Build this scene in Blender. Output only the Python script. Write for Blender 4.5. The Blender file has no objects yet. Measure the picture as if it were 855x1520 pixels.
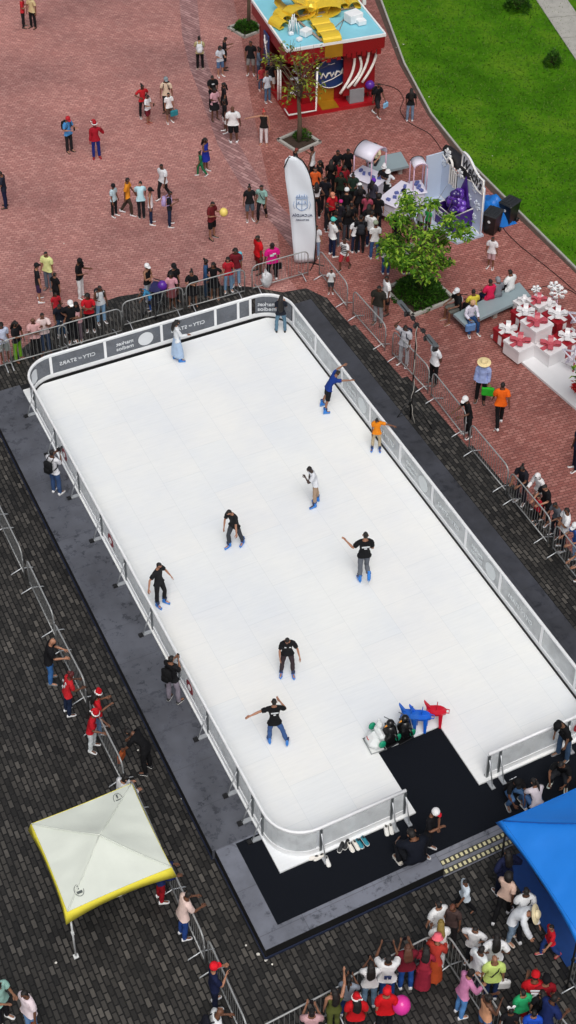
EXPOSURE = -0.27
import bpy, math, random
import numpy as np
from mathutils import Vector, Matrix
rnd = random.Random(7)
nr = np.random.RandomState(11)
S = bpy.context.scene
COL = S.collection
PI = math.pi
# ------------------------------------------------------------------ camera model (solved from the photograph)
F_, YAW, PIT, ROL = 2347.48, 0.491738, 0.661276, 0.029516
CAM = np.array([-8.96954, -18.70604, 33.52358])
CX, CY = 500.136, 439.256
def _rot():
    cy, sy, cp, sp = math.cos(YAW), math.sin(YAW), math.cos(PIT), math.sin(PIT)
    f = np.array([sy*cp, cy*cp, -sp]); r = np.array([cy, -sy, 0.]); u = np.cross(r, f)
    cr, sr = math.cos(ROL), math.sin(ROL)
    return cr*r+sr*u, -sr*r+cr*u, f
CR, CU, CF = _rot()
def W(px, py, h=0.0):
    """the point of the plane z=h seen at a place of the photograph (survey of positions)"""
    d = CF + CR*(px-CX)/F_ - CU*(py-CY)/F_
    return CAM + d*(h-CAM[2])/d[2]
RH = np.array([math.cos(YAW), -math.sin(YAW), 0]); FH = np.array([math.sin(YAW), math.cos(YAW), 0])
def azi(a):
    a = math.radians(a); d = math.cos(a)*RH+math.sin(a)*FH
    return math.atan2(-d[0], d[1])
cam = bpy.data.cameras.new('camera'); co = bpy.data.objects.new('camera', cam); COL.objects.link(co)
M = Matrix(((CR[0], CU[0], -CF[0], CAM[0]), (CR[1], CU[1], -CF[1], CAM[1]), (CR[2], CU[2], -CF[2], CAM[2]), (0, 0, 0, 1)))
co.matrix_world = M
cam.sensor_fit = 'VERTICAL'; cam.sensor_height = 36; cam.sensor_width = 36*855/1520
cam.lens = F_/1520*36; cam.shift_x = (427.5-CX)/1520; cam.shift_y = (CY-760)/1520
cam.clip_end = 600; cam.clip_start = .5
S.camera = co
# ------------------------------------------------------------------ light
w = bpy.data.worlds.new('World'); S.world = w; w.use_nodes = True
nt = w.node_tree; bg = nt.nodes['Background']
sky = nt.nodes.new('ShaderNodeTexSky'); sky.sky_type = 'NISHITA'; sky.sun_disc = False
SE, SR = math.radians(58), math.radians(200)
sky.sun_elevation = SE; sky.sun_rotation = SR; sky.air_density = 1.0; sky.dust_density = 6.0; sky.ozone_density = 1.0
hs = nt.nodes.new('ShaderNodeHueSaturation'); hs.inputs['Saturation'].default_value = .35
nt.links.new(sky.outputs[0], hs.inputs['Color']); nt.links.new(hs.outputs[0], bg.inputs[0]); bg.inputs[1].default_value = .12
sl = bpy.data.lights.new('sun', 'SUN'); sl.energy = 1.3; sl.angle = math.radians(28); sl.color = (1, .97, .93)
so = bpy.data.objects.new('sun', sl); COL.objects.link(so)
so.rotation_euler = (math.radians(90)-SE, 0, PI-SR if False else math.radians(180)-SR)
S.view_settings.view_transform = 'Standard'; S.view_settings.look = 'None'; S.view_settings.gamma = 1
S.view_settings.exposure = EXPOSURE
# ------------------------------------------------------------------ materials
def lin(c):
    c = c/255. if c > 1.001 else c
    return c/12.92 if c <= .04045 else ((c+.055)/1.055)**2.4
def hexc(s):
    s = s.lstrip('#'); return tuple(int(s[i:i+2], 16) for i in (0, 2, 4))
def rgb(c):
    if isinstance(c, str): c = hexc(c)
    return tuple(lin(v) for v in c)+(1,)
MC = {}
def mat(name, c, rough=.6, metal=0, noise=.12, nscale=6, bump=0, bscale=40, spec=.5, alpha=1, coat=0):
    key = (name, str(c), rough, metal, noise, alpha)
    if key in MC: return MC[key]
    m = bpy.data.materials.new(name); m.use_nodes = True; n = m.node_tree; b = n.nodes['Principled BSDF']
    col = rgb(c)
    b.inputs['Roughness'].default_value = rough; b.inputs['Metallic'].default_value = metal
    b.inputs['Specular IOR Level'].default_value = spec; b.inputs['Alpha'].default_value = alpha
    b.inputs['Coat Weight'].default_value = coat
    tc = n.nodes.new('ShaderNodeTexCoord'); nz = n.nodes.new('ShaderNodeTexNoise'); nz.inputs['Scale'].default_value = nscale
    nz.inputs['Detail'].default_value = 4
    mx = n.nodes.new('ShaderNodeMix'); mx.data_type = 'RGBA'
    mx.inputs[6].default_value = tuple(v*(1-noise) for v in col[:3])+(1,)
    mx.inputs[7].default_value = tuple(min(1, v*(1+noise)) for v in col[:3])+(1,)
    n.links.new(tc.outputs['Object'], nz.inputs['Vector']); n.links.new(nz.outputs['Fac'], mx.inputs[0]); n.links.new(mx.outputs[2], b.inputs['Base Color'])
    if bump:
        n2 = n.nodes.new('ShaderNodeTexNoise'); n2.inputs['Scale'].default_value = bscale; n2.inputs['Detail'].default_value = 3
        bp = n.nodes.new('ShaderNodeBump'); bp.inputs['Strength'].default_value = bump; bp.inputs['Distance'].default_value = .02
        n.links.new(tc.outputs['Object'], n2.inputs['Vector']); n.links.new(n2.outputs['Fac'], bp.inputs['Height']); n.links.new(bp.outputs[0], b.inputs['Normal'])
    MC[key] = m; return m
def cloth(c): return mat('cloth', c, .85, 0, .26, 7, 1.0, 9, .2)
def plastic(c, r=.35): return mat('plastic', c, r, 0, .05, 3)
def paint(c, r=.5): return mat('paint', c, r, 0, .07, 5)
STEEL = mat('galvanised_steel', (196, 200, 204), .38, .55, .15, 12)
DSTEEL = mat('dull_steel', (120, 125, 128), .4, .6, .2, 10)
WHITEP = paint((238, 240, 242), .35)
BLACKM = paint((22, 22, 24), .5)
def nodes(m): return m.node_tree.nodes, m.node_tree.links
def newmat(name):
    m = bpy.data.materials.new(name); m.use_nodes = True
    return m, m.node_tree.nodes, m.node_tree.links, m.node_tree.nodes['Principled BSDF']
def ramp(N, pts):
    r = N.new('ShaderNodeValToRGB'); e = r.color_ramp.elements
    while len(e) < len(pts): e.new(.5)
    for i, (p, c) in enumerate(pts): e[i].position = p; e[i].color = c if len(c) == 4 else tuple(c)+(1,)
    return r
def mapping(N, L, rot=0, loc=(0, 0, 0), scale=(1, 1, 1)):
    t = N.new('ShaderNodeTexCoord'); mp = N.new('ShaderNodeMapping'); mp.inputs['Rotation'].default_value = (0, 0, rot)
    mp.inputs['Location'].default_value = loc; mp.inputs['Scale'].default_value = scale
    L.new(t.outputs['Object'], mp.inputs[0]); return mp
def mixc(N, L, a, b, f, mode='MIX'):
    m = N.new('ShaderNodeMix'); m.data_type = 'RGBA'; m.blend_type = mode
    for i, v in ((6, a), (7, b), (0, f)):
        if hasattr(v, 'links'): L.new(v, m.inputs[i])
        elif i == 0: m.inputs[0].default_value = v
        else: m.inputs[i].default_value = tuple(v[:3])+(1,)
    return m.outputs[2]
def noise(N, L, mp, s, d=4, r=.55):
    n = N.new('ShaderNodeTexNoise'); n.inputs['Scale'].default_value = s; n.inputs['Detail'].default_value = d; n.inputs['Roughness'].default_value = r
    L.new(mp.outputs[0], n.inputs['Vector']); return n.outputs['Fac']
def pavers(name, c1, c2, mort, bw, rh, msize, rot, rough=(.5, .8), bump=.4, stain=None, extra=None):
    m, N, L, b = newmat(name)
    mp = mapping(N, L, rot)
    if extra:  # a slow wobble of the courses
        wn = N.new('ShaderNodeTexNoise'); wn.inputs['Scale'].default_value = .6; L.new(mp.outputs[0], wn.inputs['Vector'])
        ad = N.new('ShaderNodeVectorMath'); ad.operation = 'MULTIPLY_ADD'; ad.inputs[1].default_value = (extra, extra, 0)
        L.new(wn.outputs['Color'], ad.inputs[0]); L.new(mp.outputs[0], ad.inputs[2]); vec = ad.outputs[0]
    else: vec = mp.outputs[0]
    br = N.new('ShaderNodeTexBrick'); br.inputs['Scale'].default_value = 1; br.inputs['Brick Width'].default_value = bw
    br.inputs['Row Height'].default_value = rh; br.inputs['Mortar Size'].default_value = msize; br.inputs['Mortar Smooth'].default_value = .3
    br.inputs['Color1'].default_value = (0, 0, 0, 1); br.inputs['Color2'].default_value = (1, 1, 1, 1); br.inputs['Mortar'].default_value = (.5, .5, .5, 1)
    L.new(vec, br.inputs['Vector'])
    r = ramp(N, [(0, rgb(c1)), (.62 if extra is None else .78, tuple((rgb(c1)[i]*.55+rgb(c2)[i]*.45) for i in range(3))), (1, rgb(c2))]); L.new(br.outputs['Color'], r.inputs[0])
    col = mixc(N, L, r.outputs[0], rgb(mort), br.outputs['Fac'])
    n1 = noise(N, L, mp, .22, 5, .6); r1 = ramp(N, [(.3, (.68, .68, .7)), (.7, (1.18, 1.15, 1.13))]); L.new(n1, r1.inputs[0])
    col = mixc(N, L, col, r1.outputs[0], 1.0, 'MULTIPLY')
    n2 = noise(N, L, mp, 5, 6, .7); r2 = ramp(N, [(.3, (.8, .8, .8)), (.7, (1.15, 1.15, 1.15))]); L.new(n2, r2.inputs[0])
    col = mixc(N, L, col, r2.outputs[0], 1.0, 'MULTIPLY')
    mq = mapping(N, L, .9, scale=(.5, 1.6, 1)); n3 = noise(N, L, mq, .9, 8, .7); r3 = ramp(N, [(.60, (1, 1, 1)), (.70, (.74, .72, .72))]); L.new(n3, r3.inputs[0])
    col = mixc(N, L, col, r3.outputs[0], 1.0, 'MULTIPLY')
    L.new(col, b.inputs['Base Color'])
    rr = ramp(N, [(.35, (rough[0],)*3), (.65, (rough[1],)*3)]); L.new(noise(N, L, mp, .5, 4), rr.inputs[0]); L.new(rr.outputs[0], b.inputs['Roughness'])
    bp = N.new('ShaderNodeBump'); bp.inputs['Strength'].default_value = bump; bp.inputs['Distance'].default_value = .012; bp.invert = True
    L.new(br.outputs['Fac'], bp.inputs['Height']); L.new(bp.outputs[0], b.inputs['Normal'])
    return m
BRICK = pavers('red_brick_paving', (172, 119, 113), (200, 149, 141), (140, 92, 87), .21, .105, .013, .62, (.55, .85), .3)
BRICK2 = pavers('red_brick_paving_outer', (152, 92, 84), (184, 126, 116), (110, 64, 58), .21, .105, .012, .1, (.5, .8), .3)
BAND = pavers('brick_band', (146, 106, 106), (190, 150, 148), (108, 72, 70), .42, .14, .012, 1.2, (.5, .8), .3)
COBBLE = pavers('dark_wet_cobble', (28, 27, 26), (92, 89, 84), (7, 7, 7), .25, .125, .018, PI/2, (.5, .8), .9, extra=.05)
def ice_mat():
    m, N, L, b = newmat('white_synthetic_ice'); mp = mapping(N, L, PI/2)
    br = N.new('ShaderNodeTexBrick'); br.inputs['Scale'].default_value = 1; br.inputs['Brick Width'].default_value = 2.0
    br.inputs['Row Height'].default_value = 1.2; br.inputs['Mortar Size'].default_value = .008; br.inputs['Mortar Smooth'].default_value = .6
    br.inputs['Color1'].default_value = (.865, .892, .912, 1); br.inputs['Color2'].default_value = (.893, .903, .905, 1); br.inputs['Mortar'].default_value = (.77, .80, .82, 1)
    L.new(mp.outputs[0], br.inputs['Vector'])
    n1 = noise(N, L, mp, .35, 5, .6); r1 = ramp(N, [(.35, (.945, .955, .97)), (.65, (1.03, 1.02, .985))]); L.new(n1, r1.inputs[0])
    col = mixc(N, L, br.outputs['Color'], r1.outputs[0], 1.0, 'MULTIPLY')
    # skate scratches
    mp2 = mapping(N, L, .7, scale=(.6, 9, 1)); n2 = noise(N, L, mp2, 2.2, 6, .7); r2 = ramp(N, [(.3, (.955, .958, .96)), (.6, (1.01, 1.01, 1.01))]); L.new(n2, r2.inputs[0])
    col = mixc(N, L, col, r2.outputs[0], 1.0, 'MULTIPLY'); L.new(col, b.inputs['Base Color'])
    rr = ramp(N, [(.4, (.3,)*3), (.6, (.5,)*3)]); L.new(n1, rr.inputs[0]); L.new(rr.outputs[0], b.inputs['Roughness']); return m
ICE = ice_mat()
def deck_mat(name, c1, c2, wet):
    m, N, L, b = newmat(name); mp = mapping(N, L, 0)
    n1 = noise(N, L, mp, .8, 6, .65); r1 = ramp(N, [(.32, rgb(c1)), (.62, rgb(c2))]); L.new(n1, r1.inputs[0])
    n2 = noise(N, L, mp, 3.4, 7, .75); r2 = ramp(N, [(.40, (.58, .58, .58)), (.48, (1, 1, 1))]); L.new(n2, r2.inputs[0])
    mk = ramp(N, [(.45, (0, 0, 0)), (.58, (1, 1, 1))]); L.new(noise(N, L, mp, .55, 3), mk.inputs[0])
    st = mixc(N, L, (1, 1, 1), r2.outputs[0], mk.outputs[0]); col = mixc(N, L, r1.outputs[0], st, 1.0, 'MULTIPLY')
    br = N.new('ShaderNodeTexBrick'); br.inputs['Scale'].default_value = 1; br.inputs['Brick Width'].default_value = 2.44; br.inputs['Row Height'].default_value = 1.22; br.offset = 0
    br.inputs['Mortar Size'].default_value = .008; L.new(mp.outputs[0], br.inputs['Vector'])
    sm_ = N.new('ShaderNodeMath'); sm_.operation = 'MULTIPLY'; sm_.inputs[1].default_value = .45; L.new(br.outputs['Fac'], sm_.inputs[0]); col = mixc(N, L, col, (.02, .02, .024), sm_.outputs[0]); L.new(col, b.inputs['Base Color'])
    rr = ramp(N, [(.38, (wet,)*3), (.52, (.55,)*3)]); L.new(n2, rr.inputs[0]); L.new(rr.outputs[0], b.inputs['Roughness']); return m
DECKL = deck_mat('wet_deck_painted_sheen', (70, 72, 79), (93, 96, 105), .10)  # cloud reflection on the left walkway is put into this lighter grey
DECKR = deck_mat('deck_without_sheen', (48, 49, 54), (66, 68, 76), .3)  # same decking, painted darker for its weaker cloud reflection
DECKF = deck_mat('front_deck', (98, 101, 110), (124, 128, 140), .2)
def grass_mat():
    m, N, L, b = newmat('lawn'); mp = mapping(N, L, 0)
    n1 = noise(N, L, mp, .45, 6, .65); r1 = ramp(N, [(.28, rgb((48, 92, 8))), (.5, rgb((70, 120, 16))), (.72, rgb((102, 138, 34)))]); L.new(n1, r1.inputs[0])
    n2 = noise(N, L, mp, 9, 6, .8); r2 = ramp(N, [(.3, (.72, .75, .7)), (.7, (1.2, 1.18, 1.14))]); L.new(n2, r2.inputs[0])
    L.new(mixc(N, L, r1.outputs[0], r2.outputs[0], 1.0, 'MULTIPLY'), b.inputs['Base Color']); b.inputs['Roughness'].default_value = .95; b.inputs['Specular IOR Level'].default_value = .08
    bp = N.new('ShaderNodeBump'); bp.inputs['Strength'].default_value = .8; bp.inputs['Distance'].default_value = .05; L.new(n2, bp.inputs['Height']); L.new(bp.outputs[0], b.inputs['Normal']); return m
GRASS = grass_mat()
CONC = mat('concrete', (168, 166, 160), .85, 0, .25, 3, .5, 30)
def panel_mat(name, c, a):
    m, N, L, b = newmat(name); b.inputs['Base Color'].default_value = rgb(c); b.inputs['Roughness'].default_value = .18; b.inputs['Alpha'].default_value = a
    mp = mapping(N, L, 0); nn_ = noise(N, L, mp, 2.5, 8, .7); r_ = ramp(N, [(.4, tuple(v*.72 for v in rgb(c)[:3])), (.6, rgb(c))]); L.new(nn_, r_.inputs[0]); L.new(r_.outputs[0], b.inputs['Base Color']); r2 = ramp(N, [(.4, (.45,)*3), (.6, (.12,)*3)]); L.new(nn_, r2.inputs[0]); L.new(r2.outputs[0], b.inputs['Roughness']); return m
P_SIDE = panel_mat('clear_scratched_acrylic', (240, 245, 247), .48)
P_BACK = panel_mat('smoked_acrylic', (112, 117, 126), .78)
LETTER = mat('white_lettering', (214, 218, 222), .6, 0, .03)
LETTERD = mat('faint_lettering', (232, 238, 240), .6, 0, .03, alpha=.8)
BARK = mat('bark', (98, 84, 68), .9, 0, .3, 14, .7, 40)
def leaf_mat(name, c1, c2, c3):
    m, N, L, b = newmat(name); g = N.new('ShaderNodeNewGeometry')
    r = ramp(N, [(0, rgb(c1)), (.5, rgb(c2)), (1, rgb(c3))]); L.new(g.outputs['Random Per Island'], r.inputs[0]); L.new(r.outputs[0], b.inputs['Base Color'])
    b.inputs['Roughness'].default_value = .55; b.inputs['Specular IOR Level'].default_value = .25
    t = N.new('ShaderNodeBsdfTranslucent'); L.new(r.outputs[0], t.inputs[0]); mx = N.new('ShaderNodeMixShader'); mx.inputs[0].default_value = .3
    L.new(b.outputs[0], mx.inputs[1]); L.new(t.outputs[0], mx.inputs[2]); L.new(mx.outputs[0], N['Material Output'].inputs[0]); return m
LEAF1 = leaf_mat('bright_leaves', (44, 86, 16), (92, 142, 34), (164, 196, 66))
LEAF2 = leaf_mat('sparse_leaves', (84, 92, 36), (120, 132, 44), (168, 178, 60))
LEAF3 = leaf_mat('dark_leaves', (30, 64, 14), (50, 98, 22), (84, 130, 40))
REDLEAF = leaf_mat('red_bracts', (150, 14, 18), (200, 24, 28), (222, 60, 50))
# ------------------------------------------------------------------ mesh helpers
class MB:
    def __init__(s): s.v = []; s.f = []; s.m = []; s.mats = []; s.cur = 0; s.sm = []
    def use(s, m):
        if m not in s.mats: s.mats.append(m)
        s.cur = s.mats.index(m); return s
    def add(s, vs, fs, smooth=False):
        o = len(s.v); s.v += [tuple(map(float, v)) for v in vs]; s.f += [tuple(i+o for i in f) for f in fs]
        s.m += [s.cur]*len(fs); s.sm += [smooth]*len(fs); return s
    def box(s, c, d, rz=0, bev=0, M4=None):
        x, y, z = d[0]/2, d[1]/2, d[2]/2
        if bev:
            b = min(bev, x*.9, y*.9, z*.9); vs = []; prof = [(x-b, y-b, -z), (x, y, -z+b), (x, y, z-b), (x-b, y-b, z)]
            for (px, py, pz) in prof:
                # octagonal ring
                if pz in (-z, z): ring = [(px, py-b*.3), (px-b*.3, py), (-px+b*.3, py), (-px, py-b*.3), (-px, -py+b*.3), (-px+b*.3, -py), (px-b*.3, -py), (px, -py+b*.3)]
                else: ring = [(x, y-b), (x-b, y), (-x+b, y), (-x, y-b), (-x, -y+b), (-x+b, -y), (x-b, -y), (x, -y+b)]
                vs += [(a, q, pz) for a, q in ring]
            fs = [tuple(range(7, -1, -1)), tuple(range(24, 32))]
            for k in range(3):
                for i in range(8): fs.append((k*8+i, k*8+(i+1) % 8, k*8+8+(i+1) % 8, k*8+8+i))
        else:
            vs = [(a*x, b_*y, g*z) for g in (-1, 1) for a, b_ in ((-1, -1), (1, -1), (1, 1), (-1, 1))]
            fs = [(3, 2, 1, 0), (4, 5, 6, 7), (0, 1, 5, 4), (1, 2, 6, 5), (2, 3, 7, 6), (3, 0, 4, 7)]
        cr, sr = math.cos(rz), math.sin(rz)
        if M4 is not None: vs = [tuple(M4 @ Vector(v)) for v in vs]
        else: vs = [(c[0]+a*cr-b_*sr, c[1]+a*sr+b_*cr, c[2]+g) for a, b_, g in vs]
        return s.add(vs, fs)
    def tube(s, pts, r, n=8, cap=True, closed=False):
        pts = [Vector(p) for p in pts]; k = len(pts); rs = r if isinstance(r, (list, tuple)) else [r]*k
        vs = []; prev = None
        for i, p in enumerate(pts):
            if closed: t = pts[(i+1) % k]-pts[i-1]
            else: t = pts[min(i+1, k-1)]-pts[max(i-1, 0)]
            t.normalize()
            if prev is None:
                a = Vector((0, 0, 1)) if abs(t.z) < .9 else Vector((1, 0, 0)); u = t.cross(a).normalized()
            else: u = (prev-t*prev.dot(t)).normalized()
            prev = u; v = t.cross(u)
            for j in range(n):
                a = 2*PI*j/n; vs.append(tuple(p+(u*math.cos(a)+v*math.sin(a))*rs[i]))
        fs = []
        for i in range(k if closed else k-1):
            i2 = (i+1) % k
            for j in range(n): fs.append((i*n+j, i*n+(j+1) % n, i2*n+(j+1) % n, i2*n+j))
        if cap and not closed: fs += [tuple(range(n-1, -1, -1)), tuple(range((k-1)*n, k*n))]
        return s.add(vs, fs, True)
    def ball(s, c, r, nu=12, nv=8, R=None):
        r = (r, r, r) if not isinstance(r, (tuple, list)) else r; vs = [(0, 0, -1)]; fs = []
        for i in range(1, nv):
            t = PI*i/nv
            for j in range(nu): a = 2*PI*j/nu; vs.append((math.sin(t)*math.cos(a), math.sin(t)*math.sin(a), -math.cos(t)))
        vs.append((0, 0, 1)); e = len(vs)-1
        for j in range(nu):
            fs.append((0, 1+(j+1) % nu, 1+j)); fs.append((e, e-nu+j, e-nu+(j+1) % nu))
        for i in range(nv-2):
            for j in range(nu): a = 1+i*nu; fs.append((a+j, a+(j+1) % nu, a+nu+(j+1) % nu, a+nu+j))
        vs = [Vector((x*r[0], y*r[1], z*r[2])) for x, y, z in vs]
        if R is not None: vs = [R @ v for v in vs]
        return s.add([(v[0]+c[0], v[1]+c[1], v[2]+c[2]) for v in vs], fs, True)
    def lathe(s, c, prof, n=16, cap=True):
        vs = []; fs = []
        for r, z in prof:
            for j in range(n): a = 2*PI*j/n; vs.append((c[0]+r*math.cos(a), c[1]+r*math.sin(a), c[2]+z))
        for i in range(len(prof)-1):
            for j in range(n): fs.append((i*n+j, i*n+(j+1) % n, i*n+n+(j+1) % n, i*n+n+j))
        if cap: fs += [tuple(range(n-1, -1, -1)), tuple(range((len(prof)-1)*n, len(prof)*n))]
        return s.add(vs, fs, True)
    def prism(s, poly, z0, z1):
        n = len(poly); vs = [(p[0], p[1], z0) for p in poly]+[(p[0], p[1], z1) for p in poly]
        ar = sum(poly[i][0]*poly[(i+1) % n][1]-poly[(i+1) % n][0]*poly[i][1] for i in range(n))
        fs = [tuple(range(n-1, -1, -1)), tuple(range(n, 2*n))]+[(i, (i+1) % n, n+(i+1) % n, n+i) for i in range(n)]
        if ar < 0: fs = [tuple(reversed(f)) for f in fs]
        return s.add(vs, fs)
    def plate(s, poly, o, ux, uy, th):
        """flat outline in the (ux,uy) plane through o, given a thickness along the normal"""
        ux, uy, o = Vector(ux), Vector(uy), Vector(o); nn = ux.cross(uy).normalized(); n = len(poly)
        a = [o+ux*p[0]+uy*p[1] for p in poly]; vs = [tuple(p-nn*th/2) for p in a]+[tuple(p+nn*th/2) for p in a]
        ar = sum(poly[i][0]*poly[(i+1) % n][1]-poly[(i+1) % n][0]*poly[i][1] for i in range(n))
        fs = [tuple(range(n-1, -1, -1)), tuple(range(n, 2*n))]+[(i, (i+1) % n, n+(i+1) % n, n+i) for i in range(n)]
        if ar < 0: fs = [tuple(reversed(f)) for f in fs]
        return s.add(vs, fs)
    def build(s, name, material=None, parent=None, loc=None):
        me = bpy.data.meshes.new(name); vs = s.v
        if loc is not None: vs = [(a-loc[0], b-loc[1], c-loc[2]) for a, b, c in vs]
        me.from_pydata(vs, [], s.f)
        if material is not None: me.materials.append(material)
        else:
            for m in s.mats: me.materials.append(m)
            me.polygons.foreach_set('material_index', s.m)
        me.polygons.foreach_set('use_smooth', s.sm); me.update()
        o = bpy.data.objects.new(name, me); COL.objects.link(o)
        if loc is not None: o.location = loc
        if parent is not None: o.parent = parent
        return o
def tag(o, label=None, cat=None, group=None, kind=None):
    if label: o['label'] = label
    if cat: o['category'] = cat
    if group: o['group'] = group
    if kind: o['kind'] = kind
    return o
def empty(name, loc, rz=0):
    o = bpy.data.objects.new(name, None); COL.objects.link(o); o.location = tuple(loc); o.rotation_euler = (0, 0, rz); o.empty_display_size = .2; return o
KIDS = {}
def copy_tree(o, parent=None):
    c = o.copy(); COL.objects.link(c)
    if parent is not None: c.parent = parent
    for ch in [x for x in COL.objects if x.parent == o and x != c]: copy_tree(ch, c)
    return c
def sheet(name, poly, z, m):
    b = MB(); b.add([(p[0], p[1], z) for p in poly], [tuple(range(len(poly)))]); o = b.build(name, m)
    if o.data.polygons[0].normal.z < 0: o.data.flip_normals()
    return o
TXT = {}
def text_geo(s):
    if s in TXT: return TXT[s]
    c = bpy.data.curves.new('t', 'FONT'); c.body = s; c.size = 1; c.resolution_u = 3; c.extrude = .02; c.offset = .012
    o = bpy.data.objects.new('t', c); me = o.to_mesh()
    vs = [tuple(v.co) for v in me.vertices]; fs = [tuple(p.vertices) for p in me.polygons]; o.to_mesh_clear()
    bpy.data.objects.remove(o); bpy.data.curves.remove(c)
    x0 = min(v[0] for v in vs); x1 = max(v[0] for v in vs); y0 = min(v[1] for v in vs); y1 = max(v[1] for v in vs)
    vs = [((v[0]-(x0+x1)/2), (v[1]-(y0+y1)/2), v[2]) for v in vs]; TXT[s] = (vs, fs, x1-x0, y1-y0); return TXT[s]
def text(mb, s, o, ux, uy, width, depth=.004, skew=0, ys=1):
    """lettering centred on o; ux points where the words run"""
    vs, fs, w_, h_ = text_geo(s); k = width/w_; ux, uy, o = Vector(ux).normalized(), Vector(uy).normalized(), Vector(o); n = ux.cross(uy)
    mb.add([tuple(o+ux*(v[0]*k+skew*v[1]*k)+uy*v[1]*k*ys+n*(v[2]/.02*depth)) for v in vs], fs); return mb
def disc(mb, o, ux, uy, rx, ry, th=.006, n=24): return mb.plate([(rx*math.cos(2*PI*i/n), ry*math.sin(2*PI*i/n)) for i in range(n)], o, ux, uy, th)
def ringp(mb, o, ux, uy, rx, ry, w_, th=.006, n=28):
    ux, uy, o = Vector(ux), Vector(uy), Vector(o); pts = [o+ux*rx*math.cos(2*PI*i/n)+uy*ry*math.sin(2*PI*i/n) for i in range(n)]
    return mb.tube(pts, w_, 6, closed=True)
# ------------------------------------------------------------------ people: one continuous template body, posed by joint weights
JT = dict(pel=(0, 0, .96), chest=(0, 0, 1.10), neck=(0, -.005, 1.47), sh=(.175, 0, 1.40), el=(.455, 0, 1.40), wr=(.70, 0, 1.40), hip=(.09, 0, .92), kn=(.10, 0, .50), an=(.105, -.01, .085))
def skin_mesh(verts, edges, radii, root, lvl):
    me = bpy.data.meshes.new('tmp'); me.from_pydata(verts, edges, []); o = bpy.data.objects.new('tmp', me); COL.objects.link(o)
    o.modifiers.new('s', 'SKIN'); sv = me.skin_vertices[0].data
    for i, r in enumerate(radii): sv[i].radius = (r, r) if not isinstance(r, tuple) else r; sv[i].use_root = (i == root)
    o.modifiers['s'].use_smooth_shade = True
    if lvl:
        ss = o.modifiers.new('u', 'SUBSURF'); ss.levels = lvl
    dg = bpy.context.evaluated_depsgraph_get(); m2 = bpy.data.meshes.new_from_object(o.evaluated_get(dg))
    V = np.array([v.co[:] for v in m2.vertices]); Fc = [tuple(p.vertices) for p in m2.polygons]
    bpy.data.objects.remove(o); bpy.data.meshes.remove(me); bpy.data.meshes.remove(m2); return V, Fc
def make_template():
    vs = []; es = []; rs = []
    def v(p, r, par=None):
        vs.append(p); rs.append(r)
        if par is not None: es.append((par, len(vs)-1))
        return len(vs)-1
    a = v((0, 0, .95), .135); b = v((0, 0, 1.08), .118, a); c = v((0, 0, 1.22), .135, b); d = v((0, 0, 1.345), .138, c)
    e = v((0, 0, 1.43), .075, d); f = v((0, .0, 1.50), .052, e); g = v((0, .005, 1.555), .07, f); h = v((0, .01, 1.63), .092, g); v((0, .005, 1.70), .06, h)
    for s in (1, -1):
        q = v((s*.165, 0, 1.395), .062, d); q = v((s*.29, 0, 1.40), .047, q); q = v((s*.44, 0, 1.40), .038, q); q = v((s*.47, 0, 1.40), .038, q)
        q = v((s*.56, 0, 1.40), .038, q); q = v((s*.69, 0, 1.40), .025, q); q = v((s*.73, 0, 1.40), (.036, .018), q); q = v((s*.79, 0, 1.40), (.04, .016), q)
        q = v((s*.09, 0, .90), .092, a); q = v((s*.095, 0, .74), .078, q); q = v((s*.10, 0, .54), .056, q); q = v((s*.10, 0, .48), .052, q)
        q = v((s*.10, -.015, .36), .056, q); q = v((s*.105, -.01, .12), .036, q); q = v((s*.107, .0, .05), .038, q); q = v((s*.112, .10, .035), .036, q); q = v((s*.115, .165, .025), .026, q)
    V, Fc = skin_mesh(vs, es, rs, 0, 1)
    # shape the trunk flatter front to back, the head narrow, with a nose
    x, y, z = V[:, 0], V[:, 1], V[:, 2]
    k = np.clip((1.47-z)/.06, 0, 1)*np.clip((z-.86)/.08, 0, 1)*(np.abs(x) < .24); V[:, 1] = y*(1-.28*k)
    hd = (z > 1.53) & (abs(x) < .12); V[hd, 0] *= .84; V[hd, 1] *= 1.08
    nz = (abs(V[:, 0]) < .03) & (z > 1.57) & (z < 1.65) & (y > .07); V[nz, 1] += .014
    ftv = (z < .07) & (abs(x) < .2); V[ftv, 2] = np.maximum(V[ftv, 2], .012)
    mi = [0]*len(Fc)
    def join(v2, f2, m):
        nonlocal V, Fc, mi
        o = len(V); V = np.vstack([V, v2]); Fc += [tuple(i+o for i in q) for q in f2]; mi += [m]*len(f2)
    # five separate, bent fingers on each hand, rooted in the palm
    for s in (1, -1):
        for yy, ln in ((.030, .072), (.011, .082), (-.009, .078), (-.027, .062)):
            mb = MB(); mb.tube([(s*.775, yy, 1.402), (s*.815, yy*1.06, 1.402), (s*(.815+ln*.5), yy*1.1, 1.392), (s*(.815+ln*.85), yy*1.1, 1.372)], [.0098, .0095, .0085, .0065], 5); join(np.array(mb.v), mb.f, 0)
        mb = MB(); mb.tube([(s*.735, .022, 1.40), (s*.765, .052, 1.392), (s*.795, .064, 1.382), (s*.82, .066, 1.374)], [.013, .0115, .010, .008], 5); join(np.array(mb.v), mb.f, 0)
        mb = MB(); mb.ball((s*.031, .098, 1.632), (.013, .008, .008), 6, 4); join(np.array(mb.v), mb.f, 1)
        mb = MB(); mb.ball((s*.083, .0, 1.615), (.012, .02, .03), 6, 4); join(np.array(mb.v), mb.f, 3)
    mb = MB(); mb.ball((0, .094, 1.572), (.024, .008, .007), 6, 4); join(np.array(mb.v), mb.f, 2)
    return V, Fc, mi
TV, TF, TM = make_template()
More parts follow.
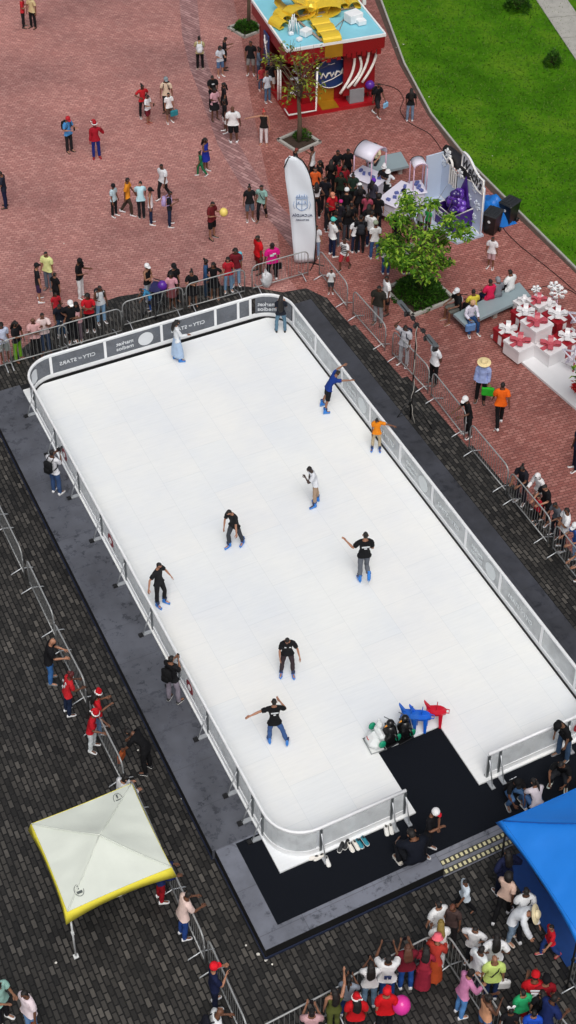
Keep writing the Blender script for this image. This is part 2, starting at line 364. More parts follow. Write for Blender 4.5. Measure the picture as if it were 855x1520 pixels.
BON = ['pel', 'chest', 'head', 'uaR', 'uaL', 'faR', 'faL', 'thR', 'thL', 'shR', 'shL', 'ftR', 'ftL']
BJ = dict(pel=JT['pel'], chest=JT['chest'], head=JT['neck'])
for s, t in ((1, 'R'), (-1, 'L')):
    for b, j in (('ua', 'sh'), ('fa', 'el'), ('th', 'hip'), ('sh', 'kn'), ('ft', 'an')): p = JT[j]; BJ[b+t] = (s*p[0], p[1], p[2])
def ss(a, b, x): t = np.clip((x-a)/(b-a), 0, 1); return t*t*(3-2*t)
def weights(V):
    x, y, z = V[:, 0], V[:, 1], V[:, 2]; ax = abs(x); Wt = np.zeros((len(V), 13)); up = z > 1.18
    arm = np.where(z > 1.2, ss(.13, .21, ax), 0); fore = ss(.40, .50, ax)
    hd = ss(1.45, 1.53, z)*(ax < .2); ch = ss(.99, 1.16, z)
    leg = 1-ss(.84, .99, z); leg = np.where(z > 1.2, 0, leg); shn = 1-ss(.45, .56, z); ft = 1-ss(.07, .14, z); sd = ss(-.035, .035, x)
    core = (1-arm)*(1-leg)
    Wt[:, 2] = core*hd; Wt[:, 1] = core*(1-hd)*ch; Wt[:, 0] = core*(1-hd)*(1-ch)
    for i, m in ((3, sd), (4, 1-sd)): Wt[:, i] = arm*(1-fore)*m; Wt[:, i+2] = arm*fore*m; Wt[:, i+4] = leg*(1-shn)*m; Wt[:, i+6] = leg*shn*(1-ft)*m; Wt[:, i+8] = leg*shn*ft*m
    return Wt/np.maximum(Wt.sum(1, keepdims=True), 1e-9)
def minrot(a, b):
    a = np.array(a, float)/np.linalg.norm(a); b = np.array(b, float)/np.linalg.norm(b); v = np.cross(a, b); c = a@b
    if c < -.9999: return np.diag([-1, 1, -1.])
    K = np.array([[0, -v[2], v[1]], [v[2], 0, -v[0]], [-v[1], v[0], 0]]); return np.eye(3)+K+K@K/(1+c)
def rz(a): c, s = math.cos(a), math.sin(a); return np.array([[c, -s, 0], [s, c, 0], [0, 0, 1.]])
REST = dict(uaR=(1, 0, 0), uaL=(-1, 0, 0), faR=(1, 0, 0), faL=(-1, 0, 0), thR=(.01, 0, -.42), thL=(-.01, 0, -.42), shR=(.005, -.01, -.415), shL=(-.005, -.01, -.415))
def M_(d): return (-d[0], d[1], d[2])
def both(**k):
    o = {}
    for n, d in k.items():
        if n in ('ua', 'fa', 'th', 'sh'): o[n+'R'] = d; o[n+'L'] = M_(d)
        else: o[n] = d
    return o
BASE = both(ua=(.16, 0, -1), fa=(.08, .16, -1), th=(.05, 0, -1), sh=(.02, -.02, -1), torso=(0, 0, 1), head=(0, .12, 1), hyaw=0)
POSE = dict(
    stand={}, hips=both(ua=(.65, -.25, -.8), fa=(-.75, .35, -.45)), cross=both(ua=(.2, .3, -1), fa=(-.95, .5, .1)), back=both(ua=(.2, -.35, -1), fa=(-.5, -.35, -.7)),
    phone=both(ua=(.18, .2, -1), fa=(-.3, 1, .3), head=(0, .45, 1)), film=both(ua=(.20, .48, -.85), fa=(-.42, .50, .62)), filmup=both(ua=(.25, .80, -.32), fa=(-.38, .40, .80), head=(0, .0, 1)),
    lean=both(ua=(.22, .28, -1), fa=(-.25, 1, -.25), torso=(0, .28, 1), head=(0, .45, 1), th=(.06, .05, -1), sh=(0, -.12, -1)),
    walk=dict(thR=(.04, .42, -1), shR=(.0, .02, -1), thL=(-.04, -.22, -1), shL=(0, -.62, -1), uaR=(.15, -.35, -1), faR=(.05, .1, -1), uaL=(-.15, .35, -1), faL=(-.05, .65, -1), torso=(0, .06, 1)),
    sit=both(th=(.16, 1, -.08), sh=(.02, .04, -1), torso=(0, .10, 1), ua=(.2, .3, -1), fa=(-.2, 1, -.25), head=(0, .3, 1)),
    crouch=both(th=(.25, .9, .3), sh=(0, -.45, -1), torso=(0, .55, 1), ua=(.25, .55, -.8), fa=(-.3, .5, -.8), head=(0, .6, 1)),
    bend=both(torso=(0, .9, .8), ua=(.2, .5, -1), fa=(-.1, .6, -1), th=(.06, .08, -1), sh=(0, -.1, -1), head=(0, 1, .5)),
    one=dict(uaR=(.2, .25, -1), faR=(-.2, 1, .45), head=(0, .3, 1)), oneup=dict(uaR=(.35, .6, .6), faR=(-.1, .35, 1)),
    point=dict(uaR=(1, .3, -.1), faR=(1, .5, 0)), pointl=dict(uaL=(-1, .3, -.1), faL=(-1, .5, 0)))
SKINS = [(122, 82, 60), (98, 64, 47), (150, 106, 82), (176, 126, 100), (112, 74, 54)]
EYE = mat('eye', (20, 16, 14), .3); LIP = mat('lip', (120, 58, 52), .5)

class Rig:
    def __init__(s, pose, over, h, wd, foots=0):
        P = dict(BASE); P.update(POSE[pose]); P.update(over or {}); s.P = P; s.sc = h/1.735; s.wd = wd
        R = {}; J = {}; tor = minrot((0, 0, 1), P['torso']) @ rz(P.get('tyaw', 0)); R['pel'] = minrot((0, 0, 1), [P['torso'][0]*.35, P['torso'][1]*.35, 1]); J['pel'] = np.array(JT['pel'])
        R['chest'] = tor; J['chest'] = J['pel']+R['pel'] @ (np.array(JT['chest'])-JT['pel'])
        R['head'] = rz(P['hyaw']) @ minrot((0, 0, 1), P['head']); J['head'] = J['chest']+tor @ (np.array(JT['neck'])-JT['chest'])
        for sg, t in ((1, 'R'), (-1, 'L')):
            g = lambda n: np.array([sg*JT[n][0], JT[n][1], JT[n][2]])
            J['ua'+t] = J['chest']+tor @ (g('sh')-JT['chest']); R['ua'+t] = minrot(REST['ua'+t], P['ua'+t]); J['fa'+t] = J['ua'+t]+R['ua'+t] @ (g('el')-g('sh')); R['fa'+t] = minrot(REST['fa'+t], P['fa'+t])
            s.__dict__['hand'+t] = J['fa'+t]+R['fa'+t] @ (g('wr')+np.array([sg*.11, 0, 0])-g('el'))
            J['th'+t] = J['pel']+R['pel'] @ (g('hip')-JT['pel']); R['th'+t] = minrot(REST['th'+t], P['th'+t]); J['sh'+t] = J['th'+t]+R['th'+t] @ (g('kn')-g('hip')); R['sh'+t] = minrot(REST['sh'+t], P['sh'+t])
            J['ft'+t] = J['sh'+t]+R['sh'+t] @ (g('an')-g('kn')); tl = P.get('ft'+t, 0); sh = R['sh'+t]
            pitch = 0
            d = sh @ np.array([0, 0, -1.]); 
            if d[1] < -.3: pitch = min(.9, (-d[1]-.3)*1.6)
            cp, sp = math.cos(-pitch), math.sin(-pitch); R['ft'+t] = rz(sg*-.18+tl) @ np.array([[1, 0, 0], [0, cp, -sp], [0, sp, cp]])
        s.R, s.J = R, J; s.dz = 0
    def pose(s, V, Wt=None):
        V = np.array(V, float); Wt = weights(V) if Wt is None else Wt; out = np.zeros_like(V)
        for i, b in enumerate(BON):
            wgt = Wt[:, i:i+1]
            if wgt.max() < 1e-6: continue
            out += wgt*((V-BJ[b]) @ s.R[b].T+s.J[b])
        out *= s.sc; out[:, :2] *= s.wd; out[:, 2] += s.dz; return out
    def at(s, b, p):
        q = (s.R[b] @ (np.array(p)-BJ[b])+s.J[b])*s.sc; q[:2] *= s.wd; q[2] += s.dz; return q
TW = weights(TV)
# vertex normals of the template
def vnorm(V, Fc):
    N = np.zeros_like(V)
    for f in Fc:
        a = V[f[1]]-V[f[0]]; b = V[f[2]]-V[f[0]]; n = np.cross(a, b)
        for i in f: N[i] += n
    return N/np.maximum(np.linalg.norm(N, axis=1, keepdims=True), 1e-9)
TN = vnorm(TV, TF)
FC = np.array([TV[list(f)].mean(0) for f in TF]); MAINF = np.array([i for i, f in enumerate(TF) if TM[i] == 0])
def region(fn):
    return [TF[i] for i in MAINF if fn(abs(FC[i][0]), FC[i][1], FC[i][2])]
REG = dict(
    tee=region(lambda x, y, z: (z > .86 and z < 1.455 and x < .24 and z < 1.46) or (z > 1.2 and .2 < x < .37)),
    tank=region(lambda x, y, z: z > .90 and z < 1.43 and x < .165),
    long=region(lambda x, y, z: (z > .86 and z < 1.46 and x < .24) or (z > 1.2 and .2 < x < .70)),
    crop=region(lambda x, y, z: (z > 1.10 and z < 1.43 and x < .2)),
    trousers=region(lambda x, y, z: z < 1.0 and z > .09 and x < .3),
    cuffed=region(lambda x, y, z: z < 1.0 and z > .23 and x < .3),
    shorts=region(lambda x, y, z: z < 1.0 and z > .52 and x < .3),
    hairshort=region(lambda x, y, z: x < .12 and (z > 1.665 or (z > 1.56 and y < .035))),
    hairfull=region(lambda x, y, z: x < .12 and (z > 1.66 or (z > 1.52 and y < .05))))
def garment(kind, off, jig=.004, hem=None, seed=0):
    fs = REG[kind]; used = sorted({i for f in fs for i in f}); mp = {v: k for k, v in enumerate(used)}
    o = off if not callable(off) else off(TV[used]); o = np.array(o)*np.ones(len(used))
    p = TV[used]+TN[used]*o[:, None]
    ph = np.random.RandomState(seed).rand(6)*6.28
    if kind in ('tee', 'long', 'tank'):
        cnt = {}
        for f in fs:
            for a, b in zip(f, f[1:]+f[:1]): e_ = (min(a, b), max(a, b)); cnt[e_] = cnt.get(e_, 0)+1
        for e_, c_ in cnt.items():
            if c_ == 1:
                for i in e_:
                    k = mp[i]
                    if p[k, 2] < 1.0: p[k, 2] = .865; p[k, :2] = p[k, :2]*(1.04 if abs(p[k, 0]) > .1 else 1.0)
    n = np.sin(p[:, 2]*38+ph[0]+p[:, 0]*22)*np.sin(p[:, 0]*30+p[:, 1]*34+ph[1]); p = p+TN[used]*(n*jig)[:, None]
    return p, [tuple(mp[i] for i in f) for f in fs], TW[used]
def meshobj(name, V, Fc, m, parent, mi=None, smooth=True):
    me = bpy.data.meshes.new(name); me.from_pydata([tuple(v) for v in V], [], Fc)
    for q in (m if isinstance(m, list) else [m]): me.materials.append(q)
    if mi: me.polygons.foreach_set('material_index', mi)
    if smooth: me.polygons.foreach_set('use_smooth', [True]*len(Fc))
    me.update(); o = bpy.data.objects.new(name, me); COL.objects.link(o)
    if parent is not None: o.parent = parent
    return o
def shoe_geo(sg):
    V = []; F = []
    prof = [(-.085, .028, .075), (-.07, .04, .09), (-.02, .043, .088), (.04, .044, .075), (.10, .048, .055), (.155, .044, .04), (.185, .026, .026)]
    for (yy, hw, ht) in prof:
        for k in range(8):
            a = 2*PI*k/8; V.append((sg*.108+hw*1.05*math.cos(a), yy, max(-.0, .0+ht*.5+ht*.5*math.sin(a)) if math.sin(a) > -.5 else 0))
    for i in range(len(prof)-1):
        for k in range(8): F.append((i*8+k, i*8+8+k, i*8+8+(k+1) % 8, i*8+(k+1) % 8))
    F += [tuple(range(8)), tuple(range((len(prof)-1)*8+7, (len(prof)-1)*8-1, -1))]
    return np.array(V), F
SHOE = {1: shoe_geo(1), -1: shoe_geo(-1)}
def rings(zs, n=18):
    """stack of elliptic rings -> (verts, faces); zs rows: z, rx, ry, cy"""
    V = []; F = []
    for (z, rx, ry, c) in zs:
        for k in range(n): a = 2*PI*k/n; V.append((rx*math.cos(a), c+ry*math.sin(a), z))
    for i in range(len(zs)-1):
        for k in range(n): F.append((i*n+k, i*n+(k+1) % n, i*n+n+(k+1) % n, i*n+n+k))
    return np.array(V), F
PEOPLE = 0
def person(hx, hy, h, ang, pose, top, bot, shoes, hair, hat, label, zb=0, over=None, skin=None, wd=None, extras=(), group=None, foot=None, long_h=.38):
    global PEOPLE
    if hy < 440 and pose != 'sit' and zb == 0: h *= .94
    PEOPLE += 1; seed = PEOPLE*7+3; rr = random.Random(seed)
    ov = dict(over or {}); wd = wd or (.88 if shoes == 'skate' else .95)
    P0 = dict(BASE); P0.update(POSE[pose])
    for k in ('uaR', 'uaL', 'faR', 'faL', 'thR', 'thL'):   # nobody stands exactly alike
        if k not in ov: d = P0[k]; j = .07 if k[:2] in ('th',) else .12; ov[k] = (d[0]+rr.uniform(-j, j), d[1]+rr.uniform(-j, j), d[2])
    if 'hyaw' not in ov: ov['hyaw'] = rr.uniform(-.35, .35)
    rig = Rig(pose, ov, h, wd)
    kid = h < 1.42
    V = rig.pose(TV, TW); skates = shoes.startswith('skate')
    lift = .045 if skates else 0
    lo = 1e9; SH = {}
    for sg, t in ((1, 'R'), (-1, 'L')):
        b = 'ft'+t; sv = np.array([rig.at(b, p) for p in SHOE[sg][0]]); SH[sg] = sv; lo = min(lo, sv[:, 2].min())
    rig.dz = -lo+lift*rig.sc; V[:, 2] += rig.dz
    for sg in SH: SH[sg][:, 2] += rig.dz
    sk = rgbmix = skin or SKINS[rr.randrange(len(SKINS))]
    if kid or skin is None and h < 1.5:
        # children carry a larger head
        pass
    az = azi(ang)
    root_z = zb
    ht = rig.at('head', (0, 0, 1.735))
    R2 = np.array([[math.cos(az), -math.sin(az)], [math.sin(az), math.cos(az)]])
    if foot is None: g = W(hx, hy, zb+ht[2])[:2]-R2 @ ht[:2]
    else:
        fp = rig.at('ft'+foot[2], (0.1 if foot[2] == 'R' else -.1, .05, .03)); g = W(foot[0], foot[1], zb+max(0, fp[2]-.08))[:2]-R2 @ fp[:2]
    body = meshobj('person', V, TF, [mat('skin', sk, .55, 0, .06, 8), EYE, LIP, mat('skin', sk, .55, 0, .06, 8)], None, TM)
    body.location = (g[0], g[1], root_z); body.rotation_euler = (0, 0, az)
    tag(body, label, 'person', group)
    def part(name, V_, F_, m, mi=None, Wt=None, lab=None, bone=None):
        if bone is not None: pv = np.array([rig.at(bone, p) for p in V_])
        else: pv = rig.pose(V_, Wt)
        o = meshobj(name, pv, F_, m, body, mi)
        if lab: o['label'] = lab
        return o
    def C(c): return cloth(tuple(hexc(c)))
    # ---- bottom
    bk, bc = (bot.split('#')+[''])[:2]; tk, tc_ = (top.split('#')+[''])[:2]
    if bk == 't' or bk == 'j':
        fl = .016 if bk == 't' else .022
        gp = garment('cuffed' if skates else 'trousers', lambda p: fl+.010*np.clip((.6-p[:, 2])/.5, 0, 1), .005, seed=seed); part('trousers', gp[0], gp[1], C(bc), Wt=gp[2])
    elif bk == 's':
        gp = garment('shorts', lambda p: .018+.022*np.clip((.95-p[:, 2])/.4, 0, 1), .005, seed=seed); part('shorts', gp[0], gp[1], C(bc), Wt=gp[2])
    elif bk in ('k', 'K'):
        zl = .60 if bk == 'k' else .18; n = 6; zz = [(1.0-(1.0-zl)*i/n, .165+(.07 if bk == 'k' else .06)*i/n, .13+(.07 if bk == 'k' else .06)*i/n, 0) for i in range(n+1)]
        a, b_ = rings(zz, 20); nn = np.arctan2(a[:, 1], a[:, 0]); f_ = 1+.05*np.sin(nn*7+seed)*np.clip((1-a[:, 2])/.4, 0, 1); a[:, :2] *= f_[:, None]; Wt = weights(a)
        sd = ss(-.16, .16, a[:, 0]); lw = (1-ss(.80, 1.0, a[:, 2]))*.9; kn = 1-ss(.35, .6, a[:, 2]); Wt[:] = 0
        Wt[:, 0] = 1-lw; Wt[:, 7] = lw*sd*(1-kn); Wt[:, 8] = lw*(1-sd)*(1-kn); Wt[:, 9] = lw*sd*kn; Wt[:, 10] = lw*(1-sd)*kn
        part('skirt', a, b_, C(bc), Wt=Wt)
    # ---- top
    if tk and tk != 'n':
        kind = dict(t='tee', l='long', k='tank', c='crop')[tk[0]]; loose = .020 if len(tk) == 1 else .034
        gp = garment(kind, lambda p: loose+.016*np.clip((1.12-p[:, 2])/.25, 0, 1)+.008*(abs(p[:, 0]) > .24), .006, seed=seed+1)
        o = part('shirt', gp[0], gp[1], C(tc_), Wt=gp[2])
    # ---- shoes
    for sg in (1, -1):
        t = 'R' if sg == 1 else 'L'; V0, F0 = SHOE[sg]
        if skates:
            mb = MB(); mb.add(V0, F0, True); a, b_ = rings([(.03, .052, .06, -.02), (.12, .052, .062, -.02), (.22, .05, .06, -.03), (.24, .047, .055, -.035)], 8); a[:, 0] += sg*.108; mb.add(a, b_, True)
            mb.add([(x_+sg*.108, y_, z_) for x_, y_, z_ in [(-.05, -.02, .10), (.05, -.02, .10), (.05, .05, .085), (-.05, .05, .085)]], [(0, 1, 2, 3)])
            bt = part('skate', np.array(mb.v), mb.f, plastic((30, 124, 214)), bone='ft'+t)
            m2 = MB(); m2.box((sg*.108, .045, -.022), (.012, .27, .045)); part('blade_holder', np.array(m2.v), m2.f, plastic((96, 170, 232)), bone='ft'+t).parent = bt
            m3 = MB(); m3.box((sg*.108, .045, .13), (.112, .03, .02)); m3.box((sg*.108, .0, .19), (.112, .135, .022)); part('strap', np.array(m3.v), m3.f, plastic((24, 40, 80)), bone='ft'+t).parent = bt
        elif shoes != 'none':
            o = meshobj('shoe', SH[sg], F0, plastic(tuple(hexc(shoes)), .6), body)
            if rr.random() < .5:
                s0 = V0.copy(); s0[:, 2] = np.minimum(s0[:, 2], .018); s0[:, 0] = (s0[:, 0]-sg*.108)*1.08+sg*.108
                part('sole', s0, F0, plastic((225, 225, 222), .6), bone='ft'+t).parent = o
    # ---- hair
    hk, hc = (hair.split('#')+[''])[:2]
    hm = mat('hair', hexc(hc) if hc else (24, 20, 19), .6, 0, .3, 30, .6, 60)
    if hk != 'bald':
        off = {'short': .010, 'long': .016, 'afro': .055, 'bun': .014, 'pony': .014, 'hood': .03}[hk]; gp = garment('hairshort' if hk == 'short' else 'hairfull', off, .006, seed=seed)
        m_ = hm if hk != 'hood' else C(hc); ho = part('hair' if hk != 'hood' else 'hood', gp[0], gp[1], m_, Wt=gp[2])
        if hk == 'long':
            L_ = long_h; z0 = 1.68; zz = [(z0-L_*i/7-.0, .075+.03*math.sin(min(1, i/4)*PI/2)-(.045 if i == 7 else 0), .05+(.012 if i < 4 else -.01)-(.02 if i == 7 else 0), -.055-.02*(i > 1)-.012*i) for i in range(8)]
            a, b_ = rings(zz, 12); nn = np.arctan2(a[:, 1], a[:, 0]); a[:, :2] *= (1+.06*np.sin(nn*5+seed))[:, None]; b_ += [tuple(range(11, -1, -1)), tuple(range(84, 96))]
            Wt = np.zeros((len(a), 13)); k = ss(1.30, 1.52, a[:, 2]); Wt[:, 2] = k; Wt[:, 1] = 1-k; part('long_hair', a, b_, hm, Wt=Wt).parent = ho
        if hk == 'bun': mb = MB(); mb.ball((0, -.085, 1.70), .048, 10, 7); part('hair_bun', np.array(mb.v), mb.f, hm, bone='head').parent = ho
        if hk == 'pony': mb = MB(); mb.tube([(0, -.09, 1.67), (0, -.14, 1.64), (0, -.155, 1.52), (0, -.14, 1.38)], [.02, .036, .034, .012], 8); part('ponytail', np.array(mb.v), mb.f, hm, bone='head').parent = ho
    # ---- hats
    if hat:
        ht_, hcol = hat.split('#')[:2]; mb = MB(); m_ = C(hcol); nm = 'hat'
        if ht_ in ('cap', 'capb'):
            nm = 'cap'; brim = hat.split('#')[2] if hat.count('#') > 1 else None; mb.use(m_); mb.lathe((0, .0, 1.635), [(.103, 0), (.104, .045), (.09, .09), (.055, .118), (.0, .125)], 14, False); sgn = 1 if ht_ == 'cap' else -1
            if brim: mb.use(C(brim))
            mb.add([(x_, sgn*y_, z_) for x_, y_, z_ in [(-.075, .075, 1.65), (.075, .075, 1.65), (.06, .165, 1.635), (.0, .185, 1.632), (-.06, .165, 1.635)]]+[(x_, sgn*y_, z_) for x_, y_, z_ in [(-.075, .075, 1.658), (.075, .075, 1.658), (.06, .165, 1.643), (.0, .185, 1.64), (-.06, .165, 1.643)]], [(0, 4, 3, 2, 1), (5, 6, 7, 8, 9)])
        elif ht_ == 'straw': mb.lathe((0, 0, 1.655), [(.23, -.005), (.12, .008), (.105, .02), (.098, .08), (.07, .105), (.0, .10)], 20, False); nm = 'straw_hat'
        elif ht_ == 'bucket': mb.lathe((0, 0, 1.63), [(.15, -.01), (.108, .04), (.095, .10), (.0, .11)], 16, False)
        elif ht_ == 'santa':
            nm = 'santa_hat'; mb.tube([(0, 0, 1.66), (0, -.01, 1.74), (0, -.05, 1.80), (.05, -.10, 1.79), (.09, -.12, 1.73)], [.105, .09, .055, .03, .015], 10)
        elif ht_ == 'beanie': mb.lathe((0, 0, 1.62), [(.104, 0), (.108, .05), (.09, .10), (.05, .125), (.0, .13)], 14, False); nm = 'beanie'
        ho = part(nm, np.array(mb.v), mb.f, mb.mats if len(mb.mats) > 1 else m_, mi=mb.m if len(mb.mats) > 1 else None, bone='head')
        if ht_ == 'santa':
            mb = MB(); mb.tube([(.104*math.cos(2*PI*i/12), .104*math.sin(2*PI*i/12), 1.665) for i in range(12)], .022, 6, closed=True); mb.ball((.095, -.125, 1.71), .03, 8, 6); part('fur_trim', np.array(mb.v), mb.f, cloth((240, 240, 240)), bone='head').parent = ho
        if ht_ == 'straw': mb = MB(); mb.tube([(.102*math.cos(2*PI*i/12), .102*math.sin(2*PI*i/12), 1.685) for i in range(12)], .010, 5, closed=True); part('hat_band', np.array(mb.v), mb.f, cloth((190, 176, 140)), bone='head').parent = ho
    # ---- things carried
    def wpt(q): q2 = R2 @ q[:2]; return np.array([g[0]+q2[0], g[1]+q2[1], zb+q[2]])
    short = label
    for ex in extras:
        k = ex[0]
        if k == 'pack':
            mb = MB().use(C(ex[1])); o_ = []
            def bp(p): return rig.at('chest', p)
            tmp = MB(); tmp.box((0, -.215, 1.22), (.29, .15, .42), bev=.05); pk = [wpt(bp(p)) for p in tmp.v]; c = wpt(bp((0, -.2, 1.2)))
            mb.add(pk, tmp.f, True); bo = mb.build('backpack', loc=c); tag(bo, ex[2], 'backpack', 'backpacks and bags worn in the crowd')
            t2 = MB(); t2.box((0, -.30, 1.13), (.22, .05, .2), bev=.02); m2 = MB().use(C(ex[1])); m2.add([wpt(bp(p))-c for p in t2.v], t2.f, True); m2.build('front_pocket').parent = bo
            for sg in (1, -1):
                t3 = MB(); t3.tube([(sg*.09, -.15, 1.40), (sg*.10, -.02, 1.475), (sg*.10, .105, 1.40), (sg*.12, .115, 1.25), (sg*.17, -.0, 1.12), (sg*.13, -.14, 1.06)], .016, 6); m3 = MB().use(C(ex[1])); m3.add([wpt(bp(p))-c for p in t3.v], t3.f, True); m3.build('strap').parent = bo
        elif k == 'phone':
            hR = (rig.__dict__['handR']+rig.__dict__['handL'])/2 if len(ex) < 3 or ex[2] == 'B' else rig.__dict__['hand'+ex[2]]
            q = hR*rig.sc; q[2] += rig.dz; q = q*np.array([rig.wd, rig.wd, 1])+np.array([0, .03, .02]); c = wpt(q)
            mb = MB().use(mat('phone_case', (28, 28, 32), .25)); mb.box((0, 0, 0), (.15, .012, .075) if len(ex) > 3 else (.08, .012, .155), rz=az, bev=.008)
            po = mb.build('phone'); po.location = tuple(c); tag(po, ex[1], 'phone', 'phones held up by onlookers')
        elif k == 'camera':
            q = (rig.handR+rig.handL)/2*rig.sc; q[2] += rig.dz; c = wpt(q+np.array([0, .02, .03])); mb = MB().use(mat('camera_body', (22, 22, 24), .4)); mb.box((0, 0, 0), (.14, .07, .10), rz=az, bev=.012); po = mb.build('camera_body')
            po.location = tuple(c); po.name = 'handheld_camera'; tag(po, ex[1], 'camera'); m2 = MB().use(mat('camera_body', (22, 22, 24), .4)); d = Vector((-math.sin(az), math.cos(az), 0)); m2.tube([d*.03, d*.13], .037, 12); m2.build('lens').parent = po
        elif k == 'bag':
            q = rig.__dict__['hand'+ex[3]]*rig.sc; q[2] += rig.dz; c = wpt(q); mb = MB().use(C(ex[1])); s_ = ex[4] if len(ex) > 4 else 1
            mb.box((0, 0, -.24*s_), (.36*s_, .11*s_, .30*s_), rz=az, bev=.03); po = mb.build('handbag'); po.location = tuple(c); tag(po, ex[2], 'bag')
            m2 = MB().use(C(ex[1])); d = Vector((math.cos(az), math.sin(az), 0)); m2.tube([d*-.09*s_+Vector((0, 0, -.1*s_)), d*-.06*s_+Vector((0, 0, .0)), d*.06*s_, d*.09*s_+Vector((0, 0, -.1*s_))], .009, 6); m2.build('handle').parent = po
        elif k == 'print':
            tmp = MB(); side = ex[2] if len(ex) > 2 else -1; yy = -.128 if side < 0 else .128
            for (x0, x1, z0, z1) in ex[1]: tmp.box(((x0+x1)/2, yy, (z0+z1)/2), (x1-x0, .016, z1-z0))
            pv = np.array([rig.at('chest', p) for p in tmp.v]); meshobj('shirt_print', pv, tmp.f, LETTER, body, smooth=False)
        elif k == 'strap':
            tmp = MB(); tmp.tube([(.13, -.02, 1.46), (.03, .125, 1.3), (-.10, .13, 1.08), (-.16, 0, 1.02), (-.06, -.13, 1.12), (.08, -.13, 1.36)], .014, 5, closed=True); pv = np.array([rig.at('chest', p) for p in tmp.v]); meshobj('shoulder_strap', pv, tmp.f, C(ex[1]), body)
        elif k == 'stripes':
            for zc in (1.02, 1.12, 1.22, 1.32, 1.41):
                a, b_ = rings([(zc-.022, .172, .128, 0), (zc+.022, .172, .128, 0)], 18); pv = np.array([rig.at('chest', p) for p in a]); meshobj('shirt_stripe', pv, b_, C(ex[1]), body)
        elif k == 'balloon':
            q = rig.__dict__['hand'+ex[3]]*rig.sc; q[2] += rig.dz; c = wpt(q); t = W(ex[4][0], ex[4][1], c[2]+.3) if ex[4] else c+np.array([0, 0, .3]); r_ = ex[5]
            mb = MB().use(plastic(tuple(hexc(ex[1])), .25)); mb.ball((0, 0, 0), (r_, r_, r_*1.12), 16, 12); mb.lathe((0, 0, -r_*1.2), [(.02, 0), (.006, .03)], 8); po = mb.build('balloon'); po.location = tuple(t); tag(po, ex[2], 'balloon')
            m2 = MB().use(paint((230, 230, 230))); m2.tube([(0, 0, -r_*1.15), tuple(c-t)], .004, 4); m2.build('string').parent = po
        elif k == 'ears':
            tmp = MB(); tmp.ball((.075, 0, 1.77), (.055, .02, .055), 10, 6); tmp.ball((-.075, 0, 1.77), (.055, .02, .055), 10, 6); tmp.tube([(-.09, 0, 1.66), (-.06, 0, 1.73), (.06, 0, 1.73), (.09, 0, 1.66)], .012, 6); part('hair_bow', np.array(tmp.v), tmp.f, C(ex[1]), bone='head')
    return body
# ------------------------------------------------------------------ the setting
def w2(px, py): p = W(px, py, 0); return (p[0], p[1])
tag(sheet('plaza_paving', [(-90, -60), (120, -60), (120, 140), (-90, 140)], 0, BRICK), kind='structure')
# the outer paving, laid the other way (right of the curved band)
tag(sheet('promenade_paving', [(10.2, -12), (60, -12), (60, 60), (20.6, 60), (17.2, 41), (15.9, 37.2), (14.2, 32.6), (12.6, 27.8), (11.6, 24.8), (10.6, 22.2), (10.3, 20.9)], .004, BRICK2), kind='structure')
arc = [(268, -60), (268, 0), (272, 53), (284, 102), (300, 144), (325, 214), (340, 242), (360, 275), (385, 308), (412, 338), (438, 372)]
A = [np.array(w2(*p)) for p in arc]
bl = MB(); vs = []
for i, p in enumerate(A):
    t = A[min(i+1, len(A)-1)]-A[max(i-1, 0)]; t = t/np.linalg.norm(t); n = np.array([-t[1], t[0]]); vs += [tuple(p-n*.05)+(.008,), tuple(p+n*.75)+(.008,)]
bl.add(vs, [(2*i, 2*i+2, 2*i+3, 2*i+1) for i in range(len(A)-1)]); o = bl.build('paving_band', BAND); tag(o, kind='structure')
if o.data.polygons[0].normal.z < 0: o.data.flip_normals()
cob = [(-60, -50), (30, -50), (30, -3), (12.0, -3), (11.98, 5.4), (11.95, 8.9), (11.72, 8.9), (11.72, 10.8), (11.55, 10.8), (11.5, 14.5), (11.3, 14.5), (11.2, 17.6), (11.05, 17.6), (11.0, 19.3), (10.6, 20.1), (9.76, 20.25), (8.9, 21.0), (7.6, 21.75), (6.3, 22.1), (4.6, 22.45), (3.17, 22.35), (1.4, 21.6), (-.2, 20.65), (-3, 19.2), (-60, 10)]
tag(sheet('cobble_paving', cob, .012, COBBLE), kind='structure')
gpts = [(19.7, -8), (19.7, 10), (19.74, 17), (19.79, 20.64), (19.86, 24.38), (20.29, 28.29), (21.3, 32.36), (23.17, 37.92), (27, 48), (33, 60), (110, 60), (110, -8)]
tag(sheet('lawn_ground', gpts, .016, GRASS), kind='structure')
kb = MB().use(CONC); kp = gpts[:10]
for a, b in zip(kp[:-1], kp[1:]):
    a, b = np.array(a), np.array(b); L_ = np.linalg.norm(b-a); kb.box(((a[0]+b[0])/2, (a[1]+b[1])/2, .03), (L_, .08, .09), math.atan2(b[1]-a[1], b[0]-a[0]))
tag(kb.build('lawn_kerb'), kind='structure')
dirt = MB(); vs = []
for i, p in enumerate(kp): vs += [(p[0]-.22-.08*math.sin(i*2.1), p[1], .010), (p[0], p[1], .010)]
dirt.add(vs, [(2*i, 2*i+1, 2*i+3, 2*i+2) for i in range(len(kp)-1)]); tag(dirt.build('gutter_strip', mat('damp_gutter', (78, 62, 54), .8, 0, .4, 5, .4)), kind='structure')
# concrete path across the lawn, in slabs
pa, pb = np.array([29.62, 34.97]), np.array([28.15, 29.5]); d = (pa-pb)/np.linalg.norm(pa-pb); n = np.array([d[1], -d[0]]); pt = MB().use(CONC)
for k in range(-8, 8):
    c = pb+d*(k*1.9+1.0)+n*.72; pt.box((c[0], c[1], .03), (1.86, 1.42, .05), math.atan2(d[1], d[0]))
tag(pt.build('concrete_path'), kind='structure')
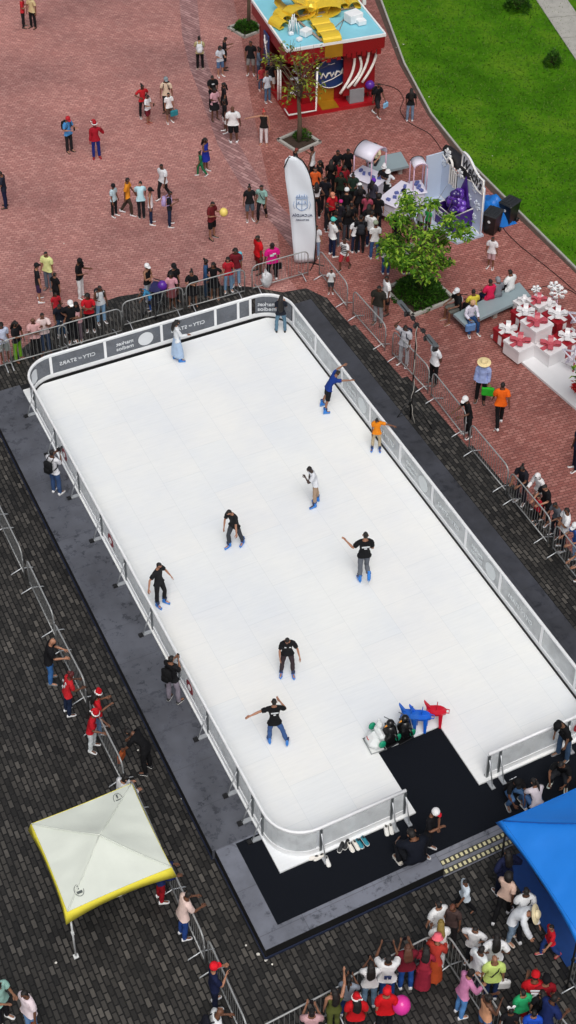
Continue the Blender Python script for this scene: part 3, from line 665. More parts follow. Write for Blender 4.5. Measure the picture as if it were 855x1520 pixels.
# short grass blades over the lawn, uncountable
gb = MB(); N_ = 26000; v = []; f = []
xs = nr.uniform(19.9, 31, N_); ys = nr.uniform(15, 41, N_); an = nr.uniform(0, 2*PI, N_); hh = nr.uniform(.03, .075, N_)
edge = np.interp(ys, [17, 20.6, 24.4, 28.3, 32.4, 37.9, 48], [19.74, 19.79, 19.86, 20.29, 21.3, 23.17, 27])+.1
for x, y, a, h_, e in zip(xs, ys, an, hh, edge):
    if x < e: continue
    k = len(v); cx_, sx_ = math.cos(a)*.03, math.sin(a)*.03; v += [(x-cx_, y-sx_, .016), (x+cx_, y+sx_, .016), (x+sx_*1.3, y-cx_*1.3, .016+h_)]; f.append((k, k+1, k+2))
gb.add(v, f); tag(gb.build('grass', leaf_mat('grass_blades', (48, 88, 10), (68, 112, 20), (104, 134, 44))), 'short green grass covering the lawn', 'grass', kind='stuff')
# cables lying on the paving
def cable(pts, label):
    P = [W(px, py, .03) for px, py in pts]; Q = []
    for i in range(len(P)-1):
        for k in range(5):
            t = k/5; p0, p1, p2, p3 = P[max(i-1, 0)], P[i], P[i+1], P[min(i+2, len(P)-1)]
            Q.append(.5*((2*p1)+(-p0+p2)*t+(2*p0-5*p1+4*p2-p3)*t*t+(-p0+3*p1-3*p2+p3)*t**3))
    Q.append(P[-1]); mb = MB().use(mat('rubber', (30, 22, 22), .7)); mb.tube(Q, .013, 6); tag(mb.build('power_cable'), label, 'cable', 'cables lying across the paving')
cable([(548, 124), (571, 126), (590, 133), (599, 147), (594, 163), (603, 178), (616, 187), (639, 200), (657, 225), (664, 242)], 'dark cable on the paving from the gift-box booth to the grape display')
cable([(742, 330), (752, 345), (771, 364), (791, 380), (826, 408), (858, 436), (875, 450)], 'dark cable running beside the lawn from the bins to the right edge')
cable([(780, 431), (798, 427), (818, 424), (838, 427), (862, 440)], 'short dark cable curving behind the gift-box pile')
cable([(645, 431), (660, 434), (676, 437), (694, 437)], 'short dark cable between leafy planter and long bench')
# ------------------------------------------------------------------ deck, carpet, ice
deck = empty('rink_deck', (4.5, 9, 0)); tag(deck, 'low dark wooden platform carrying the white rink, wet on the left', 'platform')
def pt_(name, mb, parent, m=None, par_loc=None):
    o = mb.build(name, m, parent); o.location = (-parent.location[0], -parent.location[1], -parent.location[2]) if parent.parent is None else (0, 0, 0); return o
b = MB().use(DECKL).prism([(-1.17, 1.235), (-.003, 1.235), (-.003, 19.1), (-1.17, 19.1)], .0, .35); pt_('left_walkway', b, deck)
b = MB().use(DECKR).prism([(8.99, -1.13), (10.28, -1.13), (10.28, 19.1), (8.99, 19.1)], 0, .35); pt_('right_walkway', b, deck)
b = MB().use(DECKF).prism([(-1.10, -1.56), (3.49, -1.56), (3.49, -1.133), (-.6, -1.133), (-.6, 1.17), (-.003, 1.17), (-.003, 1.232), (-1.10, 1.232)], .02, .352); pt_('front_walkway', b, deck)
b = MB().use(mat('black_fascia', (8, 8, 10), .7)).prism([(-1.104, -1.564), (3.492, -1.564), (3.492, -1.14), (3.497, -1.14), (3.497, -1.569), (-1.109, -1.569), (-1.109, 1.235), (-1.104, 1.235)], .06, .345)
b.prism([(-1.178, 1.24), (-1.173, 1.24), (-1.173, 19.1), (-1.178, 19.1)], .06, .345); pt_('fascia', b, deck)
b = MB().use(mat('navy_skirt', (22, 34, 62), .8)).prism([(-1.13, -1.60), (3.47, -1.60), (3.47, -1.572), (-1.112, -1.572), (-1.112, 1.2), (-1.13, 1.2)], .0, .07)
b.prism([(-1.20, 1.22), (-1.181, 1.22), (-1.181, 19.1), (-1.20, 19.1)], 0, .09); pt_('skirt', b, deck)
b = MB().use(BLACKM).prism([(-.0, -1.13), (8.985, -1.13), (8.985, 19.08), (0, 19.08)], 0, .345); pt_('under_frame', b, deck)
b = MB().use(DECKF); b.add([(3.495, -1.135, .349), (9.5, -1.135, .349), (9.5, -1.60, .03), (3.495, -1.60, .03), (3.495, -1.135, 0), (9.5, -1.135, 0), (9.5, -1.6, 0), (3.495, -1.6, 0)], [(0, 3, 2, 1), (0, 4, 7, 3), (1, 2, 6, 5), (3, 7, 6, 2), (0, 1, 5, 4)]); rp = pt_('entry_ramp', b, deck)
tp = MB()
for row, (ya, yb) in enumerate(((-1.30, -1.41), (-1.47, -1.58))):
    za, zb_ = [.349-(abs(q)-1.135)*.686+.004 for q in (ya, yb)]; tp.use(mat('black_tape', (52, 50, 44), .7)); tp.add([(3.5, ya, za), (9.4, ya, za), (9.4, yb, zb_), (3.5, yb, zb_)], [(3, 2, 1, 0)])
    tp.use(mat('pale_tape', (206, 200, 158), .7))
    for k in range(46):
        x = 3.56+k*.127; y0, y1 = ya-.02, yb+.02; z0, z1 = za-.0137+.004, zb_+.0137+.004; tp.add([(x, y0, z0), (x+.07, y0, z0), (x+.085, y1, z1), (x+.015, y1, z1)], [(3, 2, 1, 0)])
tp_o = tp.build('anti_slip_tape', None, rp)
CARP = mat('navy_black_carpet', (15, 19, 27), .95, 0, .25, 30, .3, 200, .2)
car = MB().use(CARP)
car.prism([(-.598, -1.13), (9.4, -1.13), (9.4, -.002), (5.398, -.002), (5.398, 1.925), (3.622, 1.925), (3.622, -.002), (-.002, -.002), (-.002, 1.168), (-.598, 1.168)], .346, .358)
tag(car.build('black_carpet'), 'black carpet along the front of the rink and up the entry gap', 'carpet')
ic = MB().use(ICE)
for poly in ([(0, 0), (3.62, 0), (3.62, 1.927), (5.40, 1.927), (5.40, 0), (9.12, 0), (9.12, 18.78), (0, 18.78)],):
    ic.prism(poly, .347, .40)
tag(ic.build('rink_floor'), 'white synthetic ice panels of the skating rink', 'rink floor')
# ------------------------------------------------------------------ rink barrier
Z0, ZH = .402, 1.328
bar = empty('rink_barrier', (4.5, 9.5, .4)); tag(bar, 'white railed barrier of clear and smoked panels round the skating rink', 'barrier')
XL, XR, YF, YB, RR = .07, 9.04, .10, 18.93, .95
def arcp(cx_, cy_, a0, a1, n=9): return [(cx_+RR*math.cos(math.radians(a0+(a1-a0)*i/n)), cy_+RR*math.sin(math.radians(a0+(a1-a0)*i/n))) for i in range(n+1)]
path = [(3.35, YF)]+[(XL+RR, YF)]+arcp(XL+RR, YF+RR, 270, 180)[1:]+arcp(XL+RR, YB-RR, 180, 90)+arcp(XR-RR, YB-RR, 90, 0)+arcp(XR-RR, YF+RR, 0, -90)+[(5.64, YF)]
rb = MB().use(WHITEP)
rb.tube([(x, y, ZH) for x, y in path], .042, 10); pt_('top_rail', rb, bar)
rb = MB().use(WHITEP)
def wall(mb, pts, z0, z1, th):
    n = len(pts); vs = []
    for i, p in enumerate(pts):
        t = np.array(pts[min(i+1, n-1)])-np.array(pts[max(i-1, 0)]); t = t/np.linalg.norm(t); nn = np.array([-t[1], t[0]])*th/2
        for s_ in (1, -1):
            for z in (z0, z1): vs.append((p[0]+s_*nn[0], p[1]+s_*nn[1], z))
    fs = []
    for i in range(n-1):
        a, c = 4*i, 4*i+4; fs += [(a, a+1, c+1, c), (a+2, c+2, c+3, a+3), (a+1, a+3, c+3, c+1), (a, c, c+2, a+2)]
    fs += [(0, 2, 3, 1), (4*n-4, 4*n-3, 4*n-1, 4*n-2)]; return mb.add(vs, fs)
wall(rb, path, Z0, Z0+.17, .05); wall(rb, path, ZH-.075, ZH-.044, .03); pt_('kick_plate', rb, bar)
inner = [(x+(4.5-x)*0.0, y) for x, y in path]
def inset(pts, d_):
    out = []
    for i, p in enumerate(pts):
        t = np.array(pts[min(i+1, len(pts)-1)])-np.array(pts[max(i-1, 0)]); t = t/np.linalg.norm(t); out.append((p[0]+t[1]*d_, p[1]-t[0]*d_))
    return out
rs = MB().use(mat('black_rubber', (18, 18, 20), .6)); wall(rs, inset(path, .052), Z0, Z0+.03, .045); pt_('rubber_strip', rs, bar)
# panels between the posts
LPOST = [1.05+.0, 1.61, 2.46, 4.28, 6.13, 7.99, 9.91, 11.78, 13.66, 15.70, 17.6]
BPOST = [1.02, 2.83, 4.77, 6.67, 7.49, 7.93]
RPOST = [17.9, 16.26, 14.4, 12.52, 10.61, 8.69, 6.80, 4.97, 2.90, 1.3]
post_pts = [(XL, y, 'L') for y in LPOST]+[(x, YB, 'B') for x in BPOST]+[(XR, y, 'R') for y in RPOST]+[(x, YF, 'F') for x in (1.09, 2.97, 3.33, 5.66, 5.98, 7.98)]
for x, y, s_ in post_pts:
    mb = MB().use(WHITEP if s_ in 'BR' else DSTEEL); dx, dy = dict(L=(-1, 0), B=(0, 1), R=(1, 0), F=(0, -1))[s_]
    wd_ = .085 if s_ in 'BR' else .07
    mb.use(WHITEP); mb.box((x-dx*.012, y-dy*.012, (Z0+ZH)/2), (.03 if dx else wd_, .03 if dy else wd_, ZH-Z0-.09)); mb.use(STEEL if s_ in 'BR' else DSTEEL); mb.box((x+dx*.024, y+dy*.024, (Z0+ZH)/2), (.04 if dx else wd_*.85, .04 if dy else wd_*.85, ZH-Z0-.1))
    po = pt_('post', mb, bar)
    if s_ != 'B':
        br = MB().use(STEEL); br.tube([(x+dx*.05, y+dy*.05, ZH-.18), (x+dx*.30, y+dy*.30, .40)], .017, 6); br.box((x+dx*.19, y+dy*.19, .375), (.34 if dx else .11, .34 if dy else .11, .03)); br.use(BLACKM); br.box((x+dx*.36, y+dy*.36, .375), (.12, .12, .045)) if s_ != 'F' else None
        q = pt_('brace', br, bar)
def panel_between(pts, m, parent=bar):
    mb = MB().use(m); wall(mb, pts, Z0+.172, ZH-.077, .012); return pt_('panel', mb, parent)
def deco(pn, pts, side, what, m=LETTER, mirror=False):
    """prints on a straight panel: side=+1 puts them on the outer face"""
    a, c = np.array(pts[0]), np.array(pts[-1]); t = (c-a)/np.linalg.norm(c-a); n = np.array([-t[1], t[0]]); L_ = np.linalg.norm(c-a); mid = (a+c)/2
    ux = (-t[0], -t[1], 0) if side > 0 else (t[0], t[1], 0); zc = (Z0+ZH)/2+.02
    if mirror: ux = (-ux[0], -ux[1], 0)
    off = n*.012*side; o3 = lambda u, z: (mid[0]+off[0]+ux[0]*u, mid[1]+off[1]+ux[1]*u, z)
    mb = MB().use(m)
    if what == 'city': text(mb, 'CITY', o3(-.36, zc), ux, (0, 0, 1), .42); text(mb, 'OF', o3(-.06, zc), ux, (0, 0, 1), .11); text(mb, 'STARS', o3(.34, zc), ux, (0, 0, 1), .56)
    if what in ('market', 'marketc'):
        sh = .0 if what == 'marketc' else .0
        text(mb, 'market', o3(.30, zc+.10), ux, (0, 0, 1), .58); text(mb, 'medios', o3(.30, zc-.10), ux, (0, 0, 1), .58); disc(mb, o3(-.42, zc), ux, (0, 0, 1), .26, .26)
    if what == 'disc': disc(mb, o3(0, zc), ux, (0, 0, 1), .24, .26)
    if what == 'text2': text(mb, 'market', o3(0, zc+.1), ux, (0, 0, 1), .62); text(mb, 'medios', o3(0, zc-.1), ux, (0, 0, 1), .62)
    if what == 'badge':
        mb = MB().use(mat('red_print_faded', (150, 48, 58), .5)); disc(mb, o3(0, zc), ux, (0, 0, 1), .21, .21)
        mb.use(LETTER); o = Vector(o3(0, zc))+Vector((off[0], off[1], 0)).normalized()*.008; ringp(mb, o, ux, (0, 0, 1), .08, .08, .012); mb.tube([tuple(o+Vector(ux)*(-.05+.02*i)+Vector((0,0,.02*(-1)**i))) for i in range(6)], .009, 5)
    o = mb.build('print', None, pn); return o
for a, c in zip(LPOST[:-1], LPOST[1:]):
    pts = [(XL, a), (XL, c)]; p = panel_between(pts, P_SIDE)
    if abs(a-4.28) < .01 or abs(a-9.91) < .01 or abs(a-13.66) < .01: deco(p, [(XL, a+.5), (XL, c)], 1, 'badge')
for a, c, wt in zip(BPOST[:-1], BPOST[1:], ('city', 'market', 'city', '', '')):
    p = panel_between([(a, YB), (c, YB)], P_BACK)
    if wt: deco(p, [(a, YB), (c, YB)], -1, wt, LETTER, True)
for k, (a, c) in enumerate(zip(RPOST[:-1], RPOST[1:])):
    p = panel_between([(XR, a), (XR, c)], P_SIDE); wt = ('city', '', 'market', 'city', 'market', 'city', 'market', 'city', '')[k]
    if wt: deco(p, [(XR, a), (XR, c)], -1, wt, LETTERD, True)
p = panel_between(arcp(XL+RR, YB-RR, 175, 92), P_BACK); q = arcp(XL+RR, YB-RR, 118, 148, 1); deco(p, q, -1, 'disc')
p = panel_between(arcp(XR-RR, YB-RR, 88, 5), P_BACK); q = arcp(XR-RR, YB-RR, 88, 40, 1); q = [(a+.0, b_-.0) for a, b_ in q[::-1]]; deco(p, q[::-1], -1, 'text2', LETTER, True)
panel_between(arcp(XL+RR, YF+RR, 268, 182), P_SIDE); panel_between(arcp(XR-RR, YF+RR, -2, -88), P_SIDE)
for a, c in ((1.09, 2.97), (2.97, 3.33), (5.66, 5.98), (5.98, 7.98)):
    panel_between([(a, YF), (c, YF)], P_SIDE)
p = panel_between([(7.98, YF), (8.09, YF)], P_SIDE)
mb = MB().use(mat('red_print', (176, 30, 42), .5)); text(mb, 'C', (8.33, YF-.03, .88), (1, 0, 0), (0, 0, 1), .36); mb.build('print', None, p)
# ------------------------------------------------------------------ crowd-control barriers
def fence_proto():
    L_ = 2.2; H = 1.10; e = empty('crowd_barrier', (0, 0, 0)); FST = mat('fence_steel', (168, 170, 170), .45, .35, .15, 12); mb = MB().use(FST); r = .22; x0, x1 = -L_/2+.03, L_/2-.03
    pts = [(x0, 0, .03)]+[(x0+r-r*math.cos(a), 0, H-r+r*math.sin(a)) for a in [PI/2*i/5 for i in range(6)]]+[(x1-r+r*math.sin(a), 0, H-r+r*math.cos(a)) for a in [PI/2*i/5 for i in range(6)]]+[(x1, 0, .03)]
    mb.tube(pts, .022, 8); mb.tube([(x0, 0, .15), (x1, 0, .15)], .020, 8); mb.build('frame', None, e)
    m2 = MB().use(mat('fence_bars', (142, 144, 144), .5, .3, .1))
    for k in range(1, 17):
        x = x0+(x1-x0)*k/17; zt = H-.01 if x0+r < x < x1-r else H-r+math.sqrt(max(0, r*r-(r-min(x-x0, x1-x))**2)); m2.tube([(x, 0, .15), (x, 0, zt)], .0072, 5, False)
    m2.build('bar_infill', None, e)
    for x in (x0+.22, x1-.22):
        m3 = MB().use(STEEL); m3.tube([(x, -.32, .02), (x, -.30, .045), (x, 0, .15), (x, .30, .045), (x, .32, .02)], .017, 6); m3.build('foot', None, e)
    for x, sgn in ((x0, -1), (x1, 1)):
        m4 = MB().use(STEEL); m4.tube([(x, 0, .75), (x+sgn*.05, 0, .75), (x+sgn*.05, 0, .68)], .009, 5); m4.build('hook', None, e)
    return e
FP = fence_proto(); FUSED = [False]
def fence(x, y, ang, label, group):
    e = FP if not FUSED[0] else copy_tree(FP); FUSED[0] = True
    e.location = (x, y, .008); e.rotation_euler = (0, 0, ang); tag(e, label, 'barrier', group); return e
gR, gB, gL, gF = 'steel barriers along the right of the rink', 'steel barriers behind the rink', 'steel barriers along the left of the rink', 'steel barriers in front of the rink'
rl = [(11.34, 19.52, 'nearest the white feather flag'), (11.4, 17.0, 'beside the two men standing by the leafy planter'), (11.6, 14.54, 'beside the lamp stand'), (11.65, 12.2, 'where a white-capped man leans'),
      (11.52, 9.6, 'empty one just past the white-capped man'), (11.5, 7.3, 'where onlookers start'), (11.5, 4.95, 'nearest the right picture edge'), (11.5, 2.6, 'past the right picture edge')]
for x, y, t in rl[:-1]: fence(x, y, PI/2+rnd.uniform(-.025, .025)+(.05 if y > 14 and y < 18 else 0), 'grey steel barrier right of the rink, '+t, gR)
for x, t in ((-.9+.0, 'furthest left, by the picture edge'), (1.0+.3*0, 'in front of the woman in green trousers'), (3.0-.1, 'in front of the red off-shoulder top'), (5.19, 'beside the stroller'), (7.47, 'in front of the denim jacket'), (9.9, 'joining the feather flag')):
    fence(x, 20.73 if x > 4 else 20.5, rnd.uniform(-.02, .02), 'grey steel barrier behind the rink, '+t, gB)
for y, t in ((15.0, 'topmost at the left picture edge'), (12.7, 'empty one with its foot bar showing'), (10.4-.2, 'empty one above the bald man'), (7.75-.0, 'where the bald man rests his hands'), (4.72+.3, 'beside the santa hats'), (2.37, 'along the white and yellow tent'), (0.0, 'below the tent beside the pink tee'), (-2.2, 'beside the red cap'), (-4.4, 'reaching the bottom picture edge')):
    fence(-2.33+rnd.uniform(-.03, .03), y, PI/2+rnd.uniform(-.03, .03), 'grey steel crowd barrier left of the rink, '+t, gL)
for x, y, a, t in ((-1.1, -3.42, .03, 'bottom left one by the raised arm'), (1.1, -3.28, .02, 'where four onlookers film'), (2.52, -4.45, -PI/2+.05, 'turned lengthwise beside the pink top'), (3.68, -6.2, -PI/2+.12, 'bottom right one beside the navy tee'), (4.62, -6.1, PI/2-.1, 'under the blue tent corner')):
    fence(x, y, a, 'pale steel crowd barrier in front of the rink, '+t, gF)
# ------------------------------------------------------------------ tents
def tent(cx_, cy_, half, ze, zp, mtop, mval, vd, legm, name, label, rot=0, seam=None, splay=None):
    e = empty(name, (cx_, cy_, 0), rot); tag(e, label, 'tent')
    n = 24; vs = []; fs = []; wr = np.random.RandomState(int(half*100)).rand(8)*6.28
    for i in range(n+1):
        for j in range(n+1):
            u, v_ = 2*i/n-1, 2*j/n-1; r = max(abs(u), abs(v_)); z = zp+(ze-zp)*r; edge_sag = -.0
            z -= .09*math.sin(PI*r)*(1-.6*(min(abs(u), abs(v_))/max(r, 1e-3)))*1.0; sgx = 1-.018*(1-v_*v_)*(abs(u) == 1); sgy = 1-.018*(1-u*u)*(abs(v_) == 1); th_ = math.atan2(v_, u); z += (.010*math.sin(th_*9+wr[0]+u*3)*r+.007*math.sin(th_*23+wr[1])*r*r+.008*math.sin(u*9+wr[2]+v_*5)*math.sin(v_*11+wr[3]))*(1 if r < .99 else 0)
            vs.append((u*half*sgx, v_*half*sgy, z))
    for i in range(n):
        for j in range(n): a = i*(n+1)+j; fs.append((a, a+n+1, a+n+2, a+1))
    mb = MB().use(mtop); mb.add(vs, fs, True); cn = mb.build('canopy', None, e)
    ms = MB().use(seam or mtop)
    for sx in (-1, 1):
        for sy in (-1, 1): ms.tube([(sx*half*t, sy*half*t, zp+(ze-zp)*t-.09*math.sin(PI*t)*.4+.012) for t in [k/8 for k in range(9)]], .014, 5)
    ms.build('seam', None, cn)
    mv = MB().use(mval); ring = []
    for k in range(4):
        for i in range(10):
            t = 2*i/10-1; c, s_ = [(1, 0), (0, 1), (-1, 0), (0, -1)][k]; bow = 1-.018*(1-t*t); x, y = (bow*c-t*s_*-1*0, 0)
            px, py = {0: (bow, t), 1: (-t, bow), 2: (-bow, -t), 3: (t, -bow)}[k]; ring.append((px*half, py*half, t))
    m_ = len(ring); vs = []
    for px, py, t in ring:
        sc = .03*(1-t*t); dd = vd*(1-.25*(1-t*t)); vs += [(px*1.004, py*1.004, ze+.004), (px*(1.02+.05*abs(t)**3), py*(1.02+.05*abs(t)**3), ze-dd)]
    mv.add(vs, [(2*i, 2*((i+1) % m_), 2*((i+1) % m_)+1, 2*i+1) for i in range(m_)], True)
    vo = mv.build('valance', None, e); so_ = vo.modifiers.new('t', 'SOLIDIFY'); so_.thickness = .006
    for sx in (-1, 1):
        for sy in (-1, 1):
            ml = MB().use(legm); q = half*.955; ins = 0 if (splay is None or (sx, sy) == splay) else 1.05
            ml.tube([(sx*q, sy*q, ze-.03), (sx*(q-ins*.5), sy*(q-ins*.5), ze*.5), (sx*(q-ins), sy*(q-ins), .03)], .024, 6); ml.box((sx*(q-ins*.5), sy*(q-ins*.5), ze*.5), (.06, .06, .09)); ml.box((sx*(q-ins), sy*(q-ins), .02), (.11, .11, .03)); ml.build('leg', None, e)
    mf = MB().use(legm)
    for k in range(4):
        a = [(-1, -1), (1, -1), (1, 1), (-1, 1)][k]; c = [(1, -1), (1, 1), (-1, 1), (-1, -1)][k]; q = half*.95; p0 = (a[0]*q, a[1]*q); p1 = (c[0]*q, c[1]*q); md = ((p0[0]+p1[0])/2, (p0[1]+p1[1])/2)
        mf.tube([(p0[0], p0[1], ze-.08), (md[0], md[1], ze-.35), (p1[0], p1[1], ze-.08)], .015, 5); mf.tube([(p0[0], p0[1], ze-.45), (md[0], md[1], ze-.18), (p1[0], p1[1], ze-.45)], .015, 5)
    mf.build('frame_trusses', None, e); return e, cn
tcs = sum(W(*q, 1.95) for q in ((53, 1226), (196, 1168), (246, 1286), (101, 1346)))/4; TZ = 1.95
tw, cn = tent(tcs[0], tcs[1], 1.205, TZ, TZ+.40, mat('white_canvas', (218, 224, 214), .7, 0, .06, 2, .25, 6), mat('yellow_canvas', (238, 225, 70), .7, 0, .08, 4), .32, mat('white_leg', (225, 228, 228), .4), 'canopy_tent', 'small white pop-up tent with bright yellow edging on the cobbles', splay=(-1, -1))
for (px, py) in ((117, 1320), (175, 1184)):
    c = W(px, py, TZ+.12); mb = MB().use(mat('grey_print', (92, 98, 96), .6)); lc = (c[0]-tcs[0], c[1]-tcs[1]); fz = lambda x, y: TZ+.40-(.40)*max(abs(x), abs(y))/1.205-.09*math.sin(PI*max(abs(x), abs(y))/1.205)*.8+.03
    ringp(mb, (lc[0], lc[1], fz(*lc)), (1, 0, 0), (0, 1, 0), .10, .15, .006); mb.box((lc[0], lc[1]-.05, fz(*lc)), (.12, .06, .01)); mb.tube([(lc[0], lc[1]+.02, fz(*lc)+.0), (lc[0], lc[1]+.11, fz(*lc))], .018, 5); o = mb.build('emblem', None, cn)
tb, cn = tent(6.02, -3.72, 1.52, 2.42, 3.35, mat('blue_canvas', (16, 126, 226), .6, 0, .06, 2, .2, 6), mat('blue_canvas', (16, 126, 226), .6, 0, .06, 2, .2, 6), .14, BLACKM, 'canopy_tent', 'large bright blue pop-up tent at the right picture edge', seam=mat('blue_seam', (18, 84, 170), .6))
bm_ = MB().use(mat('blue_mat', (14, 58, 120), .85, 0, .2, 8)); bm_.prism([(4.95, -1.85), (8.2, -1.85), (8.2, -4.75), (4.85, -4.75)], .016, .028); tag(bm_.build('floor_mat'), 'dark blue mat laid on the cobbles under the blue tent', 'mat')
wb = MB().use(BLACKM)
for k in range(3): a = 2*PI*k/3+.4; wb.tube([(4.62, -2.2, .09), (4.62+.24*math.cos(a), -2.2+.24*math.sin(a), .02)], .03, 6)
wb.lathe((4.62, -2.2, .0), [(.12, 0), (.12, .06), (.03, .11)], 12); tag(wb.build('tent_weight'), 'black weight at the foot of the blue tent front leg', 'weight')
# ------------------------------------------------------------------ feather flag
fb = empty('feather_flag', (11.2, 21.5, 0)); tag(fb, 'tall white feather flag with blue crest standing behind the rink corner', 'flag')
flw = W(466, 389, .1); fll = W(437, 389, .1); ux = np.array([flw[0]-fll[0], flw[1]-fll[1], 0]); fwid = np.linalg.norm(ux); ux = ux/fwid; Hf = 4.45
org = (flw+fll)/2-np.array([11.2, 21.5, .1])
def flag_edge(t):  # t height 0..1 -> left, right offset
    tt = (0, .3, .6, .8, .9, .96, 1)
    return float(np.interp(t, tt, (-.35, -.45, -.57, -.68, -.71, -.69, -.54))), float(np.interp(t, tt, (.35, .39, .33, .17, .03, -.12, -.34)))
lp, rp2 = [], []
for i in range(25):
    t = i/24; a, c = flag_edge(t); lp.append((a, .10+t*Hf)); rp2.append((c, .10+t*Hf))
mb = MB().use(mat('white_flag', (232, 238, 246), .75, 0, .04, 2, .15, 5)); poly = lp+rp2[::-1][1:]
n = np.cross(ux, (0, 0, 1)); vs = []
NL = 25
for i in range(25):
    for j in range(7):
        t = j/6; x = lp[i][0]*(1-t)+rp2[i][0]*t; q = org+ux*x; d_ = .03*math.sin(t*5+i*.5); vs.append((q[0]+n[0]*d_, q[1]+n[1]*d_, lp[i][1]))
mb.add(vs, [(i*7+j, i*7+j+1, i*7+8+j, i*7+7+j) for i in range(24) for j in range(6)], True); sail = mb.build('sail', None, fb); sm_ = sail.modifiers.new('t', 'SOLIDIFY'); sm_.thickness = .008
mp_ = MB().use(BLACKM); P3 = lambda x, z: tuple(org+ux*x+np.array([0, 0, z]))
mp_.tube([P3(fwid/2, .02)]+[P3(rp2[i][0]+.015, rp2[i][1]) for i in range(25)]+[P3(lp[24][0]-.02, lp[24][1]-.05), P3(lp[22][0]-.02, lp[22][1]-.1)], .022, 6); mp_.build('pole', None, fb)
mbs = MB().use(BLACKM); bx_ = P3(fwid/2, 0)
for k in range(4): a = PI/4+k*PI/2; mbs.tube([(bx_[0], bx_[1], .05), (bx_[0]+.4*math.cos(a), bx_[1]+.4*math.sin(a), .02)], .02, 6)
mbs.build('cross_base', None, fb)
crest = MB().use(mat('blue_print', (140, 168, 206), .6)); camside = -1 if np.dot(n, CAM-np.array([11, 21, 0])) < 0 else 1
def fp_(x, z): q = org+ux*x+n*camside*.045; return (q[0], q[1], z)
zc = 2.62; xc = (flag_edge(.55)[0]+flag_edge(.55)[1])/2
uxm = tuple(-ux)   # the print is seen from its back: mirrored
fs_ = lambda x, z: fp_(xc+(x-xc)*1.1, zc+(z-zc)*1.0)
sq = [fs_(xc-.17, zc+.22), fs_(xc+.17, zc+.22), fs_(xc+.17, zc-.14), fs_(xc+.08, zc-.24), fs_(xc, zc-.28), fs_(xc-.08, zc-.24), fs_(xc-.17, zc-.14)]; crest.tube(sq, .014, 5, closed=True)
crest.tube([fs_(xc, zc+.2), fs_(xc, zc-.26)], .010, 5); crest.tube([fs_(xc-.16, zc), fs_(xc+.16, zc)], .010, 5)
for k in range(5): x = xc-.16+.08*k; crest.tube([fs_(x, zc+.28), fp_(x, zc+.36+.03*(k % 2))], .014, 5)
crest.tube([fs_(xc-.19, zc+.28), fs_(xc+.19, zc+.28)], .012, 5)
for sx in (-1, 1): crest.tube([fs_(xc+sx*.09, zc+.1), fs_(xc+sx*.11, zc+.04)], .02, 5); crest.tube([fs_(xc+sx*.24, zc+.1), fs_(xc+sx*.27, zc-.05), fs_(xc+sx*.23, zc-.2)], .008, 5)
crest.build('crest', None, sail)
tx = MB().use(mat('blue_print_dark', (70, 82, 112), .6)); text(tx, 'ALCALDÍA', fp_(xc+.02, zc-.46), uxm, (0, 0, 1), fwid*1.02, .004); text(tx, 'DE PANAMÁ', fp_(xc+.02, zc-.66), uxm, (0, 0, 1), fwid*.66, .004); tx.build('lettering', None, sail)
# ------------------------------------------------------------------ lamp stand
lb = W(609, 624, 0); ls = empty('lamp_stand', (lb[0], lb[1], 0)); tag(ls, 'black tripod stand with two floodlights on a crossbar beside the right barriers', 'lamp stand')
m = MB().use(BLACKM); m.tube([(0, 0, .1), (0, 0, 1.6)], .035, 8); m.tube([(0, 0, 1.5), (0, 0, 2.8)], .027, 8); m.tube([(0, 0, 2.7), (0, 0, 3.9)], .020, 8); m.build('pole', None, ls)
for k in range(3): a = 2*PI*k/3+1.1; m = MB().use(BLACKM); m.tube([(0, 0, .95), (.42*math.cos(a), .42*math.sin(a), .45), (.75*math.cos(a), .75*math.sin(a), .02)], .018, 6); m.tube([(0, 0, .35), (.5*math.cos(a), .5*math.sin(a), .36)], .012, 6); m.build('leg', None, ls)
m = MB().use(mat('pale_cable', (190, 186, 178), .6)); m.tube([(0.03*math.sin(z*5), .035*math.cos(z*7)-.03, z) for z in [3.8-.25*i for i in range(15)]]+[(0.05, -.2, .02)], .012, 5); m.build('cable', None, ls)
bd = W(642, 514, 3.9)-W(600, 462, 3.9); bd = bd[:2]/np.linalg.norm(bd[:2]); m = MB().use(BLACKM); m.tube([(-bd[0]*1.05, -bd[1]*1.05, 3.88), (bd[0]*1.0, bd[1]*1.0, 3.88)], .02, 6); m.build('crossbar', None, ls)
for t in (-.95, -.35, .30, .85):
    m = MB(); big = abs(t) > .5; rot_ = math.atan2(bd[1], bd[0]); m.use(DSTEEL if big else BLACKM).box((bd[0]*t-bd[1]*.05, bd[1]*t+bd[0]*.05, 3.84), (.62 if big else .16, .16 if big else .12, .10), rot_, .02)
    m.use(BLACKM); m.box((bd[0]*(t+.3*(1 if t > 0 else 1))*1.0, bd[1]*(t+.3), 3.80), (.10, .17, .16), rot_, .02)
    m.build('floodlight', None, ls)
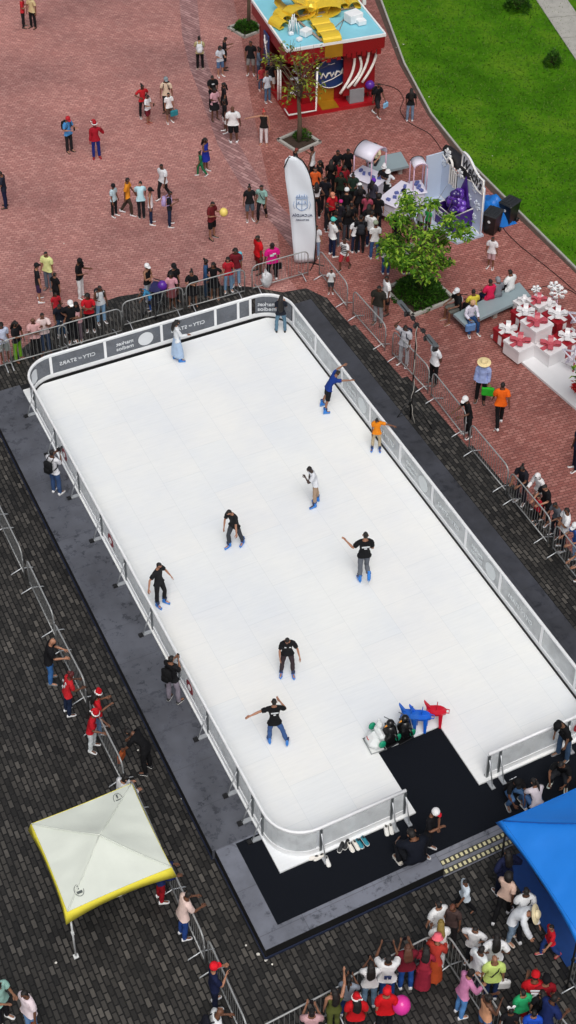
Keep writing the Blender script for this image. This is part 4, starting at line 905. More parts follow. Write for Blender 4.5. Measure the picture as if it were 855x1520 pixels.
# ------------------------------------------------------------------ benches
SLAB = mat('bench_slab', (142, 158, 164), .45, 0, .08, 2, .2, 10)
def bench(c4, z, label):
    q = [W(px, py, z) for px, py in c4]; c = sum(q)/4; e = empty('bench', (c[0], c[1], 0)); tag(e, label, 'bench', 'flat slab benches'); P = [((p-c)[0], (p-c)[1]) for p in q]
    MB().use(SLAB).prism(P, z-.10, z).build('seat_slab', None, e)
    for t in (.18, .5, .82):
        a = np.array(P[0])*(1-t)+np.array(P[1])*t; b_ = np.array(P[3])*(1-t)+np.array(P[2])*t; mid = (a+b_)/2; ang = math.atan2((b_-a)[1], (b_-a)[0]); m = MB().use(CONC); m.box((mid[0], mid[1], (z-.1)/2), (np.linalg.norm(b_-a)*.6, .16, z-.1), ang); m.build('leg', None, e)
bench([(691, 483), (788, 439), (771, 419), (673, 466)], .46, 'long grey slab bench with six people, beside the gift-box pile')
bench([(553, 258), (607, 246), (595, 225), (543, 236)], .46, 'grey slab bench near the white carts, one person in beige on it')
# ------------------------------------------------------------------ bins and tarp
def bin_(px, py, ang, label):
    p = W(px, py, 0); e = empty('wheelie_bin', (p[0], p[1], 0), ang); e.scale = (.8, .8, .85); tag(e, label, 'bin', 'black wheelie bins'); B_ = mat('bin_plastic', (20, 21, 23), .4)
    def fr(z0, w0, d0, z1, w1, d1): return [(sx*w_/2, sy*d_/2, z) for z, w_, d_ in ((z0, w0, d0), (z1, w1, d1)) for sx, sy in ((-1, -1), (1, -1), (1, 1), (-1, 1))]
    MB().use(B_).add(fr(.08, .50, .55, 1.02, .66, .78), [(3, 2, 1, 0), (4, 5, 6, 7), (0, 1, 5, 4), (1, 2, 6, 5), (2, 3, 7, 6), (3, 0, 4, 7)]).build('body', None, e)
    m = MB().use(mat('bin_lid', (38, 40, 44), .35)); m.box((0, 0, 1.06), (.72, .86, .07), bev=.03); m.box((0, -.02, 1.10), (.5, .6, .04), bev=.02)
    for k in (-1, 0, 1): m.box((k*.16, 0, 1.13), (.03, .55, .02))
    m.build('lid', None, e); 
    for s_ in (-1, 1): m = MB().use(BLACKM); m.tube([(s_*.27, .30, .11), (s_*.33, .30, .11)], .11, 14); m.build('wheel', None, e)
    m = MB().use(B_); m.tube([(-.25, .43, 1.0), (-.25, .49, 1.03), (.25, .49, 1.03), (.25, .43, 1.0)], .018, 6); m.build('handle', None, e); m = MB().use(LETTER); disc(m, (0, -.375, .75), (1, 0, 0), (0, 0, 1), .07, .07); m.build('sticker', None, e)
bin_(729, 345, azi(60), 'black wheelie bin nearest the grape display back wall'); bin_(754, 329, azi(50), 'black wheelie bin nearer the lawn, behind the blue tarpaulin')
p = W(733, 322, 0); tv = MB().use(mat('blue_tarp', (24, 116, 205), .4, 0, .1, 3, .5, 8)); nn = 12; vs = []
for i in range(nn+1):
    for j in range(nn+1):
        u, v_ = 2*i/nn-1, 2*j/nn-1; r = math.sqrt(u*u+v_*v_); z = .75*max(0, 1-r**3*.55)*(1+.15*math.sin(u*7+v_*3)+.1*math.sin(v_*9)); vs.append((p[0]+u*.55, p[1]+v_*.75, max(.02, z if max(abs(u), abs(v_)) < .99 else .02)))
tv.add(vs, [(i*(nn+1)+j, (i+1)*(nn+1)+j, (i+1)*(nn+1)+j+1, i*(nn+1)+j+1) for i in range(nn) for j in range(nn)], True); tag(tv.build('tarpaulin'), 'crumpled bright blue tarpaulin heaped between the two bins', 'tarpaulin')
# ------------------------------------------------------------------ plants
def leaf_blob(mb, c, R, n, size, rng, droop=.3, squash=.8, hollow=.25):
    for _ in range(n):
        while True:
            q = rng.normal(0, .55, 3)
            if np.linalg.norm(q) < 1.25: break
        p = np.array(c)+q*np.array([R, R, R*squash]); a = rng.uniform(0, 2*PI); s = size*rng.uniform(.6, 1.3); d = np.array([math.cos(a), math.sin(a), -droop+rng.normal(0, .35)]); d /= np.linalg.norm(d)
        sd = np.cross(d, (0, 0, 1)); sd /= np.linalg.norm(sd)+1e-6; up = np.cross(sd, d)
        mb.add([p, p+d*s*.45+sd*s*.24+up*s*.05, p+d*s+up*-s*.12, p+d*s*.45-sd*s*.24+up*s*.05], [(0, 1, 2), (0, 2, 3)])
def tree(base, H, crown_c, crown_r, nclump, leaves, lm, label, trunk_r=.10, size=.15, seed=1, squash=.75, bare=0, group=None):
    e = empty('tree', (base[0], base[1], 0)); tag(e, label, 'tree', group); rng = np.random.RandomState(seed); r_ = random.Random(seed)
    t = MB().use(BARK); pts = [(0, 0, 0), (.03, .02, H*.3), (-.03, .04, H*.6), (.02, 0, H*.85)]; t.tube(pts, [trunk_r*1.25, trunk_r, trunk_r*.8, trunk_r*.6], 9)
    cl = []
    for k in range(nclump):
        a = 2*PI*k/nclump+r_.uniform(-.4, .4); rr = crown_r*r_.uniform(.25, 1)**.7; z = r_.uniform(-1, 1)*crown_r*squash
        q = np.array([crown_c[0]+rr*math.cos(a)*math.sqrt(max(.1, 1-(z/(crown_r*squash*1.2))**2)), crown_c[1]+rr*math.sin(a)*math.sqrt(max(.1, 1-(z/(crown_r*squash*1.2))**2)), crown_c[2]+z]); cl.append(q)
    b = MB().use(BARK)
    for q in cl:
        s0 = np.array([0, 0, H*r_.uniform(.55, .85)]); mid = s0*.5+q*.5+np.array([0, 0, .15]); b.tube([s0, mid, q], [trunk_r*.42, trunk_r*.24, trunk_r*.08], 6)
        for _ in range(3+bare): q2 = q+rng.normal(0, .28, 3); b.tube([mid*.4+q*.6, q2], [trunk_r*.13, trunk_r*.05], 4)
    t.build('trunk', None, e); b.build('branches', None, e); c = MB().use(lm); 
    for q in cl: leaf_blob(c, q, r_.uniform(.26, .46)*(crown_r/1.6)**.4, leaves, size, rng)
    c.build('crown', None, e); return e
def shrub(base, r, h, n, lm, label, size=.09, seed=3, cat='shrub'):
    e = empty('shrub', (base[0], base[1], 0)); tag(e, label, cat); rng = np.random.RandomState(seed); m = MB().use(lm)
    for _ in range(n):
        a = rng.uniform(0, 2*PI); u = rng.uniform(0, 1)**.5*r*(1+.12*math.sin(a*5+seed)); z = h*(1-(u/r)**2.2*.75)*rng.uniform(.35, 1.05); p = np.array([u*math.cos(a), u*math.sin(a), z]); dd = np.array([math.cos(a)*.6+rng.normal(0, .4), math.sin(a)*.6+rng.normal(0, .4), rng.uniform(-.2, .9)]); dd /= np.linalg.norm(dd)
        s = size*rng.uniform(.6, 1.4); sd = np.cross(dd, (0.1, 0.2, 1)); sd /= np.linalg.norm(sd); m.add([p, p+dd*s*.5+sd*s*.25, p+dd*s, p+dd*s*.5-sd*s*.25], [(0, 1, 2, 3)])
    m.build('foliage', None, e); st = MB().use(BARK)
    for k in range(7): a = k*.9; st.tube([(.05*math.cos(a), .05*math.sin(a), 0), (r*.5*math.cos(a), r*.5*math.sin(a), h*.7)], [.02, .008], 5)
    st.build('stems', None, e); return e
SOIL = mat('soil', (58, 44, 34), .95, 0, .4, 9, .8, 30)
def planter(px, py, s, label, ang=.1):
    p = W(px, py, 0); e = empty('tree_pit', (p[0], p[1], 0), ang); tag(e, label, 'planter'); m = MB().use(CONC)
    for k in range(4): a = k*PI/2; m.box((s/2*math.cos(a), s/2*math.sin(a), .06), (.11, s+.1, .10), a)
    m.build('kerb_ring', None, e); MB().use(SOIL).box((0, 0, .03), (s-.13, s-.13, .04)).build('soil_bed', None, e); return p
p = planter(622, 438, 1.75, 'square kerbed tree pit with a round hedge and leafy tree', .1)
shrub(p, .88, .62, 3600, LEAF3, 'round dark green hedge at the foot of the leafy tree', .10, 5)
tree(p, 2.4, (-.05, .1, 2.5), 1.5, 30, 125, LEAF1, 'leafy bright green tree in the pit beside the lamp stand', .085, .175, 4, .68)
p = planter(444, 211, 1.15, 'square tree pit with sparse tree by the gift-box booth', .25); shrub((p[0]+.25, p[1]+.2), .35, .4, 500, LEAF3, 'small green shrub at the foot of the sparse tree', .09, 8)
tree(p, 3.3, (0, 0, 3.2), 1.45, 17, 26, LEAF2, 'thin sparse yellow-green tree in front of the gift-box booth', .085, .17, 9, .8, bare=5)
p = planter(366, 44, 1.1, 'square tree pit with low shrub near the top of the plaza', .25); shrub(p, .55, .4, 1400, LEAF3, 'low bushy green shrub round the trunk near the top of the plaza', .10, 12)
tree((p[0]+.1, p[1]), 4.6, (0, 0, 4.9), 1.5, 14, 60, LEAF1, 'slender tree whose trunk rises out of the top picture edge', .07, .18, 14)
for (px, py, r, h, n, sd, lab) in ((768, 14, .55, .8, 900, 21, 'round green shrub on the lawn at the top picture edge'), (820, 97, .32, .7, 500, 22, 'small upright green shrub alone on the lawn')): shrub(W(px, py, 0), r, h, n, LEAF3, lab, .13, sd)
p = W(900, 650, 0); tree(p, 2.6, (-.15, .35, 3.0), 1.15, 16, 90, LEAF1, 'green tree leaning in from the right picture edge over the white platform', .08, .19, 31)
# ------------------------------------------------------------------ gift-box booth
RED = mat('red_panel', (168, 16, 28), .45, 0, .12, 3); DRED = mat('dark_red_sequin', (140, 10, 20), .4, 0, .4, 40, .6, 60); GOLD = mat('gold_foil', (240, 204, 62), .32, .25, .14, 4, .4, 8)
GOLDB = mat('gold_ribbon', (176, 128, 30), .4, .3, .2, 3); CYAN = mat('pale_blue_roof', (134, 204, 222), .4, 0, .08, 2); TUBE = mat('white_tube', (250, 246, 240), .3, 0, .02)
c0 = W(429, 178, 0); q1 = W(560, 155, 0); dx = q1-c0; ang = math.atan2(dx[1], dx[0]); bw = np.linalg.norm(dx[:2]); bd_ = 4.1
bo = empty('gift_box_booth', (c0[0], c0[1], 0), ang); tag(bo, 'red booth shaped like a giant gift box with gold bow and pale blue roof', 'booth')
HB = 3.2
MB().use(RED).box((bw/2, bd_/2, .09), (bw, bd_, .18)).build('base', None, bo)
for tp_ in ([(-.02, .5, .24), (-.02, -.02, .24), (1.15, -.02, .24), (1.17, -.02, 2.2)], [(-.02, 1.3, .2), (-.02, 1.3, 1.75), (-.02, 1.0, 1.75), (-.02, 1.0, .4)], [(-.02, 2.5, .2), (-.02, 2.5, 1.8), (-.02, 2.75, 1.8)]): MB().use(TUBE).tube(tp_, .04, 8).build('light_tube', None, bo)
m = MB().use(DRED); m.box((bw/2+.35, .75, (HB+.18)/2), (bw-.9, .12, HB-.2)); m.box((bw-.1, bd_/2+.3, HB/2), (.12, bd_-.9, HB-.4)); m.box((bw/2, bd_-.1, HB/2), (bw-.2, .12, HB-.4)); m.box((.12, bd_-.9, HB/2), (.1, 1.2, HB-.4)); m.build('wall', None, bo)
MB().use(GOLDB).box((1.78, .66, (HB-.2)/2+.08), (.72, .07, HB-.25)).box((1.78, .33, .19), (.72, .66, .03)).build('front_ribbon', None, bo)
for i, (x, z0, h_, b_) in enumerate(((2.55, .75, 2.0, .10), (2.85, .95, 1.35, .07), (3.15, 1.0, 2.1, .12), (3.5, 1.1, 2.1, .12))):
    m = MB().use(TUBE); m.tube([(x+.16+.16*math.sin(PI*k/8)-.5*(1-k/8)**2, .10, z0+h_*k/8) for k in range(9)], .055, 8); m.build('light_tube', None, bo)
m = MB().use(TUBE); m.ball((3.0, .10, 2.62), .08); m.build('light_dot', None, bo)
MB().use(DRED).box((3.05, .22, 1.75), (1.35, .10, 2.4)).build('red_panel', None, bo)
# roof with its valance
rf = MB().use(CYAN); rf.box((bw/2, bd_/2, HB+.02), (bw+.30, bd_+.3, .10)); ro = rf.build('roof', None, bo)
m = MB().use(WHITEP)
for (x, y, a, b_) in ((bw/2, -.15, bw+.34, .07), (bw/2, bd_+.15, bw+.34, .07), (-.15, bd_/2, .07, bd_+.23), (bw+.15, bd_/2, .07, bd_+.23)): m.box((x, y, HB+.055), (a, b_, .12))
m.build('roof_trim', None, ro)
m = MB().use(DRED)
for (x, y, a, b_) in ((bw/2, -.14, bw+.22, .05), (-.14, bd_/2, .05, bd_+.2), (bw+.14, bd_/2, .05, bd_+.2)): m.box((x, y, HB-.27), (a, b_, .5))
for k in range(18): x = .1+k*(bw-.2)/17; h_ = .08+.16*((k*7) % 5)/4; m.box((x, -.145, HB-.52-h_/2), (bw/22, .06, h_))
for k in range(7): y = bd_-.2-k*.12; h_ = .3+.5*((k*3) % 4)/3; m.tube([(bw+.15, y, HB-.5), (bw+.15, y, HB-.5-h_)], .02, 5); m.ball((bw+.15, y, HB-.55-h_), .06, 8, 6)
m.build('valance', None, ro)
MB().use(GOLDB).box((1.78, -.19, HB-.27), (.74, .03, .56)).build('valance_ribbon', None, bo)
m = MB().use(mat('dusty_pipe', (150, 132, 120), .6)); m.tube([(1.35, .05, HB+.12), (.95, bd_*.55, HB+.14), (.9, bd_, HB+.12)], .05, 6); m.tube([(.1, bd_*.55, HB+.12), (bw-.1, bd_*.55, HB+.12)], .05, 6); m.tube([(2.1, .3, HB+.1), (2.9, 1.6, HB+.1)], .015, 5); m.tube([(2.3, 1.0, HB+.1), (3.6, 2.2, HB+.1)], .015, 5); m.build('roof_frame', None, ro)
# gold ribbon strip with folds, and big loops
def ribbon(mb, pts, wdt, side, th=.02):
    pts = [np.array(p, float) for p in pts]; sd = np.array(side, float)/np.linalg.norm(side)*wdt/2; vs = []
    for p in pts: vs += [p-sd, p+sd, p+sd+(0, 0, th), p-sd+(0, 0, th)]
    fs = []
    for i in range(len(pts)-1):
        for k in range(4): a = i*4; fs.append((a+k, a+(k+1) % 4, a+4+(k+1) % 4, a+4+k))
    fs += [(3, 2, 1, 0), (len(vs)-4, len(vs)-3, len(vs)-2, len(vs)-1)]; return mb.add(vs, fs, False)
def strip(pts, wdt, side, n='gold_strip'):
    m = MB().use(GOLD); ribbon(m, pts, wdt, side, .03); return m.build(n, None, ro)
Z = HB+.10
strip([(1.74, bd_+.1, Z+.03), (1.74, 3.2, Z+.03), (1.74, 2.6, Z+.12)], .74, (1, 0, 0))
def fold(x, y, w_, L_, hg, a):   # one soft fold of the ribbon lying on the roof
    d = np.array([math.cos(a), math.sin(a), 0]); q = np.array([x, y, Z+.03]); pts = [q]+[q+d*L_*(.5-.5*math.cos(t))+np.array([0, 0, hg*math.sin(t)]) for t in [PI*k/8 for k in range(1, 9)]]+[q+d*L_*.55+np.array([0, 0, .02])]
    strip(pts, w_, (-math.sin(a), math.cos(a), 0), 'ribbon_fold')
for y in (1.75, 1.15, .55): fold(1.74, y, .76, .72, .20, -PI/2)
for k, (x, y, a) in enumerate(((1.2, 2.35, 2.95), (.75, 2.25, 3.3), (.45, 1.9, 3.5), (2.25, 2.4, .25), (2.8, 2.55, .1), (3.3, 2.5, -.1))): fold(x, y, .72, .55, .26+.05*(k % 2), a)
def loop(a, L_, wdt, hgt):
    pts = []; d = np.array([math.cos(a), math.sin(a), 0]); o_ = np.array([1.74, 2.35, Z+.16])
    for k in range(15): t = 2*PI*k/14; pts.append(o_+d*L_/2*(1-math.cos(t))*(1+.1*math.sin(t))+np.array([0, 0, hgt*math.sin(t)+hgt*.6*(1-math.cos(t))*.5]))
    strip(pts, wdt, (-math.sin(a), math.cos(a), .15), 'bow_loop')
for a, L_, wd_, hg in ((.55, 1.45, .70, .36), (2.55, 1.45, .68, .36), (-.35, 1.2, .62, .28), (3.5, 1.25, .62, .28)): loop(a, L_, wd_, hg)
m = MB().use(GOLD); m.box((1.74, 2.35, Z+.30), (.5, .55, .42), .3, .14); m.build('bow_knot', None, ro)
for (x, y, s_, a) in ((.95, .75, .42, .5), (.4, .95, .2, .2), (3.15, 1.25, .62, .3), (3.35, .9, .35, .1), (.55, .4, .22, .4)):
    m = MB().use(WHITEP); m.box((x, y, HB+.08+s_*.35), (s_, s_*.8, s_*.6), a, .02); m.build('roof_gift', None, ro)
m = MB().use(mat('glitter_white', (226, 234, 240), .3, 0, .2, 30))
for k in range(14): a = k*2.4; r_ = .05+.02*k; m.tube([(.55+r_*math.cos(a), 1.1+r_*math.sin(a), HB+.1), (.55+.6*r_*math.cos(a), 1.1+.6*r_*math.sin(a), HB+.9-.03*k)], .022, 5)
m.build('icicle_cone', None, ro)
m = MB().use(WHITEP); m.box((bw+.05, 3.0, HB+.55), (.16, .16, 1.0)); m.box((bw+.35, 2.7, HB+.4), (.14, .14, .9)); m.tube([(bw+.2, 3.4, HB), (bw+.25, 3.4, HB+1.3)], .07, 8); m.build('roof_post', None, ro)
# round navy sign hung on the ribbon: an ornament with white script-like strokes
NAVY = mat('navy_sign', (24, 56, 110), .4, 0, .1, 4); m = MB().use(NAVY); disc(m, (2.0, .52, 1.55), (1, 0, 0), (0, 0, 1), .74, .72, .08, 32); so_ = m.build('round_sign', None, bo)
m = MB().use(TUBE); ringp(m, (2.0, .465, 1.55), (1, 0, 0), (0, 0, 1), .70, .68, .018); ringp(m, (1.85, .50, 2.38), (1, 0, 0), (0, 0, 1), .11, .12, .03); m.tube([(1.85, .48, 2.25), (1.9, .48, 2.36)], .04, 5)
sw = [(-.50, -.12), (-.40, .10), (-.28, -.12), (-.20, .06), (-.10, .08), (-.04, -.10), (.06, .06), (.10, -.12), (.20, .10), (.30, .06), (.34, -.04), (.48, .20)]
m.tube([(2.0+a, .46, 1.50+b_) for a, b_ in sw], .045, 6); m.tube([(1.55, .46, 1.15), (2.0, .46, 1.27), (2.5, .46, 1.5)], .02, 6); m.tube([(1.8, .46, 1.98), (1.95, .46, 1.95), (2.1, .46, 1.98)], .018, 5); m.build('white_script', None, so_)
m = MB().use(NAVY); m.box((-.22, .95+1.2, 2.2), (.06, .62, 1.3), 0, .02); so_ = m.build('hanging_sign', None, bo); m = MB().use(TUBE); 
for (y0, z0, y1, z1) in ((1.95, 2.6, 2.35, 2.1), (2.35, 2.5, 1.95, 1.9), (2.0, 1.8, 2.3, 2.7)): m.tube([(-.26, y0, z0), (-.26, y1, z1)], .022, 5)
m.build('white_script', None, so_)
MB().use(mat('grey_counter', (140, 142, 146), .5)).box((2.95, .30, .50), (.62, .40, .62)).build('counter', None, bo)
m = MB().use(mat('gold_pole', (150, 134, 110), .4, .4)); 
for k in range(4): m.tube([(bw-.12-.13*k, .35+.1*k, .18), (bw-.10-.13*k, .35+.1*k, HB-.5)], .025, 6)
m.build('curtain_poles', None, bo)
m = MB().use(DRED)
for k in range(4): ringp(m, (2.05+.1*k, .66, 2.3-.35*k), (1, 0, 0), (0, 0, 1), .10, .15, .03)
m.build('wall_scrolls', None, bo)
e = empty('flower_bunch', tuple(W(443, 150, .2)*[1, 1, 0]+[0, 0, .2])); tag(e, 'bunch of white blossoms standing at the left front of the booth', 'decoration'); m = MB().use(WHITEP); rg = np.random.RandomState(5)
for k in range(26): q = rg.normal(0, .16, 3)+[0, 0, .55+.5*(k % 2)]; m.ball(q, (.09, .09, .05), 7, 5)
m.build('blossoms', None, e); m = MB().use(BARK); m.tube([(0, 0, 0), (.03, 0, 1.1)], .02, 5); m.build('stem', None, e)
# ------------------------------------------------------------------ grape display (folding walls, sign, purple box)
dp = W(713.5, 348, .08); dq = W(652, 288, .08); dv = dq-dp; DL = np.linalg.norm(dv[:2]); dang = math.atan2(dv[1], dv[0])
# local frame: +X runs from the near right end to the far left end of the wall, +Y points away from the lawn
ds = empty('photo_display', (dp[0], dp[1], 0), dang); tag(ds, 'white snowflake backdrop with black arched header, script sign and purple grape box', 'display')
PW = mat('pale_panel', (196, 208, 226), .5, 0, .05, 3); PBL = mat('black_panel', (14, 13, 18), .45); PURP = mat('purple', (62, 24, 120), .4, 0, .15, 5)
MB().use(mat('pale_floor', (184, 196, 212), .45, 0, .06, 3)).prism([(-.08, -.08), (DL+.05, -.08), (DL+.05, 1.75), (DL*.55, 1.75), (-.08, 1.05)], .01, .10).build('base', None, ds)
UX, UZ = (1, 0, 0), (0, 0, 1)
wl = [(0, .1), (DL, .1), (DL, 1.85), (DL-.05, 1.92), (DL*.80, 1.75), (DL*.62, 1.60), (DL*.45, 1.75), (DL*.25, 1.95), (DL*.1, 2.12), (0, 2.08)]
MB().use(PW).plate(wl[:], (0, 0, 0), UX, UZ, .06).build('back_wall', None, ds)
hd = [(DL*.2, 1.75), (DL*.5, 1.70), (DL*.8, 1.80), (DL*1.0, 1.85), (DL*1.01, 2.12), (DL*.96, 2.32), (DL*.85, 2.42), (DL*.68, 2.46), (DL*.5, 2.45), (DL*.3, 2.2), (DL*.2, 1.95)]
MB().use(PBL).plate(hd, (0, -.05, 0), UX, UZ, .07).build('header', None, ds)
MB().use(PW).box((DL*.98, .35, 1.05), (.06, .75, 1.9)).build('side_wall', None, ds)
m = MB().use(TUBE)
for a, c in zip(wl, wl[1:]+wl[:1]): m.tube([(a[0], .04, a[1]), (c[0], .04, c[1])], .022, 5)
m.tube([(DL*.78+.2*math.cos(t), .06, 1.75+.3*math.sin(t)) for t in [PI*k/8 for k in range(9)]], .05, 6); m.build('white_edging', None, ds)
m = MB().use(PBL); m.plate([(DL*.60, 1.0), (DL*.78, 1.0), (DL*.78, 1.7), (DL*.60, 1.7)], (0, .034, 0), UX, UZ, .01); m.plate([(DL*.72, 1.75), (DL*.84, 1.75), (DL*.84, 1.98), (DL*.72, 1.98)], (0, .034, 0), UX, UZ, .01); m.build('window', None, ds)
m = MB().use(TUBE)
for k in range(4): m.box((DL*.62+k*.14, .06, 1.4), (.05, .04, .75+.1*(k % 2)))
m.build('bars', None, ds)
def flake(mb, o, ux, uz, r, th):
    ux, uz, o = Vector(ux), Vector(uz), Vector(o)
    for k in range(6):
        a = k*PI/3+.2; d = ux*math.cos(a)+uz*math.sin(a); mb.tube([o, o+d*r], th, 5); s1 = ux*math.cos(a+.8)+uz*math.sin(a+.8); s2 = ux*math.cos(a-.8)+uz*math.sin(a-.8); mb.tube([o+d*r*.55+s1*r*.35, o+d*r*.55, o+d*r*.55+s2*r*.35], th*.8, 5)
m = MB().use(WHITEP); flake(m, (DL*.86, .01, 2.12), UX, UZ, .22, .035); flake(m, (DL*.52, .08, 1.85), UX, UZ, .2, .03); m.build('snowflake', None, ds)
m = MB().use(mat('pale_flake', (226, 234, 244), .5))
for (x, z, r_) in ((DL*.2, 1.75, .2), (DL*.12, 1.15, .22), (DL*.3, 1.2, .14), (DL*.16, .6, .14), (DL*.93, 1.6, .16)): flake(m, (x, .045, z), UX, UZ, r_, .018)
m.build('wall_flakes', None, ds)
# wavy sign
sg_ = []
for k in range(13): t = k/12; sg_.append((DL*.52-DL*.50*t, 2.80-.40*t+.10*math.sin(t*2*PI)))
lo_ = [(x, z-.60) for x, z in sg_]; m = MB().use(mat('sign_white', (222, 226, 232), .5)); m.plate(sg_+lo_[::-1], (0, .02, 0), UX, UZ, .06); sn = m.build('sign', None, ds)
m = MB().use(TUBE); m.tube([(x, .06, z) for x, z in sg_+lo_[::-1]], .02, 5, closed=True); m.build('sign_edge', None, sn)
m = MB().use(mat('sign_black', (26, 24, 30), .5)); sl_ = Vector((-1, 0, -.28)).normalized(); text(m, "Welch's", (DL*.27, .075, 2.29), tuple(sl_), tuple(Vector((0, 1, 0)).cross(sl_)*1), DL*.47, .008, ys=1.55)
o = m.build('sign_lettering', None, sn)
# purple box of grapes
bx0 = W(669, 345, .1); lc = Matrix.Rotation(-dang, 3, 'Z') @ Vector((bx0[0]-dp[0], bx0[1]-dp[1], 0)); bxm = Matrix.Translation((lc[0]+.45, lc[1]-.40, .1)) @ Matrix.Rotation(.12, 4, 'Z')
bx = empty('grape_box', (0, 0, 0)); bx.parent = ds; bx.matrix_local = bxm
m = MB().use(PURP)
for (x, y, a, b_) in ((0, -.48, 1.0, .05), (0, .48, 1.0, .05), (-.5, 0, .05, 1.0), (.5, 0, .05, 1.0)): m.box((x, y, .38), (a, b_, .75))
m.box((0, 0, .3), (.94, .9, .05)); m.build('box_walls', None, bx)
m = MB().use(TUBE); m.tube([(-.5, -.5, .77), (.5, -.5, .77), (.5, .5, .77), (-.5, .5, .77)], .035, 6, closed=True)
for sx in (-.5, .5):
    for sy in (-.5, .5): m.tube([(sx, sy, 0), (sx, sy, .77)], .03, 6)
m.build('box_edging', None, bx)
m = MB().use(mat('sign_white', (222, 226, 232), .5)); m.box((.12, .515, .50), (.85, .03, .24)); so_ = m.build('box_sign', None, bx); m = MB().use(mat('sign_black', (26, 24, 30), .5)); text(m, "Welch's", (.12, .535, .50), (-1, 0, 0), (0, 0, 1), .7, .006); m.build('sign_lettering', None, so_)
GR = [mat('grape', (82, 40, 150), .22, 0, .15, 3, coat=.5), mat('grape_dark', (48, 22, 104), .25, 0, .15, 3, coat=.5), mat('grape_light', (120, 78, 190), .22, 0, .15, 3, coat=.5)]; rg = np.random.RandomState(3)
m = MB()
for k in range(44):
    a = rg.uniform(0, 2*PI); lev = rg.uniform(0, 1); r_ = (.42*(1-lev*.75))*rg.uniform(.4, 1); m.use(GR[rg.randint(3)]); m.ball((r_*math.cos(a), r_*math.sin(a)-.05, .72+lev*.75), rg.uniform(.11, .17), 10, 7)
m.build('grapes', None, bx); m = MB().use(PURP); m.add([(-.35, -.42, .75), (.35, -.42, .75), (.0, -.44, 1.9), (-.35, -.30, .75), (.35, -.30, .75), (0, -.40, 1.9)], [(0, 1, 2), (5, 4, 3), (0, 2, 5, 3), (1, 4, 5, 2)]); m.build('leaf_panel', None, bx)
# ------------------------------------------------------------------ white carts
CARTW = mat('cart_white', (222, 218, 232), .35, 0, .06, 3); CARTP = mat('cart_pink', (214, 178, 200), .4, 0, .06, 3)
def cart(px, py, ang, L_, wd_, h, rad, label, legc, roof=True):
    p = W(px, py, 0); e = empty('vending_cart', (p[0], p[1], 0), ang); tag(e, label, 'cart', 'white festive carts with curved canopies'); MB().use(CARTW).box((0, 0, h*.5+.12), (L_, wd_, h-.25), bev=.05).build('counter', None, e); MB().use(CARTW).box((0, 0, h), (L_+.12, wd_+.12, .05), bev=.02).build('worktop', None, e)
    if roof:
        m = MB().use(CARTW); vs = []; n = 14
        for i in range(n+1):
            a = PI*i/n
            for s_ in (-1, 1): vs.append((s_*(L_*.36), rad*math.cos(a), h+1.0+rad*.75*math.sin(a)))
        m.add(vs, [(2*i, 2*i+2, 2*i+3, 2*i+1) for i in range(n)], True); o = m.build('canopy', None, e); o.modifiers.new('t', 'SOLIDIFY').thickness = .04
        for s_ in (-1, 1):
            m = MB().use(BLACKM if s_ < 0 else legc); m.tube([(s_*L_*.36, rad*math.cos(PI*i/n), h+1.0+rad*.75*math.sin(PI*i/n)) for i in range(n+1)], .02, 5); m.build('canopy_rim', None, e)
            for t in (-1, 1): m = MB().use(legc); m.tube([(s_*L_*.34, t*rad*.97, h-.1), (s_*L_*.34, t*rad*.97, h+1.02)], .025, 6); m.build('post', None, e)
    for sx in (-1, 1):
        for sy in (-1, 1): m = MB().use(BLACKM); m.tube([(sx*L_*.35, sy*(wd_/2-.03), .13), (sx*L_*.35, sy*(wd_/2+.04), .13)], .13, 14); m.build('wheel', None, e)
    m = MB().use(paint((90, 100, 160)))
    for k in range(5): m.box((-L_/2+.15+k*L_*.18, .05*(-1)**k, h+.07), (.10, .14, .09), k*.5)
    m.build('wares', None, e); return e
cart(547, 293, azi(-35)+PI/2, 1.15, .8, .95, .48, 'white cart with large rounded canopy in the thick of the crowd', CARTP)
cart(618, 306, azi(15), .75, .42, .85, .26, 'small white cart with pinkish legs and narrow curved canopy', CARTP)
cart(590, 318, azi(55)+PI/2, 1.5, .75, .9, .4, 'long white counter partly under the leafy tree', CARTP, roof=False)
